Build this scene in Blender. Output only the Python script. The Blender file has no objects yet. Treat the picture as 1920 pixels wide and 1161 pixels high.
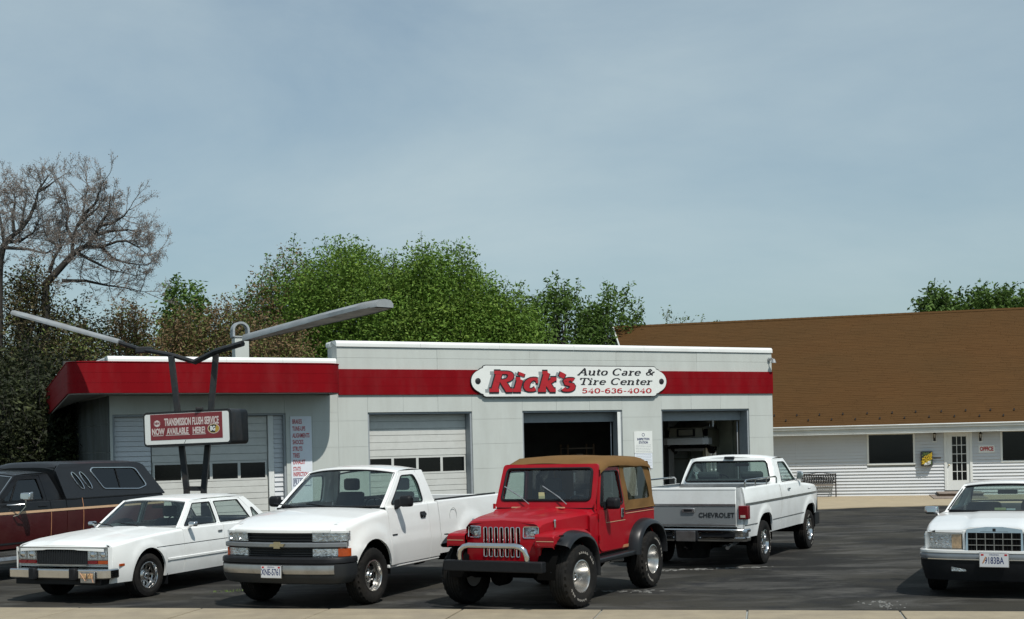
import bpy, math, random
import numpy as np
from mathutils import Vector, Matrix, geometry

R_ = math.radians
random.seed(7)
np.random.seed(7)
SC = bpy.context.scene
COL = SC.collection

# ------------------------------------------------------------------ camera
F_PX, ROLL, EYE, CX, HY = 2400.0, 0.023, 2.1, 960.0, 830.0
cam_data = bpy.data.cameras.new('camera')
cam_data.sensor_width = 36.0
cam_data.sensor_fit = 'HORIZONTAL'
cam_data.lens = F_PX / 1920 * 36
cam_data.shift_y = (HY - 580.5) / 1920
cam_data.clip_start = 0.2
cam_data.clip_end = 3000
cam = bpy.data.objects.new('camera', cam_data)
COL.objects.link(cam)
_r = Vector((math.cos(ROLL), 0, -math.sin(ROLL)))
_u = Vector((math.sin(ROLL), 0, math.cos(ROLL)))
_b = Vector((0, -1, 0))
cam.matrix_world = Matrix(((_r.x, _u.x, _b.x, 0), (_r.y, _u.y, _b.y, 0), (_r.z, _u.z, _b.z, EYE), (0, 0, 0, 1)))
SC.camera = cam

# ------------------------------------------------------------------ light
SUN_EL, SUN_AZ = 57.0, 30.0          # azimuth: degrees to the right of straight back over the camera
world = bpy.data.worlds.new('World')
SC.world = world
world.use_nodes = True
wn, wl = world.node_tree.nodes, world.node_tree.links
for n_ in list(wn):
    wn.remove(n_)
w_out = wn.new('ShaderNodeOutputWorld')
w_bg = wn.new('ShaderNodeBackground')
w_bg.inputs['Strength'].default_value = 0.096
w_sky = wn.new('ShaderNodeTexSky')
w_sky.sky_type = 'NISHITA'
w_sky.sun_disc = False
w_sky.sun_elevation = R_(SUN_EL)
w_sky.sun_rotation = R_(180 - SUN_AZ)
w_sky.air_density = 1.3
w_sky.dust_density = 1.2
w_sky.ozone_density = 1.6
w_co = wn.new('ShaderNodeTexCoord')
w_map = wn.new('ShaderNodeMapping')
w_map.inputs['Scale'].default_value = (1.3, 1.3, 3.6)
w_map.inputs['Rotation'].default_value = (0.0, 0.10, 0.35)
w_noise = wn.new('ShaderNodeTexNoise')
w_noise.inputs['Scale'].default_value = 1.5
w_noise.inputs['Detail'].default_value = 9
w_noise.inputs['Roughness'].default_value = 0.58
w_noise.inputs['Distortion'].default_value = 0.25
w_rmp = wn.new('ShaderNodeMapRange')
w_rmp.inputs['From Min'].default_value = 0.36
w_rmp.inputs['From Max'].default_value = 0.72
w_rmp.inputs['To Min'].default_value = 0.38
w_rmp.inputs['To Max'].default_value = 0.72
w_mul = wn.new('ShaderNodeMix'); w_mul.data_type = 'RGBA'; w_mul.blend_type = 'MULTIPLY'
w_mul.inputs[0].default_value = 1.0
w_mul.inputs[7].default_value = (0.50, 0.72, 0.84, 1)
w_mix = wn.new('ShaderNodeMix'); w_mix.data_type = 'RGBA'
w_mix.inputs[7].default_value = (5.85, 6.95, 7.2, 1)
wl.new(w_co.outputs['Generated'], w_map.inputs['Vector'])
wl.new(w_map.outputs['Vector'], w_noise.inputs['Vector'])
wl.new(w_noise.outputs['Fac'], w_rmp.inputs['Value'])
wl.new(w_rmp.outputs['Result'], w_mix.inputs[0])
wl.new(w_sky.outputs['Color'], w_mul.inputs[6])
wl.new(w_mul.outputs[2], w_mix.inputs[6])
wl.new(w_mix.outputs[2], w_bg.inputs['Color'])
wl.new(w_bg.outputs['Background'], w_out.inputs['Surface'])

sun_data = bpy.data.lights.new('sun', 'SUN')
sun_data.energy = 3.9
sun_data.angle = R_(0.53)
sun_data.color = (1.0, 0.955, 0.88)
sun = bpy.data.objects.new('sun', sun_data)
COL.objects.link(sun)
_ce = math.cos(R_(SUN_EL))
SUN_DIR = Vector((math.sin(R_(SUN_AZ)) * _ce, -math.cos(R_(SUN_AZ)) * _ce, math.sin(R_(SUN_EL))))
sun.rotation_euler = SUN_DIR.to_track_quat('Z', 'Y').to_euler()
sun.location = SUN_DIR * 60

vs = SC.view_settings
vs.view_transform = 'Standard'
vs.look = 'None'
vs.exposure = 0.0
vs.gamma = 1.0
vs.use_curve_mapping = False
SC.cycles.max_bounces = 8
SC.cycles.transparent_max_bounces = 24
SC.cycles.caustics_reflective = False
SC.cycles.caustics_refractive = False
SC.cycles.sample_clamp_indirect = 6.0

# ------------------------------------------------------------------ pixel helpers (used only to find real positions)
def ray(px, py):
    return _r * ((px - CX) / F_PX) + _u * ((HY - py) / F_PX) + Vector((0, 1, 0))

def at_depth(px, py, Y):
    return Vector((0, 0, EYE)) + ray(px, py) * Y

def on_ground(px, py, z=0.0):
    d = ray(px, py)
    return Vector((0, 0, EYE)) + d * ((z - EYE) / d.z)

# ------------------------------------------------------------------ materials
MATS = {}
def _prin(name):
    m = bpy.data.materials.new(name)
    m.use_nodes = True
    b = m.node_tree.nodes['Principled BSDF']
    return m, m.node_tree.nodes, m.node_tree.links, b

def mat(name, col, rough=0.6, metal=0.0, coat=0.0, var=0.08, scale=6.0, bump=0.0, bscale=60.0, spec=0.5,
        dirt=None, dirt_amt=0.0, dirt_scale=1.5, coords='Object', emit=None, stretch=(1, 1, 1)):
    """principled material whose colour wanders a little by noise; optional dirt layer and fine bump"""
    m, N, L, b = _prin(name)
    co = N.new('ShaderNodeTexCoord')
    mp = N.new('ShaderNodeMapping'); mp.inputs['Scale'].default_value = stretch
    L.new(co.outputs[coords], mp.inputs['Vector'])
    nz = N.new('ShaderNodeTexNoise'); nz.inputs['Scale'].default_value = scale
    nz.inputs['Detail'].default_value = 6; nz.inputs['Roughness'].default_value = 0.6
    L.new(mp.outputs['Vector'], nz.inputs['Vector'])
    mr = N.new('ShaderNodeMapRange')
    mr.inputs['From Min'].default_value = 0.3; mr.inputs['From Max'].default_value = 0.7
    mr.inputs['To Min'].default_value = 1 - var; mr.inputs['To Max'].default_value = 1 + var
    L.new(nz.outputs['Fac'], mr.inputs['Value'])
    mx = N.new('ShaderNodeVectorMath'); mx.operation = 'SCALE'
    mx.inputs[0].default_value = col[:3]
    L.new(mr.outputs['Result'], mx.inputs['Scale'])
    last = mx.outputs['Vector']
    if dirt is not None:
        nd = N.new('ShaderNodeTexNoise'); nd.inputs['Scale'].default_value = dirt_scale
        nd.inputs['Detail'].default_value = 8; nd.inputs['Roughness'].default_value = 0.68
        L.new(mp.outputs['Vector'], nd.inputs['Vector'])
        r2 = N.new('ShaderNodeMapRange')
        r2.inputs['From Min'].default_value = 0.46; r2.inputs['From Max'].default_value = 0.70
        r2.inputs['To Max'].default_value = dirt_amt
        L.new(nd.outputs['Fac'], r2.inputs['Value'])
        mm = N.new('ShaderNodeMix'); mm.data_type = 'RGBA'
        mm.inputs[7].default_value = (*dirt, 1)
        L.new(r2.outputs['Result'], mm.inputs[0]); L.new(last, mm.inputs[6])
        last = mm.outputs[2]
    L.new(last, b.inputs['Base Color'])
    b.inputs['Roughness'].default_value = rough
    b.inputs['Metallic'].default_value = metal
    b.inputs['Specular IOR Level'].default_value = spec
    if coat:
        b.inputs['Coat Weight'].default_value = coat
        b.inputs['Coat Roughness'].default_value = 0.06
    if bump:
        nb = N.new('ShaderNodeTexNoise'); nb.inputs['Scale'].default_value = bscale
        nb.inputs['Detail'].default_value = 5
        L.new(mp.outputs['Vector'], nb.inputs['Vector'])
        bp = N.new('ShaderNodeBump'); bp.inputs['Strength'].default_value = bump
        bp.inputs['Distance'].default_value = 0.02
        L.new(nb.outputs['Fac'], bp.inputs['Height']); L.new(bp.outputs['Normal'], b.inputs['Normal'])
    if emit:
        b.inputs['Emission Color'].default_value = (*emit[0], 1)
        b.inputs['Emission Strength'].default_value = emit[1]
    MATS[name] = m
    return m

def glass(name, tint, refl=1.0, rough=0.0):
    """thin tinted pane: fresnel reflection over tinted see-through"""
    m, N, L, b = _prin(name)
    N.remove(b)
    out = [n for n in N if n.type == 'OUTPUT_MATERIAL'][0]
    tr = N.new('ShaderNodeBsdfTransparent'); tr.inputs['Color'].default_value = (*tint, 1)
    gl = N.new('ShaderNodeBsdfGlossy'); gl.inputs['Roughness'].default_value = rough
    gl.inputs['Color'].default_value = (refl, refl, refl, 1)
    ge = N.new('ShaderNodeNewGeometry')
    dt = N.new('ShaderNodeVectorMath'); dt.operation = 'DOT_PRODUCT'
    L.new(ge.outputs['Normal'], dt.inputs[0]); L.new(ge.outputs['Incoming'], dt.inputs[1])
    ab = N.new('ShaderNodeMath'); ab.operation = 'ABSOLUTE'; L.new(dt.outputs['Value'], ab.inputs[0])
    om = N.new('ShaderNodeMath'); om.operation = 'SUBTRACT'; om.inputs[0].default_value = 1.0; L.new(ab.outputs[0], om.inputs[1])
    pw = N.new('ShaderNodeMath'); pw.operation = 'POWER'; pw.inputs[1].default_value = 5.0; L.new(om.outputs[0], pw.inputs[0])
    fr = N.new('ShaderNodeMapRange'); fr.inputs['To Min'].default_value = 0.075; fr.inputs['To Max'].default_value = 1.0
    L.new(pw.outputs[0], fr.inputs['Value'])
    nz = N.new('ShaderNodeTexNoise'); nz.inputs['Scale'].default_value = 2.0
    bp = N.new('ShaderNodeBump'); bp.inputs['Strength'].default_value = 0.03; bp.inputs['Distance'].default_value = 0.02
    co = N.new('ShaderNodeTexCoord'); L.new(co.outputs['Object'], nz.inputs['Vector'])
    L.new(nz.outputs['Fac'], bp.inputs['Height']); L.new(bp.outputs['Normal'], gl.inputs['Normal'])
    ms = N.new('ShaderNodeMixShader')
    L.new(fr.outputs['Result'], ms.inputs['Fac']); L.new(tr.outputs['BSDF'], ms.inputs[1])
    L.new(gl.outputs['BSDF'], ms.inputs[2]); L.new(ms.outputs['Shader'], out.inputs['Surface'])
    MATS[name] = m
    return m

# ------------------------------------------------------------------ objects
def tag(o, label=None, cat=None, group=None, kind=None):
    if label: o['label'] = label
    if cat: o['category'] = cat
    if group: o['group'] = group
    if kind: o['kind'] = kind
    return o

def empty(name, loc=(0, 0, 0), rz=0.0, parent=None):
    o = bpy.data.objects.new(name, None)
    o.empty_display_size = 0.2
    COL.objects.link(o)
    o.location = loc
    o.rotation_euler = (0, 0, rz)
    if parent: o.parent = parent
    return o

def thing(name, label, cat, loc=(0, 0, 0), rz=0.0, group=None):
    return tag(empty(name, loc, rz), label, cat, group)

def pip(P, poly):
    P = np.asarray(P, float); poly = np.asarray(poly, float)
    ins = np.zeros(len(P), bool)
    x, y = P[:, 0], P[:, 1]
    j = len(poly) - 1
    for i in range(len(poly)):
        xi, yi = poly[i]; xj, yj = poly[j]
        c = ((yi > y) != (yj > y)) & (x < (xj - xi) * (y - yi) / (yj - yi + 1e-12) + xi)
        ins ^= c
        j = i
    return ins

def densify(poly, res):
    out = []
    n = len(poly)
    for i in range(n):
        a = np.array(poly[i], float); b = np.array(poly[(i + 1) % n], float)
        k = max(1, int(math.ceil(np.linalg.norm(b - a) / res)))
        for q in range(k):
            out.append(a + (b - a) * q / k)
    return out

def cdt(outline, holes=(), res=0.08):
    loops = [densify(outline, res)] + [densify(h, res) for h in holes]
    V, E = [], []
    for lp in loops:
        s = len(V)
        V += [tuple(p) for p in lp]
        E += [(s + i, s + (i + 1) % len(lp)) for i in range(len(lp))]
    ol = np.array(loops[0])
    lo, hi = ol.min(0), ol.max(0)
    gx = np.arange(lo[0] + res / 2, hi[0], res); gy = np.arange(lo[1] + res / 2, hi[1], res)
    if len(gx) and len(gy):
        G = np.stack(np.meshgrid(gx, gy), -1).reshape(-1, 2)
        k = pip(G, ol)
        for h in loops[1:]:
            k &= ~pip(G, h)
        B = np.array(V)
        G = G[k]
        if len(G):
            d = ((G[:, None, :] - B[None]) ** 2).sum(-1).min(1)
            G = G[d > (res * 0.42) ** 2]
            V += [tuple(p) for p in G]
    r = geometry.delaunay_2d_cdt([Vector(v) for v in V], E, [], 0, 1e-6)
    V2 = np.array([(v.x, v.y) for v in r[0]])
    F = [tuple(f) for f in r[2]]
    if not F:
        return V2, []
    C = np.array([V2[list(f)].mean(0) for f in F])
    k = pip(C, ol)
    for h in loops[1:]:
        k &= ~pip(C, h)
    return V2, [f for f, q in zip(F, k) if q]

class MB:
    """collects shapes and links them as one mesh object"""
    def __init__(s):
        s.v, s.f = [], []
    def add(s, V, F):
        b = len(s.v)
        s.v += [tuple(map(float, p)) for p in V]
        s.f += [tuple(b + i for i in f) for f in F]
        return s
    def box(s, x0, x1, y0, y1, z0, z1):
        V = [(x, y, z) for x in (x0, x1) for y in (y0, y1) for z in (z0, z1)]
        return s.add(V, [(0, 1, 3, 2), (4, 6, 7, 5), (0, 4, 5, 1), (2, 3, 7, 6), (0, 2, 6, 4), (1, 5, 7, 3)])
    def hexa(s, P):
        """eight corners: bottom ring of four, top ring of four"""
        return s.add(P, [(3, 2, 1, 0), (4, 5, 6, 7), (0, 1, 5, 4), (1, 2, 6, 5), (2, 3, 7, 6), (3, 0, 4, 7)])
    def bar(s, a, b, w, h, up=(0, 0, 1)):
        a, b, up = Vector(a), Vector(b), Vector(up)
        d = (b - a).normalized()
        sd = d.cross(up)
        sd = sd.normalized() if sd.length > 1e-6 else Vector((1, 0, 0))
        u2 = sd.cross(d).normalized()
        P = []
        for c in (a, b):
            for i, j in ((-1, -1), (1, -1), (1, 1), (-1, 1)):
                P.append(c + sd * (w / 2 * i) + u2 * (h / 2 * j))
        return s.hexa(P)
    def tube(s, pts, r, n=8, caps=True, closed=False):
        pts = [Vector(p) for p in pts]
        m = len(pts)
        rs = r if hasattr(r, '__len__') else [r] * m
        V = []
        prev = None
        for i, p in enumerate(pts):
            if closed:
                d = pts[(i + 1) % m] - pts[i - 1]
            else:
                d = pts[min(i + 1, m - 1)] - pts[max(i - 1, 0)]
            d.normalize()
            if prev is None:
                a = d.cross(Vector((0, 0, 1)))
                if a.length < 1e-3: a = d.cross(Vector((1, 0, 0)))
            else:
                a = prev - d * prev.dot(d)
                if a.length < 1e-6: a = d.cross(Vector((1, 0, 0)))
            a.normalize(); prev = a
            b = d.cross(a)
            for k in range(n):
                t = 2 * math.pi * k / n
                V.append(p + (a * math.cos(t) + b * math.sin(t)) * rs[i])
        F = []
        for i in range(m if closed else m - 1):
            j = (i + 1) % m
            for k in range(n):
                q = (k + 1) % n
                F.append((i * n + k, i * n + q, j * n + q, j * n + k))
        if caps and not closed:
            F.append(tuple(range(n - 1, -1, -1)))
            F.append(tuple((m - 1) * n + k for k in range(n)))
        return s.add(V, F)
    def lathe(s, prof, c=(0, 0, 0), axis='z', n=24, a0=0.0, a1=2 * math.pi):
        """prof: (radius, height along the axis)"""
        full = abs(a1 - a0 - 2 * math.pi) < 1e-6
        m = n if full else n + 1
        V = []
        for r, h in prof:
            for k in range(m):
                t = a0 + (a1 - a0) * k / n
                x, y = r * math.cos(t), r * math.sin(t)
                p = {'z': (x, y, h), 'y': (x, h, y), 'x': (h, x, y)}[axis]
                V.append((p[0] + c[0], p[1] + c[1], p[2] + c[2]))
        F = []
        for i in range(len(prof) - 1):
            for k in range(n):
                q = (k + 1) % m
                F.append((i * m + k, i * m + q, (i + 1) * m + q, (i + 1) * m + k))
        return s.add(V, F)
    def grid(s, P, close_u=False):
        nu, nv = len(P), len(P[0])
        V = [p for row in P for p in row]
        F = [(i * nv + j, (i + 1) * nv + j, (i + 1) * nv + j + 1, i * nv + j + 1) for i in range(nu - 1) for j in range(nv - 1)]
        return s.add(V, F)
    def rim(s, P, off):
        """turn the outline of a grid inwards by off, so that the sheet has an edge"""
        nu, nv = len(P), len(P[0])
        lp = [P[i][0] for i in range(nu)] + [P[nu - 1][j] for j in range(1, nv)] + [P[i][nv - 1] for i in range(nu - 2, -1, -1)] + [P[0][j] for j in range(nv - 2, 0, -1)]
        n = len(lp)
        q = [tuple(Vector(p) + Vector(off)) for p in lp]
        return s.add([tuple(p) for p in lp] + q, [(i, (i + 1) % n, n + (i + 1) % n, n + i) for i in range(n)])
    def region(s, outline, lift, holes=(), res=0.08, rim=None):
        V2, F = cdt(outline, holes, res)
        V3 = [lift(u, w) for u, w in V2]
        s.add(V3, F)
        if rim is not None:
            cnt = {}
            for f in F:
                for i in range(len(f)):
                    a, b = f[i], f[(i + 1) % len(f)]
                    cnt[(min(a, b), max(a, b))] = cnt.get((min(a, b), max(a, b)), 0) + 1
            for (a, b), c in cnt.items():
                if c == 1:
                    pa, pb = Vector(V3[a]), Vector(V3[b])
                    if callable(rim):
                        ra, rb = Vector(rim(V2[a])), Vector(rim(V2[b]))
                    else:
                        ra = rb = Vector(rim)
                    s.add([pa, pb, pb + rb, pa + ra], [(0, 1, 2, 3)])
        return s
    def prism(s, poly, lift, d0, d1, res=None):
        """flat polygon pushed from depth d0 to d1; lift(u, w, d)"""
        n = len(poly)
        V2, F = cdt(poly, (), res or 10.0)
        for d in (d0, d1):
            s.add([lift(u, w, d) for u, w in V2], F)
        s.add([lift(u, w, d0) for u, w in poly] + [lift(u, w, d1) for u, w in poly], [(i, (i + 1) % n, n + (i + 1) % n, n + i) for i in range(n)])
        return s
    def mirrored(s):
        m = MB()
        m.v = [(x, -y, z) for x, y, z in s.v]
        m.f = [tuple(reversed(f)) for f in s.f]
        return m
    def build(s, name, material, parent=None, smooth=35, bevel=0.0, seg=2):
        me = bpy.data.meshes.new(name)
        me.from_pydata(s.v, [], s.f)
        me.validate(clean_customdata=False)
        me.update()
        if smooth:
            me.polygons.foreach_set('use_smooth', [True] * len(me.polygons))
            me.set_sharp_from_angle(angle=R_(smooth))
        me.materials.append(material if not isinstance(material, str) else MATS[material])
        o = bpy.data.objects.new(name, me)
        COL.objects.link(o)
        if parent: o.parent = parent
        if bevel:
            bm_ = o.modifiers.new('bevel', 'BEVEL')
            bm_.width = bevel; bm_.segments = seg; bm_.limit_method = 'ANGLE'; bm_.angle_limit = R_(40)
            bm_.harden_normals = False
        return o

def boxo(name, m, parent, x0, x1, y0, y1, z0, z1, bevel=0.0, smooth=35):
    return MB().box(x0, x1, y0, y1, z0, z1).build(name, m, parent, smooth, bevel)

def copy_tree(o, parent=None):
    c = o.copy(); COL.objects.link(c)
    if parent: c.parent = parent
    for ch in list(o.children):
        copy_tree(ch, c)
    return c

def text_obj(name, s, size, m, parent, M, depth=0.004, sx=1.0, shear=0.0, bold=0.0, align='CENTER', spacing=1.0):
    """lettering as a thin raised mesh; M places its plane (x right, y up, z out)"""
    cu = bpy.data.curves.new(name, 'FONT')
    cu.body = s; cu.size = size; cu.extrude = depth; cu.shear = shear; cu.offset = bold
    cu.align_x = align; cu.align_y = 'CENTER'; cu.space_character = spacing
    cu.resolution_u = 3
    t = bpy.data.objects.new(name + '_tmp', cu)
    COL.objects.link(t)
    dg = bpy.context.evaluated_depsgraph_get()
    me = bpy.data.meshes.new_from_object(t.evaluated_get(dg))
    bpy.data.objects.remove(t); bpy.data.curves.remove(cu)
    me.name = name
    me.transform(M @ Matrix.Diagonal((sx, 1, 1, 1)))
    me.materials.clear(); me.materials.append(MATS[m] if isinstance(m, str) else m)
    o = bpy.data.objects.new(name, me)
    COL.objects.link(o)
    if parent: o.parent = parent
    return o

def plane_M(origin, right, up):
    r, u = Vector(right).normalized(), Vector(up).normalized()
    n = r.cross(u)
    o = Vector(origin)
    return Matrix(((r.x, u.x, n.x, o.x), (r.y, u.y, n.y, o.y), (r.z, u.z, n.z, o.z), (0, 0, 0, 1)))

def lerp(a, b, t): return a + (b - a) * t
def interp(x, xs, ys): return float(np.interp(x, xs, ys))
def smooth01(t):
    t = max(0.0, min(1.0, t)); return t * t * (3 - 2 * t)
def arc(cx, cy, r, a0, a1, n, sx=1.0):
    return [(cx + r * sx * math.cos(R_(a0 + (a1 - a0) * i / n)), cy + r * math.sin(R_(a0 + (a1 - a0) * i / n))) for i in range(n + 1)]
def rrect(x0, x1, y0, y1, r, n=4):
    return arc(x1 - r, y1 - r, r, 0, 90, n) + arc(x0 + r, y1 - r, r, 90, 180, n) + arc(x0 + r, y0 + r, r, 180, 270, n) + arc(x1 - r, y0 + r, r, 270, 360, n)
def rpoly(pts, r, n=4):
    """polygon with rounded corners"""
    out = []
    m = len(pts)
    for i in range(m):
        p0, p, p1 = (Vector(pts[i - 1]), Vector(pts[i]), Vector(pts[(i + 1) % m]))
        a, b = (p0 - p), (p1 - p)
        rr = min(r, a.length * 0.45, b.length * 0.45)
        a.normalize(); b.normalize()
        A, B = p + a * rr, p + b * rr
        for k in range(n + 1):
            t = k / n
            q = A * (1 - t) ** 2 + p * 2 * t * (1 - t) + B * t ** 2
            out.append((q.x, q.y))
    return out

# ------------------------------------------------------------------ material library
mat('asphalt', (0.050, 0.049, 0.047), 0.85)   # replaced below by a richer one
mat('concrete', (0.36, 0.31, 0.24), 0.9, var=0.10, scale=2.0, bump=0.5, bscale=90, dirt=(0.22, 0.19, 0.15), dirt_amt=0.5, dirt_scale=0.9)
mat('white_wall', (0.53, 0.56, 0.53), 0.55, var=0.05, scale=1.8, bump=0.05, bscale=30, dirt=(0.36, 0.36, 0.32), dirt_amt=0.25, dirt_scale=2.4, stretch=(1, 1, 0.22))
mat('white_trim', (0.76, 0.78, 0.76), 0.45, var=0.03, dirt=(0.5, 0.5, 0.46), dirt_amt=0.3)
mat('joint_grey', (0.30, 0.32, 0.31), 0.8)
mat('end_wall_grey', (0.075, 0.085, 0.085), 0.7, var=0.3, scale=2.0, dirt=(0.03, 0.035, 0.02), dirt_amt=0.7, dirt_scale=1.5, stretch=(1, 1, 0.3))  # dark tone for the left end wall, far below the white front panels
mat('wall_bed', (0.42, 0.44, 0.42), 0.8)
mat('band_red', (0.205, 0.003, 0.007), 0.6, var=0.12, scale=1.6, dirt=(0.21, 0.025, 0.028), dirt_amt=0.5, dirt_scale=2.0, spec=0.08, stretch=(1, 1, 0.3))
mat('soffit_grey', (0.33, 0.34, 0.33), 0.7)
mat('door_white', (0.60, 0.61, 0.58), 0.5, var=0.04, dirt=(0.42, 0.42, 0.38), dirt_amt=0.3, dirt_scale=2.5)
mat('jamb_grey', (0.30, 0.33, 0.35), 0.6)
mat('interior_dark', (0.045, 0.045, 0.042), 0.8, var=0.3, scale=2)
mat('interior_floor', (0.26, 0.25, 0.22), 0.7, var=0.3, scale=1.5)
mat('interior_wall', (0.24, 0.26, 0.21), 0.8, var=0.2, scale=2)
mat('dark_metal', (0.022, 0.025, 0.028), 0.5, metal=0.3, var=0.25, scale=8, dirt=(0.09, 0.06, 0.04), dirt_amt=0.25, dirt_scale=5)
mat('fixture_grey', (0.34, 0.36, 0.37), 0.45, metal=0.3, var=0.15, dirt=(0.16, 0.14, 0.12), dirt_amt=0.6, dirt_scale=3)
mat('lens_dirty', (0.42, 0.38, 0.33), 0.5, var=0.25, scale=3, dirt=(0.12, 0.10, 0.08), dirt_amt=0.8, dirt_scale=2.0)
mat('sign_white', (0.78, 0.80, 0.77), 0.4, var=0.03)
mat('sign_plum', (0.20, 0.028, 0.034), 0.5, var=0.1)
mat('sign_letter', (0.62, 0.55, 0.52), 0.5)
mat('logo_black', (0.02, 0.02, 0.02), 0.5)
mat('logo_gold', (0.45, 0.30, 0.05), 0.5)
mat('letter_red', (0.42, 0.012, 0.02), 0.45)
mat('letter_navy', (0.02, 0.035, 0.12), 0.5)
mat('letter_black', (0.018, 0.016, 0.02), 0.5)
mat('letter_grey', (0.28, 0.31, 0.32), 0.5)
mat('sign_pale', (0.76, 0.80, 0.86), 0.5, var=0.03)
mat('siding_white', (0.62, 0.64, 0.66), 0.5, var=0.03, dirt=(0.5, 0.5, 0.46), dirt_amt=0.2)
mat('gutter_white', (0.55, 0.58, 0.57), 0.4, var=0.05, dirt=(0.35, 0.34, 0.3), dirt_amt=0.4)
mat('pane_dark', (0.006, 0.007, 0.007), 0.12, spec=0.35)
mat('steel_grey', (0.30, 0.30, 0.30), 0.4, metal=0.8)
mat('iron_black', (0.022, 0.018, 0.017), 0.5, metal=0.4)
mat('wood_weathered', (0.22, 0.18, 0.15), 0.8, var=0.25, scale=10)
mat('step_wood', (0.12, 0.075, 0.045), 0.8, var=0.25, scale=10)
mat('flower_yellow', (0.60, 0.42, 0.02), 0.7, var=0.3, scale=30)
mat('leaf_small', (0.08, 0.14, 0.03), 0.7)
mat('planter_black', (0.02, 0.022, 0.03), 0.5)
mat('lamp_glass', (0.5, 0.48, 0.42), 0.2)
# vehicles
mat('paint_white', (0.80, 0.81, 0.80), 0.35, coat=0.7, var=0.015, dirt=(0.62, 0.62, 0.58), dirt_amt=0.18, dirt_scale=1.6)
mat('paint_white_old', (0.82, 0.84, 0.83), 0.42, coat=0.4, var=0.02, dirt=(0.55, 0.54, 0.5), dirt_amt=0.3, dirt_scale=2.2)
mat('paint_red', (0.30, 0.003, 0.010), 0.40, coat=0.25, spec=0.15, var=0.05, dirt=(0.34, 0.03, 0.03), dirt_amt=0.4, dirt_scale=2.0)
mat('paint_maroon', (0.052, 0.006, 0.007), 0.35, coat=0.5, var=0.12, dirt=(0.06, 0.03, 0.025), dirt_amt=0.4)
mat('paint_black', (0.006, 0.006, 0.007), 0.3, coat=0.3, var=0.1, dirt=(0.02, 0.018, 0.016), dirt_amt=0.4, spec=0.3)
mat('cap_black', (0.008, 0.009, 0.011), 0.45, coat=0.2, var=0.15)
mat('paint_tan_metal', (0.20, 0.19, 0.15), 0.4, coat=0.5)
mat('chrome', (0.62, 0.62, 0.62), 0.13, metal=1.0, var=0.05, dirt=(0.3, 0.28, 0.25), dirt_amt=0.25, dirt_scale=4)
mat('dull_chrome', (0.42, 0.42, 0.42), 0.32, metal=0.9, var=0.12, dirt=(0.2, 0.17, 0.14), dirt_amt=0.5, dirt_scale=5)
mat('silver_bar', (0.22, 0.235, 0.25), 0.35, metal=0.5)
mat('brushed_panel', (0.26, 0.28, 0.29), 0.38, metal=0.35, var=0.06, scale=3, dirt=(0.2, 0.2, 0.2), dirt_amt=0.3)
mat('alloy', (0.55, 0.54, 0.52), 0.25, metal=0.9, var=0.1, dirt=(0.18, 0.14, 0.11), dirt_amt=0.35, dirt_scale=9)
mat('rubber', (0.014, 0.014, 0.014), 0.85, var=0.25, scale=12, bump=0.3, bscale=120, spec=0.12, dirt=(0.045, 0.038, 0.03), dirt_amt=0.4, dirt_scale=4)
mat('rubber_letter', (0.30, 0.28, 0.25), 0.8)
mat('plastic_black', (0.010, 0.011, 0.013), 0.5, spec=0.22, var=0.15, scale=15, bump=0.1, bscale=200)
mat('flare_black', (0.012, 0.013, 0.015), 0.35, spec=0.35, var=0.12)
mat('plastic_grey', (0.020, 0.023, 0.026), 0.45, spec=0.3, var=0.1)
mat('under_black', (0.004, 0.004, 0.004), 0.95, spec=0.05)
mat('seat_grey', (0.045, 0.048, 0.052), 0.85, var=0.15)
mat('seat_blue', (0.05, 0.055, 0.07), 0.85, var=0.15)
mat('seat_pale', (0.16, 0.17, 0.17), 0.85, var=0.15)
mat('canvas_tan', (0.155, 0.088, 0.034), 0.9, var=0.10, scale=4, bump=0.35, bscale=14, spec=0.1, dirt=(0.13, 0.075, 0.035), dirt_amt=0.4, dirt_scale=3)
mat('lamp_reflector', (0.52, 0.55, 0.56), 0.15, metal=0.75, var=0.55, scale=22, bump=0.8, bscale=40)
mat('lamp_amber', (0.34, 0.055, 0.008), 0.3, var=0.2, scale=30)
mat('lamp_red', (0.14, 0.005, 0.010), 0.25, var=0.3, scale=40)
mat('lamp_pale_amber', (0.46, 0.30, 0.16), 0.25, var=0.3, scale=25)
mat('stripe_cream', (0.55, 0.36, 0.22), 0.5)
mat('stripe_tan', (0.42, 0.20, 0.10), 0.5)
mat('plate_white', (0.60, 0.61, 0.63), 0.4, var=0.03)
mat('emblem_gold', (0.36, 0.31, 0.19), 0.35, metal=0.5)
mat('sticker', (0.55, 0.55, 0.30), 0.6)
glass('glass_clear', (0.80, 0.86, 0.84))
glass('glass_tint', (0.58, 0.70, 0.66))
glass('glass_dark', (0.30, 0.34, 0.35))
glass('glass_vinyl', (0.50, 0.50, 0.46), rough=0.12)
glass('lens_clear', (0.92, 0.93, 0.94))
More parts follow.
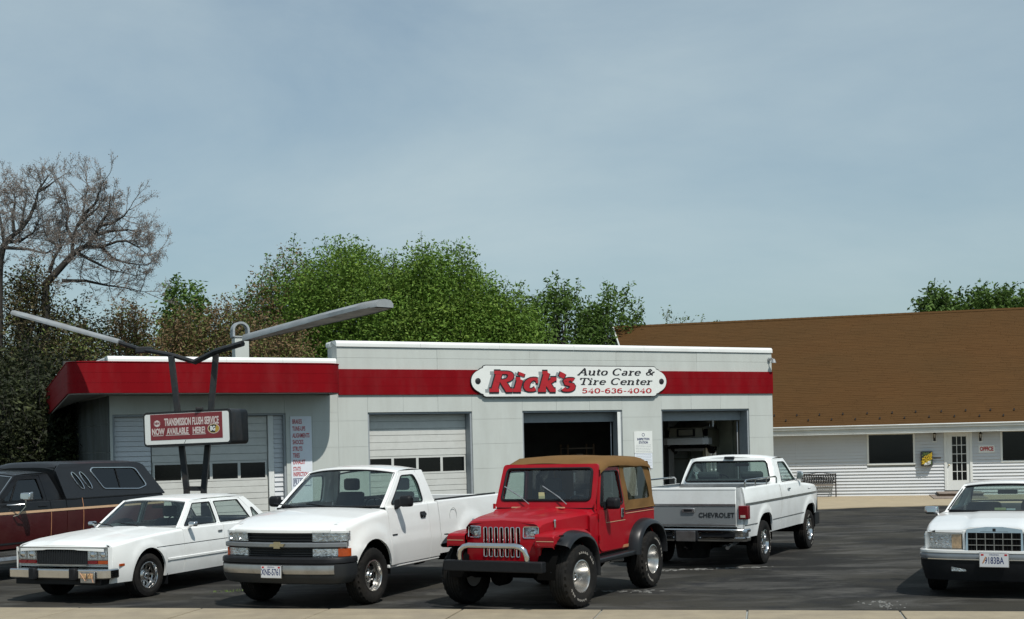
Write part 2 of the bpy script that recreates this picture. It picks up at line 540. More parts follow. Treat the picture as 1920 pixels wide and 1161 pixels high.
# ------------------------------------------------------------------ ground, road, pavement
def asphalt_material():
    m, N, L, b = _prin('lot_asphalt')
    co = N.new('ShaderNodeTexCoord')
    def noise(scale, det, vec=None, rough=0.6, dist=0.0):
        n = N.new('ShaderNodeTexNoise'); n.inputs['Scale'].default_value = scale
        n.inputs['Detail'].default_value = det; n.inputs['Roughness'].default_value = rough
        n.inputs['Distortion'].default_value = dist
        L.new(vec or co.outputs['Object'], n.inputs['Vector']); return n
    def ramp(src, a, c, lo, hi):
        r = N.new('ShaderNodeMapRange'); r.inputs['From Min'].default_value = a; r.inputs['From Max'].default_value = c
        r.inputs['To Min'].default_value = lo; r.inputs['To Max'].default_value = hi
        L.new(src, r.inputs['Value']); return r.outputs['Result']
    def mix(fac, a, bcol):
        x = N.new('ShaderNodeMix'); x.data_type = 'RGBA'
        L.new(fac, x.inputs[0]); L.new(a, x.inputs[6])
        x.inputs[7].default_value = (*bcol, 1); return x.outputs[2]
    base = N.new('ShaderNodeMix'); base.data_type = 'RGBA'
    base.inputs[6].default_value = (0.019, 0.019, 0.018, 1); base.inputs[7].default_value = (0.040, 0.038, 0.032, 1)
    L.new(ramp(noise(0.35, 6).outputs['Fac'], 0.42, 0.58, 0, 1), base.inputs[0])
    mp = N.new('ShaderNodeMapping'); mp.inputs['Scale'].default_value = (0.5, 1.15, 1); mp.inputs['Rotation'].default_value = (0, 0, 0.2)
    L.new(co.outputs['Object'], mp.inputs['Vector'])
    c = mix(ramp(noise(1.1, 8, mp.outputs['Vector'], 0.7, 0.8).outputs['Fac'], 0.48, 0.66, 0, 0.85), base.outputs[2], (0.088, 0.086, 0.080))
    c = mix(ramp(noise(1.1, 7, None, 0.7).outputs['Fac'], 0.53, 0.66, 0, 0.75), c, (0.018, 0.019, 0.022))
    c = mix(ramp(noise(0.8, 9, mp.outputs['Vector'], 0.8, 1.5).outputs['Fac'], 0.655, 0.70, 0, 0.55), c, (0.16, 0.155, 0.15))
    c = mix(ramp(noise(90, 2, None, 0.5).outputs['Fac'], 0.60, 0.75, 0, 0.35), c, (0.17, 0.16, 0.15))
    L.new(c, b.inputs['Base Color'])
    b.inputs['Roughness'].default_value = 0.85
    b.inputs['Specular IOR Level'].default_value = 0.12
    bp = N.new('ShaderNodeBump'); bp.inputs['Strength'].default_value = 0.6; bp.inputs['Distance'].default_value = 0.01
    L.new(noise(60, 5).outputs['Fac'], bp.inputs['Height']); L.new(bp.outputs['Normal'], b.inputs['Normal'])
    MATS['lot_asphalt'] = m
asphalt_material()
mat('grass_ground', (0.05, 0.07, 0.025), 0.9, var=0.3, scale=0.5, dirt=(0.10, 0.075, 0.045), dirt_amt=0.7, dirt_scale=0.2)
mat('sidewalk', (0.315, 0.265, 0.185), 0.9, var=0.14, scale=3.0, bump=0.6, bscale=110, dirt=(0.25, 0.21, 0.16), dirt_amt=0.6, dirt_scale=1.2)
mat('sidewalk_far', (0.36, 0.295, 0.195), 0.9, var=0.08, scale=2.0, dirt=(0.3, 0.25, 0.19), dirt_amt=0.4)
mat('crack_tar', (0.012, 0.012, 0.012), 0.8)
mat('chip_pale', (0.20, 0.20, 0.19), 0.9, var=0.2)
mat('weed', (0.10, 0.16, 0.03), 0.8, var=0.3, scale=20)

GND_Y = [-60, 28, 39, 400, 1500]
GND_Z = [0.0, 0.0, -0.20, -0.20, -0.2]
def gz(y): return interp(y, GND_Y, GND_Z)

g = MB()
xs = [-900, -300, -60, -30, 0, 30, 60, 300, 900]
ys = [-60, -10, 10, 28, 31, 34, 37, 39, 60, 100, 300, 1500]
g.grid([[(x, y, gz(y) - 0.02) for y in ys] for x in xs]).build('ground', 'grass_ground', smooth=0)['kind'] = 'structure'
# the lot: one sheet, edges ragged where it meets the concrete
def lot_edge(x):           # front edge, against the near pavement
    return 17.38 + (x + 7.0) * (14.87 - 17.5) / 12.82
g = MB()
cols = list(np.arange(-34, 46.1, 0.5))
rows = [0, 0.4, 1, 2, 4, 7]
P = []
for x in cols:
    y0 = lot_edge(x) + 0.02 * math.sin(x * 5.1) + 0.015 * math.sin(x * 13.7)
    col = [y0 + r for r in rows] + [28, 31, 34, 37, 39, 44, 60]
    P.append([(x, y, gz(y)) for y in col])
g.grid(P)
g.build('parking_lot', 'lot_asphalt', smooth=0)['kind'] = 'structure'
# near pavement: slabs with recessed joints, each slab a part of the pavement
pav = empty('pavement', (0, 0, 0)); pav['kind'] = 'structure'
MB().grid([[(x, lot_edge(x) - 0.005, 0.006), (x, lot_edge(x) - 9.0, -0.0)] for x in (-40, 0, 50)]).build('joint_bed', 'joint_grey', pav, 0)
# slab joints seen at px (580,1161)->(640,1147) and (1870,..)->(1890,1141)
sl_w = 1.72
sx = on_ground(1130, 1150).x
k0 = int((-34 - sx) / sl_w)
slab_me = None
dirv = Vector((12.82, 14.87 - 17.5, 0)).normalized()
for i in range(k0, 22):
    xa, xb = sx + i * sl_w, sx + (i + 1) * sl_w
    for j in range(2):
        d0, d1 = (0.0, 1.9) if j == 0 else (1.9, 3.8)
        sk = 0.20                      # joints lean with the perpendicular of the kerb line
        def Q(x, d):
            return (x - sk * d, lot_edge(x) - 0.03 - d)
        a, b_, c, d = Q(xa + 0.012, d0), Q(xb - 0.012, d0), Q(xb - 0.012, d1 - 0.02), Q(xa + 0.012, d1 - 0.02)
        h = 0.025 + 0.004 * random.random()
        o = MB().hexa([(*d, -0.02), (*c, -0.02), (*b_, -0.02), (*a, -0.02), (*d, h), (*c, h), (*b_, h), (*a, h)]).build('slab', 'sidewalk', pav, 0, bevel=0.008)
# far pavement in front of the office
# road beyond the near pavement, under the camera
MB().grid([[(x, lot_edge(x) - 3.9, -0.008), (x, lot_edge(x) - 16, -0.008)] for x in (-60, 0, 60)]).build('road', 'lot_asphalt', smooth=0)['kind'] = 'structure'

# tar cracks in the lot
def crack(name, pts, w, m='crack_tar', z=0.006, jit=0.03):
    out = []
    P = []
    for i in range(len(pts) - 1):
        a, b = Vector(pts[i]), Vector(pts[i + 1])
        k = max(2, int((b - a).length / 0.12))
        for q in range(k):
            P.append(a.lerp(b, q / k) + Vector((random.uniform(-jit, jit), random.uniform(-jit, jit))))
    P.append(Vector(pts[-1]))
    rows_ = []
    for i, p in enumerate(P):
        d = (P[min(i + 1, len(P) - 1)] - P[max(i - 1, 0)]).normalized()
        n = Vector((-d.y, d.x)); ww = w * random.uniform(0.3, 1.0)
        rows_.append([(p.x + n.x * ww, p.y + n.y * ww, z), (p.x - n.x * ww, p.y - n.y * ww, z)])
    return MB().grid(rows_).build(name, m, None, 0)
def gp(px, py): q = on_ground(px, py); return (q.x, q.y)
for pts, w in (([gp(560, 1128), gp(640, 1122), gp(720, 1118), gp(850, 1100)], 0.010),
               ([gp(20, 1128), gp(120, 1122), gp(210, 1116)], 0.010),
               ([gp(1130, 1140), gp(1300, 1137), gp(1500, 1139), gp(1640, 1135)], 0.009),
               ([gp(1250, 1090), gp(1400, 1084), gp(1560, 1090), gp(1700, 1078)], 0.007),
               ([gp(1100, 1112), gp(1240, 1105), gp(1400, 1118)], 0.007)):
    crack('crack', pts, w)['kind'] = 'structure'
# flaked pale chips of old paint and stone along the repaired strip
def chips(name, a, b, n, spread, s0, s1, m, kind='stuff', flat=True):
    M_ = MB()
    for i in range(n):
        t = random.random()
        x, y = lerp(a[0], b[0], t) + random.gauss(0, spread), lerp(a[1], b[1], t) + random.gauss(0, spread * 0.5)
        r = random.uniform(s0, s1); k = random.randint(4, 6); h = 0.006 if flat else r * random.uniform(0.4, 0.9)
        ph = random.random() * 6
        ring = [(x + r * math.cos(ph + q * 6.283 / k) * random.uniform(0.6, 1.3) * (1.8 if flat else 1), y + r * math.sin(ph + q * 6.283 / k) * random.uniform(0.5, 1.0)) for q in range(k)]
        V = [(p[0], p[1], 0.002) for p in ring] + [(x + (p[0] - x) * 0.8, y + (p[1] - y) * 0.8, h) for p in ring]
        M_.add(V, [tuple(range(k, 2 * k))] + [(q, (q + 1) % k, k + (q + 1) % k, k + q) for q in range(k)])
    o = M_.build(name, m, None, 0)
    o['kind'] = kind
    return o
chips('paint_flakes', gp(1215, 1071), gp(1440, 1063), 90, 0.10, 0.008, 0.03, 'chip_pale')
chips('gravel', gp(1650, 1128), gp(1680, 1142), 45, 0.10, 0.006, 0.022, 'chip_pale', flat=False)
chips('paint_flakes', gp(1130, 1108), gp(1230, 1110), 30, 0.15, 0.008, 0.025, 'chip_pale')
chips('gravel', gp(30, 1142), gp(1900, 1151), 260, 0.10, 0.004, 0.014, 'chip_pale', flat=False)
# weeds in the cracks beside the trucks
def weeds(pts, n, h):
    M_ = MB()
    for i in range(n):
        p = random.choice(pts)
        x, y = p[0] + random.gauss(0, 0.12), p[1] + random.gauss(0, 0.05)
        a = random.random() * 6.28; l = random.uniform(0.4, 1) * h
        dx, dy = math.cos(a) * l * 0.6, math.sin(a) * l * 0.6
        w = 0.006
        M_.add([(x - w, y, 0), (x + w, y, 0), (x + dx, y + dy, l)], [(0, 1, 2)])
    o = M_.build('weeds', 'weed', None, 0); o['kind'] = 'stuff'
weeds([gp(420, 1110), gp(436, 1109), gp(450, 1108)], 45, 0.035)
# ------------------------------------------------------------------ the garage
GTH = R_(27.6)
G_S0 = 72.0
Y0 = F_PX / G_S0
GP0 = at_depth(632, 700, Y0)
GB = gz(GP0.y)
gar = thing('auto_repair_garage', 'long low white service garage with a red band, rounded canopy and four bays', 'garage', (GP0.x, GP0.y, GB), GTH)
gu = Vector((math.cos(GTH), math.sin(GTH), 0)); gn = Vector((math.sin(GTH), -math.cos(GTH), 0))   # along, outward

def gpt(px, py, off=0.0):
    """pixel -> (u along wall, z above the base) on the plane standing off metres in front of the wall"""
    o = Vector((GP0.x, GP0.y, 0)) + gn * off
    d = ray(px, py); e = Vector((0, 0, EYE))
    t = (o - e).dot(gn) / d.dot(gn)
    p = e + d * t
    return (p - o).dot(gu), p.z - GB
# local frame of gar: x along the wall, y inwards, z up
uR = gpt(1447, 700)[0]
uL = gpt(206, 800)[0]
zP = gpt(1000, 646)[1]             # parapet top
zB1 = gpt(1000, 694.5)[1]; zB0 = gpt(1000, 739.5)[1]
d1 = (gpt(690, 800)[0], gpt(885.5, 800)[0]); d2 = (gpt(980, 800)[0], gpt(1167, 800)[0]); d3 = (gpt(1240.5, 800)[0], gpt(1405, 800)[0])
zD = (gpt(787, 773)[1], gpt(1070, 770)[1], gpt(1322, 766.5)[1])
zD = (sum(zD) / 3,) * 3
DEEP = 7.2; TH = 0.34
zLow = 4.30 + 0.2 - 0.05           # parapet of the low part
zLow = gpt(420, 671)[1]
lb = (gpt(211, 800)[0], gpt(536, 800)[0])      # left bay: siding, door, siding
zLB = gpt(400, 776)[1]

wallM = MB()
def wall_cells(u0, u1, z0, z1, holes):
    """rectangles left of a wall after its openings"""
    us = sorted({u0, u1, *[h[0] for h in holes], *[h[1] for h in holes]})
    out = []
    for a, b in zip(us[:-1], us[1:]):
        c = (a + b) / 2
        hs = [h for h in holes if h[0] <= c <= h[1]]
        if not hs: out.append((a, b, z0, z1))
        else:
            out.append((a, b, hs[0][3], z1))
    return out
H_main = [(d1[0], d1[1], 0, zD[0]), (d2[0], d2[1], 0, zD[1]), (d3[0], d3[1], 0, zD[2])]
H_left = [(lb[0], lb[1], 0, zLB)]
for a, b, z0, z1 in wall_cells(0, uR, 0, zP, H_main) + wall_cells(uL, 0, 0, zLow, H_left):
    wallM.box(a, b, 0.02, TH, z0, z1)
wallM.build('front_wall', 'wall_bed', gar, 0)
# enamel panels: each its own piece with a shadow joint
rowz = [0.0]
zz = zB0
hh = 0.68
while zz - hh > 0.25:
    zz -= hh
lowz = [0.0] + [zB0 - k * hh for k in range(int(zB0 / hh), 0, -1)] + [zB0]
rows_lo = list(zip(lowz[:-1], lowz[1:]))
rows_hi = [(zB1, zB1 + 0.30), (zB1 + 0.30, zP - 0.07)]
def put_panel(a, b, z0, z1, y=0.0):
    if b - a < 0.05 or z1 - z0 < 0.04: return
    j = 0.0022
    t = random.uniform(0, 0.004)
    boxo('wall_panel', 'white_wall', gar, a + j, b - j, y - t, y + 0.03, z0 + j, z1 - j, smooth=0)
def tile_wall(u0, u1, rows, holes, w, phase=0.0):
    ks = [u0] + sorted({h[0] for h in holes} | {h[1] for h in holes}) + [u1]
    for a, b in zip(ks[:-1], ks[1:]):
        if b - a < 0.02: continue
        n = max(1, round((b - a) / w))
        for z0, z1 in rows:
            for k in range(n):
                x0, x1 = lerp(a, b, k / n), lerp(a, b, (k + 1) / n)
                zz0 = z0
                for h in holes:
                    if h[0] - 1e-6 <= x0 and x1 <= h[1] + 1e-6: zz0 = max(z0, h[3])
                put_panel(x0, x1, zz0, z1)
tile_wall(0, uR, rows_lo, H_main, 1.12)
tile_wall(0, uR, rows_hi, [], 2.6)
tile_wall(uL, 0, [(zLB, zB0)], [], 1.5)
tile_wall(uL, 0, rows_lo, [(uL + 0.0, uL + 0.0, 0, 0)] + [(lb[0], lb[1], 0, 9)], 0.9)
# end walls, back wall, roof, floor
side = MB()
def ray_depth(px):            # how far in the ray through px meets the inside of the right end wall
    y = 0.5
    while gpt(px, 800, -y)[0] < uR - TH and y < 12: y += 0.01
    return y
so0, so1 = ray_depth(1347), ray_depth(1316)
soz = zD[0] + 0.3
side.box(uR - TH, uR - 0.002, 0.345, so0, 0, zP - 0.03).box(uR - TH, uR - 0.002, so0, so1, soz, zP - 0.03).box(uR - TH, uR - 0.002, so1, max(DEEP, so1 + .1), 0, zP - 0.03).box(uR - TH, uR - 0.002, so0, so1, 0, 0.4)
side.build('side_wall', 'white_wall', gar, 0); side = MB()
side.box(uL + 0.002, uL + TH, 0.345, DEEP, 0, zLow - 0.02)
side.build('side_wall', 'white_wall', gar, 0); side = MB()
side.box(0.02, 0.02 + 0.2, 0.345, 0.75, zLow - 0.3, zP - 0.03)
side.build('side_wall', 'white_wall', gar, 0)
# left end wall is covered in enamel panels too
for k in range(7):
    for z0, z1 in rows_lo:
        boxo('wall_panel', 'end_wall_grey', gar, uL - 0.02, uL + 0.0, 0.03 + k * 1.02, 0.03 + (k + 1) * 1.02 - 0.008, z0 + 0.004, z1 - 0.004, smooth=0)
# rounded white coping
def coping(u0, u1, y0, y1, z, r=0.09, name='coping'):
    M_ = MB()
    prof = [(y1, z), (y0 + r, z)] + [(y0 + r - r * math.sin(R_(a)), z - r + r * math.cos(R_(a))) for a in (15, 30, 45, 60, 75, 90)] + [(y0, z - 0.16)]
    M_.grid([[(u, y, zz_) for y, zz_ in prof] for u in (u0, u1)])
    M_.add([(u0, y, zz_) for y, zz_ in prof], [tuple(range(len(prof)))]).add([(u1, y, zz_) for y, zz_ in prof], [tuple(range(len(prof)))])
    M_.grid([[(u, y1, z), (u, y1, z - 0.16)] for u in (u0, u1)])
    return M_.build(name, 'white_trim', gar, 40)
n_c = 6
for k in range(n_c):
    coping(lerp(-0.02, uR + 0.02, k / n_c) + 0.002, lerp(-0.02, uR + 0.02, (k + 1) / n_c) - 0.002, -0.035, 0.40, zP + 0.02)
MB().box(-0.03, 0.37, 0.402, 0.80, zP - 0.14, zP + 0.018).build('coping', 'white_trim', gar, 0, bevel=0.05)
MB().box(uR - 0.37, uR + 0.03, 0.402, DEEP + 0.02, zP - 0.14, zP + 0.018).build('coping', 'white_trim', gar, 0, bevel=0.05)
for k in range(4):
    coping(lerp(uL - 0.02, -0.02, k / 4) + 0.002, lerp(uL - 0.02, -0.02, (k + 1) / 4) - 0.002, -0.035, 0.40, zLow + 0.02)
MB().box(uL - 0.03, uL + 0.37, 0.402, DEEP, zLow - 0.14, zLow + 0.018).build('coping', 'white_trim', gar, 0, bevel=0.05)
# roof decks
MB().box(0.2, uR - TH, 0.3, DEEP, zP - 0.55, zP - 0.4).box(uL + TH, 0.1, 0.3, DEEP, zLow - 0.45, zLow - 0.3).build('roof', 'interior_dark', gar, 0)
# red band on the tall part: three boards
bz = [zB0, lerp(zB0, zB1, 0.34), lerp(zB0, zB1, 0.68), zB1]
for k in range(3):
    boxo('fascia_board', 'band_red', gar, 0.02, uR + 0.004, -0.045, -0.006, bz[k] + 0.0015, bz[k + 1] - 0.0015, smooth=0)
# canopy over the left bay with rounded corners and a red fascia
CP = 1.15
czt = gpt(400, 681, CP)[1]; czb = gpt(400, 736.5, CP)[1]
cuR = gpt(641, 700, CP)[0] + 0.08
cuL = gpt(131, 700, CP)[0]
side_dir = Vector((math.cos(R_(90 - 3.5)), math.sin(R_(90 - 3.5))))     # the left fascia runs back, a little splayed
def canopy_outline(inset=0.0):
    r = 0.75 - inset
    pts = []
    pts.append((cuR - inset, 0.0, 0.0))
    for a in range(0, 91, 10):
        pts.append((cuR - 0.55 + (0.55 - inset) * math.cos(R_(a)), -CP + 0.55 - (0.55 - inset) * math.sin(R_(a)), 0.0))
    x0 = cuL + 0.5
    for a in range(0, 91, 9):
        pts.append((x0 - (0.5 - inset) * math.sin(R_(a)), -CP + 0.5 - (0.5 - inset) * math.cos(R_(a)), 0.0))
    base = pts[-1]
    for k in range(1, 9):
        L_ = k * 1.0
        pts.append((base[0] + side_dir.x * L_, base[1] + side_dir.y * L_, -0.055 * L_))
    return pts
co_ = canopy_outline()
ci_ = canopy_outline(0.05)
for k in range(3):
    z0, z1 = lerp(czb, czt, k / 3) + 0.0015, lerp(czb, czt, (k + 1) / 3) - 0.0015
    M_ = MB()
    M_.grid([[(x, y, z0 + d), (x, y, z1 + d)] for x, y, d in co_])
    M_.grid([[(a[0], a[1], z + a[2]), (b[0], b[1], z + b[2])] for a, b in zip(co_, ci_) for z in (z1,)])
    M_.grid([[(a[0], a[1], z + a[2]), (b[0], b[1], z + b[2])] for a, b in zip(co_, ci_) for z in (z0,)])
    M_.build('fascia_board', 'band_red', gar, 60)
# edge strips, soffit and deck
M_ = MB(); M_.tube([(x, y, czt + 0.012 + d) for x, y, d in co_], 0.016, 6); M_.build('edge_trim', 'band_red', gar)
M_ = MB(); M_.tube([(x * 1.0, y, czb - 0.010 + d) for x, y, d in ci_], 0.018, 6); M_.build('edge_trim', 'soffit_grey', gar)
def deck(z, dz, name, m):
    M_ = MB()
    fr = [p for p in ci_ if True]
    rowsA = []
    for x, y, d in fr:
        rowsA.append((x, y, d))
    n_s = 8
    front = rowsA[:-n_s]; sidep = rowsA[-n_s - 1:]
    M_.grid([[(x, y, z + d), (min(max(x, uL - 0.02), cuR), 0.0 if True else 0, z)] for x, y, d in front])
    M_.grid([[(x, y, z + d), (uL - 0.022, max(0.0, y), z)] for x, y, d in sidep])
    M_.build(name, m, gar, 0)
deck(czb + 0.02, 0, 'soffit', 'soffit_grey')
deck(czt - 0.06, 0, 'canopy_roof', 'interior_dark')

# openings: jambs, headers
def jambs(u0, u1, zt, y1=TH):
    MB().box(u0 - 0.0, u0 + 0.05, 0.035, y1 + 0.1, 0, zt - 0.002).build('jamb', 'jamb_grey', gar, 0)
    MB().box(u1 - 0.05, u1, 0.035, y1 + 0.1, 0, zt - 0.002).build('jamb', 'jamb_grey', gar, 0)
    MB().box(u0 + 0.052, u1 - 0.052, 0.035, y1 + 0.1, zt - 0.05, zt - 0.003).build('lintel', 'jamb_grey', gar, 0)
jambs(*d1, zD[0]); jambs(*d2, zD[1]); jambs(*d3, zD[2]); jambs(*lb, zLB)
# thin white corner bead round the middle opening
boxo('corner_bead', 'white_trim', gar, d2[1] - 0.16, d2[1] - 0.055, 0.0, 0.03, 0, zD[1] - 0.06, 0.01)

def overhead_door(u0, u1, zt, y, secs, win_sec, nwin, lift=0.0, name='garage_door'):
    """sectional door: a frame sheet with section panels; window section of dark lights"""
    d = boxo(name, 'jamb_grey' if False else 'wall_bed', gar, u0, u1, y + 0.02, y + 0.05, lift, zt, smooth=0)
    zs = [0.0, 0.46, 0.93, 1.40, 1.90, lerp(1.90, zt, 0.5), zt]
    for k in range(secs):
        z0, z1 = zs[k] + 0.006, zs[k + 1] - 0.006
        if k == win_sec:
            ww = (u1 - u0 - 0.06) / nwin
            for q in range(nwin):
                a, b = u0 + 0.03 + q * ww, u0 + 0.03 + (q + 1) * ww
                M_ = MB()
                fr, fb = 0.035, 0.05
                M_.box(a, a + fr, y - 0.005, y + 0.018, z0, z1).box(b - fr, b, y - 0.005, y + 0.018, z0, z1)
                M_.box(a + fr, b - fr, y - 0.005, y + 0.018, z0, z0 + fb).box(a + fr, b - fr, y - 0.005, y + 0.018, z1 - fb, z1)
                M_.build('window_frame', 'door_white', d, 0)
                boxo('window_pane', 'pane_dark', d, a + fr + 0.001, b - fr - 0.001, y + 0.006, y + 0.014, z0 + fb + 0.001, z1 - fb - 0.001, smooth=0)
        else:
            M_ = MB()
            # each section is pressed with two ribs
            for s0, s1, yy in ((0, 0.30, y), (0.32, 0.66, y - 0.006), (0.68, 1.0, y)):
                M_.box(u0 + 0.005, u1 - 0.005, yy, y + 0.018, lerp(z0, z1, s0), lerp(z0, z1, s1))
            M_.build('door_section', 'door_white', d, 0, bevel=0.004)
    return d
overhead_door(d1[0] + 0.055, d1[1] - 0.055, zD[0] - 0.055, TH - 0.02, 6, 3, 4)
# left bay: siding strips either side of the door, posts
s1 = (gpt(216, 800)[0], gpt(284, 800)[0]); s2 = (gpt(516, 800)[0], gpt(535, 800)[0])
dl = (gpt(286, 800)[0], gpt(504, 800)[0])
yl = 0.16
for a, b in (s1, s2):
    k = 0
    z = 0.0
    back = boxo('siding_back', 'joint_grey', gar, a, b, yl + 0.05, yl + 0.07, 0, zLB - 0.06, smooth=0)
    while z < zLB - 0.12:
        M_ = MB()
        M_.hexa([(a, yl - 0.012, z), (b, yl - 0.012, z), (b, yl + 0.045, z), (a, yl + 0.045, z), (a, yl + 0.018, z + 0.118), (b, yl + 0.018, z + 0.118), (b, yl + 0.045, z + 0.118), (a, yl + 0.045, z + 0.118)])
        M_.build('siding_board', 'siding_white', gar, 0)
        z += 0.122
for a, b in ((lb[0] + 0.052, s1[0] - 0.002), (gpt(505, 800)[0], gpt(515, 800)[0]), (s2[1] + 0.002, lb[1] - 0.052)):
    if b - a > 0.02: boxo('post', 'white_trim', gar, a, b, 0.12, 0.30, 0, zLB - 0.052, 0.006)
overhead_door(dl[0], dl[1], zLB - 0.06, yl + 0.02, 6, 3, 4)

# bay two: door rolled up, its bottom section shows under the lintel
boxo('raised_door', 'jamb_grey', gar, d2[0] + 0.055, d2[1] - 0.055, TH + 0.02, TH + 0.06, zD[1] - 0.33, zD[1] - 0.06, 0.004)
boxo('raised_door', 'jamb_grey', gar, d3[0] + 0.055, d3[1] - 0.055, TH + 0.02, TH + 0.06, zD[2] - 0.34, zD[2] - 0.06, 0.004)
for a, b in (d2, d3):
    M_ = MB()
    for x in (a + 0.10, b - 0.10):
        M_.tube([(x, TH + 0.14, 0.0), (x, TH + 0.14, zD[1] - 0.35), (x, TH + 0.35, zD[1] - 0.08), (x, TH + 2.4, zD[1] + 0.05)], 0.022, 6)
    M_.build('door_track', 'steel_grey', gar)
# inside
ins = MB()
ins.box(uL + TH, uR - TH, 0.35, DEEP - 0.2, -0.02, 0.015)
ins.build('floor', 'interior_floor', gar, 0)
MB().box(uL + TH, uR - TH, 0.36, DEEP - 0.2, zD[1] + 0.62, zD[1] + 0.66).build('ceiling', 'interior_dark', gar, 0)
# inner partition right of bay one, and the lighter right wall of bay three
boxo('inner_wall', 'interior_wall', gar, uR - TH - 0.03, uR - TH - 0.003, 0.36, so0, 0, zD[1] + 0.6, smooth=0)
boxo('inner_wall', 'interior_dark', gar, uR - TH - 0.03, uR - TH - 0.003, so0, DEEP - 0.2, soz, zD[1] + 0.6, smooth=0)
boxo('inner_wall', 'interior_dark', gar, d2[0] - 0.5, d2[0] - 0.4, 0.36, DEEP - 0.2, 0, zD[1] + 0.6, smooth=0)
# back wall with a tall window opening seen through the right bay
def through(px, yin):          # u where the ray through px meets the plane yin metres inside
    return gpt(px, 800, -yin)[0]
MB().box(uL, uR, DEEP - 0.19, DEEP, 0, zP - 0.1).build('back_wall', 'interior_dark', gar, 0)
wf = MB()
for y in (so0 + .02, (so0 + so1) / 2, so1 - .06):
    wf.box(uR - TH + .1, uR - TH + .16, y, y + 0.05, 0.4, soz)
wf.box(uR - TH + .1, uR - TH + .16, so0, so1, 1.9, 1.96)
wf.build('side_window_frame', 'white_trim', gar, 0)
rk = thing('storage_rack', 'brown storage rack with boxes standing deep in the middle open bay', 'rack', tuple(Vector((GP0.x, GP0.y, GB)) + gu * (d2[1] + 0.1) - gn * 3.4), GTH)
for x in (0, 0.95):
    for y in (0, 0.45): boxo('upright', 'step_wood', rk, x, x + .05, y, y + .05, 0, 2.1)
for k in range(4): boxo('shelf', 'wood_weathered', rk, 0, 1.0, 0, .5, .3 + k * .55, .33 + k * .55)
for k in range(9):
    b_ = boxo('box', 'wood_weathered' if k % 3 else 'sign_pale', rk, .08 + (k % 3) * .3, .30 + (k % 3) * .3, .05, .4, .335 + (k // 3) * .55, .335 + (k // 3) * .55 + random.uniform(.18, .38))
# shelving ribs on the right inner wall
M_ = MB()
for k in range(5):
    y = 0.7 + k * 0.8
    M_.box(uR - TH - 0.10, uR - TH - 0.035, y, y + 0.07, 0, zD[1] + 0.3)
M_.box(uR - TH - 0.30, uR - TH - 0.10, 1.2, 4.6, 1.5, 1.54)
M_.build('wall_stud', 'interior_wall', gar, 0)

# chimney with a bent strap cowl
cu_, cz_ = gpt(451, 660, -2.0)
ch = thing('chimney', 'white square roof chimney topped by a curved dark strap cowl', 'chimney', tuple(Vector((GP0.x, GP0.y, GB)) + gu * cu_ - gn * 2.0 + Vector((0, 0, zLow - 0.3))), GTH)
ct = gpt(451, 634, -2.0)[1] - (zLow - 0.3)
boxo('flue', 'white_wall', ch, -0.19, 0.19, -0.17, 0.17, 0, ct, 0.02)
boxo('flue_collar', 'fixture_grey', ch, -0.21, 0.21, -0.19, 0.19, ct, ct + 0.04, 0.005)
M_ = MB()
Ra = 0.23
rows_ = []
for a in range(-10, 191, 10):
    c, s_ = math.cos(R_(a)), math.sin(R_(a))
    rows_.append([(Ra * c, -0.13, ct + 0.20 + Ra * s_), (Ra * c, 0.13, ct + 0.20 + Ra * s_), ((Ra - 0.055) * c, 0.13, ct + 0.20 + (Ra - 0.055) * s_), ((Ra - 0.055) * c, -0.13, ct + 0.20 + (Ra - 0.055) * s_), (Ra * c, -0.13, ct + 0.20 + Ra * s_)])
M_.grid(rows_)
M_.box(-0.232, -0.175, -0.13, 0.13, ct + 0.02, ct + 0.17).box(0.175, 0.232, -0.13, 0.13, ct + 0.02, ct + 0.17)
M_.build('cowl', 'jamb_grey', ch, 40)
# small lamp on the top right corner
lx, lz = gpt(1441, 674)
lw = thing('wall_lamp', 'small grey floodlight on the top right corner of the garage', 'lamp', tuple(Vector((GP0.x, GP0.y, GB)) + gu * (lx) + gn * 0.03 + Vector((0, 0, lz))), GTH)
boxo('bracket', 'fixture_grey', lw, -0.05, 0.05, -0.03, 0.0, -0.05, 0.05, 0.005)
MB().tube([(0, -0.03, 0), (0.02, -0.12, 0.02), (0.04, -0.16, -0.02)], 0.018, 6).build('arm', 'fixture_grey', lw)
MB().lathe([(0.0, 0.0), (0.04, -0.0), (0.08, -0.10), (0.085, -0.12), (0.0, -0.10)], (0.04, -0.16, 0.0), 'z', 14).build('hood', 'fixture_grey', lw)

# ------------------------------------------------------------------ small broad-nib letters for the name board
def arcp(cx, cy, rx, ry, a0, a1, n=12):
    return [(cx + rx * math.cos(R_(a0 + (a1 - a0) * i / n)), cy + ry * math.sin(R_(a0 + (a1 - a0) * i / n))) for i in range(n + 1)]
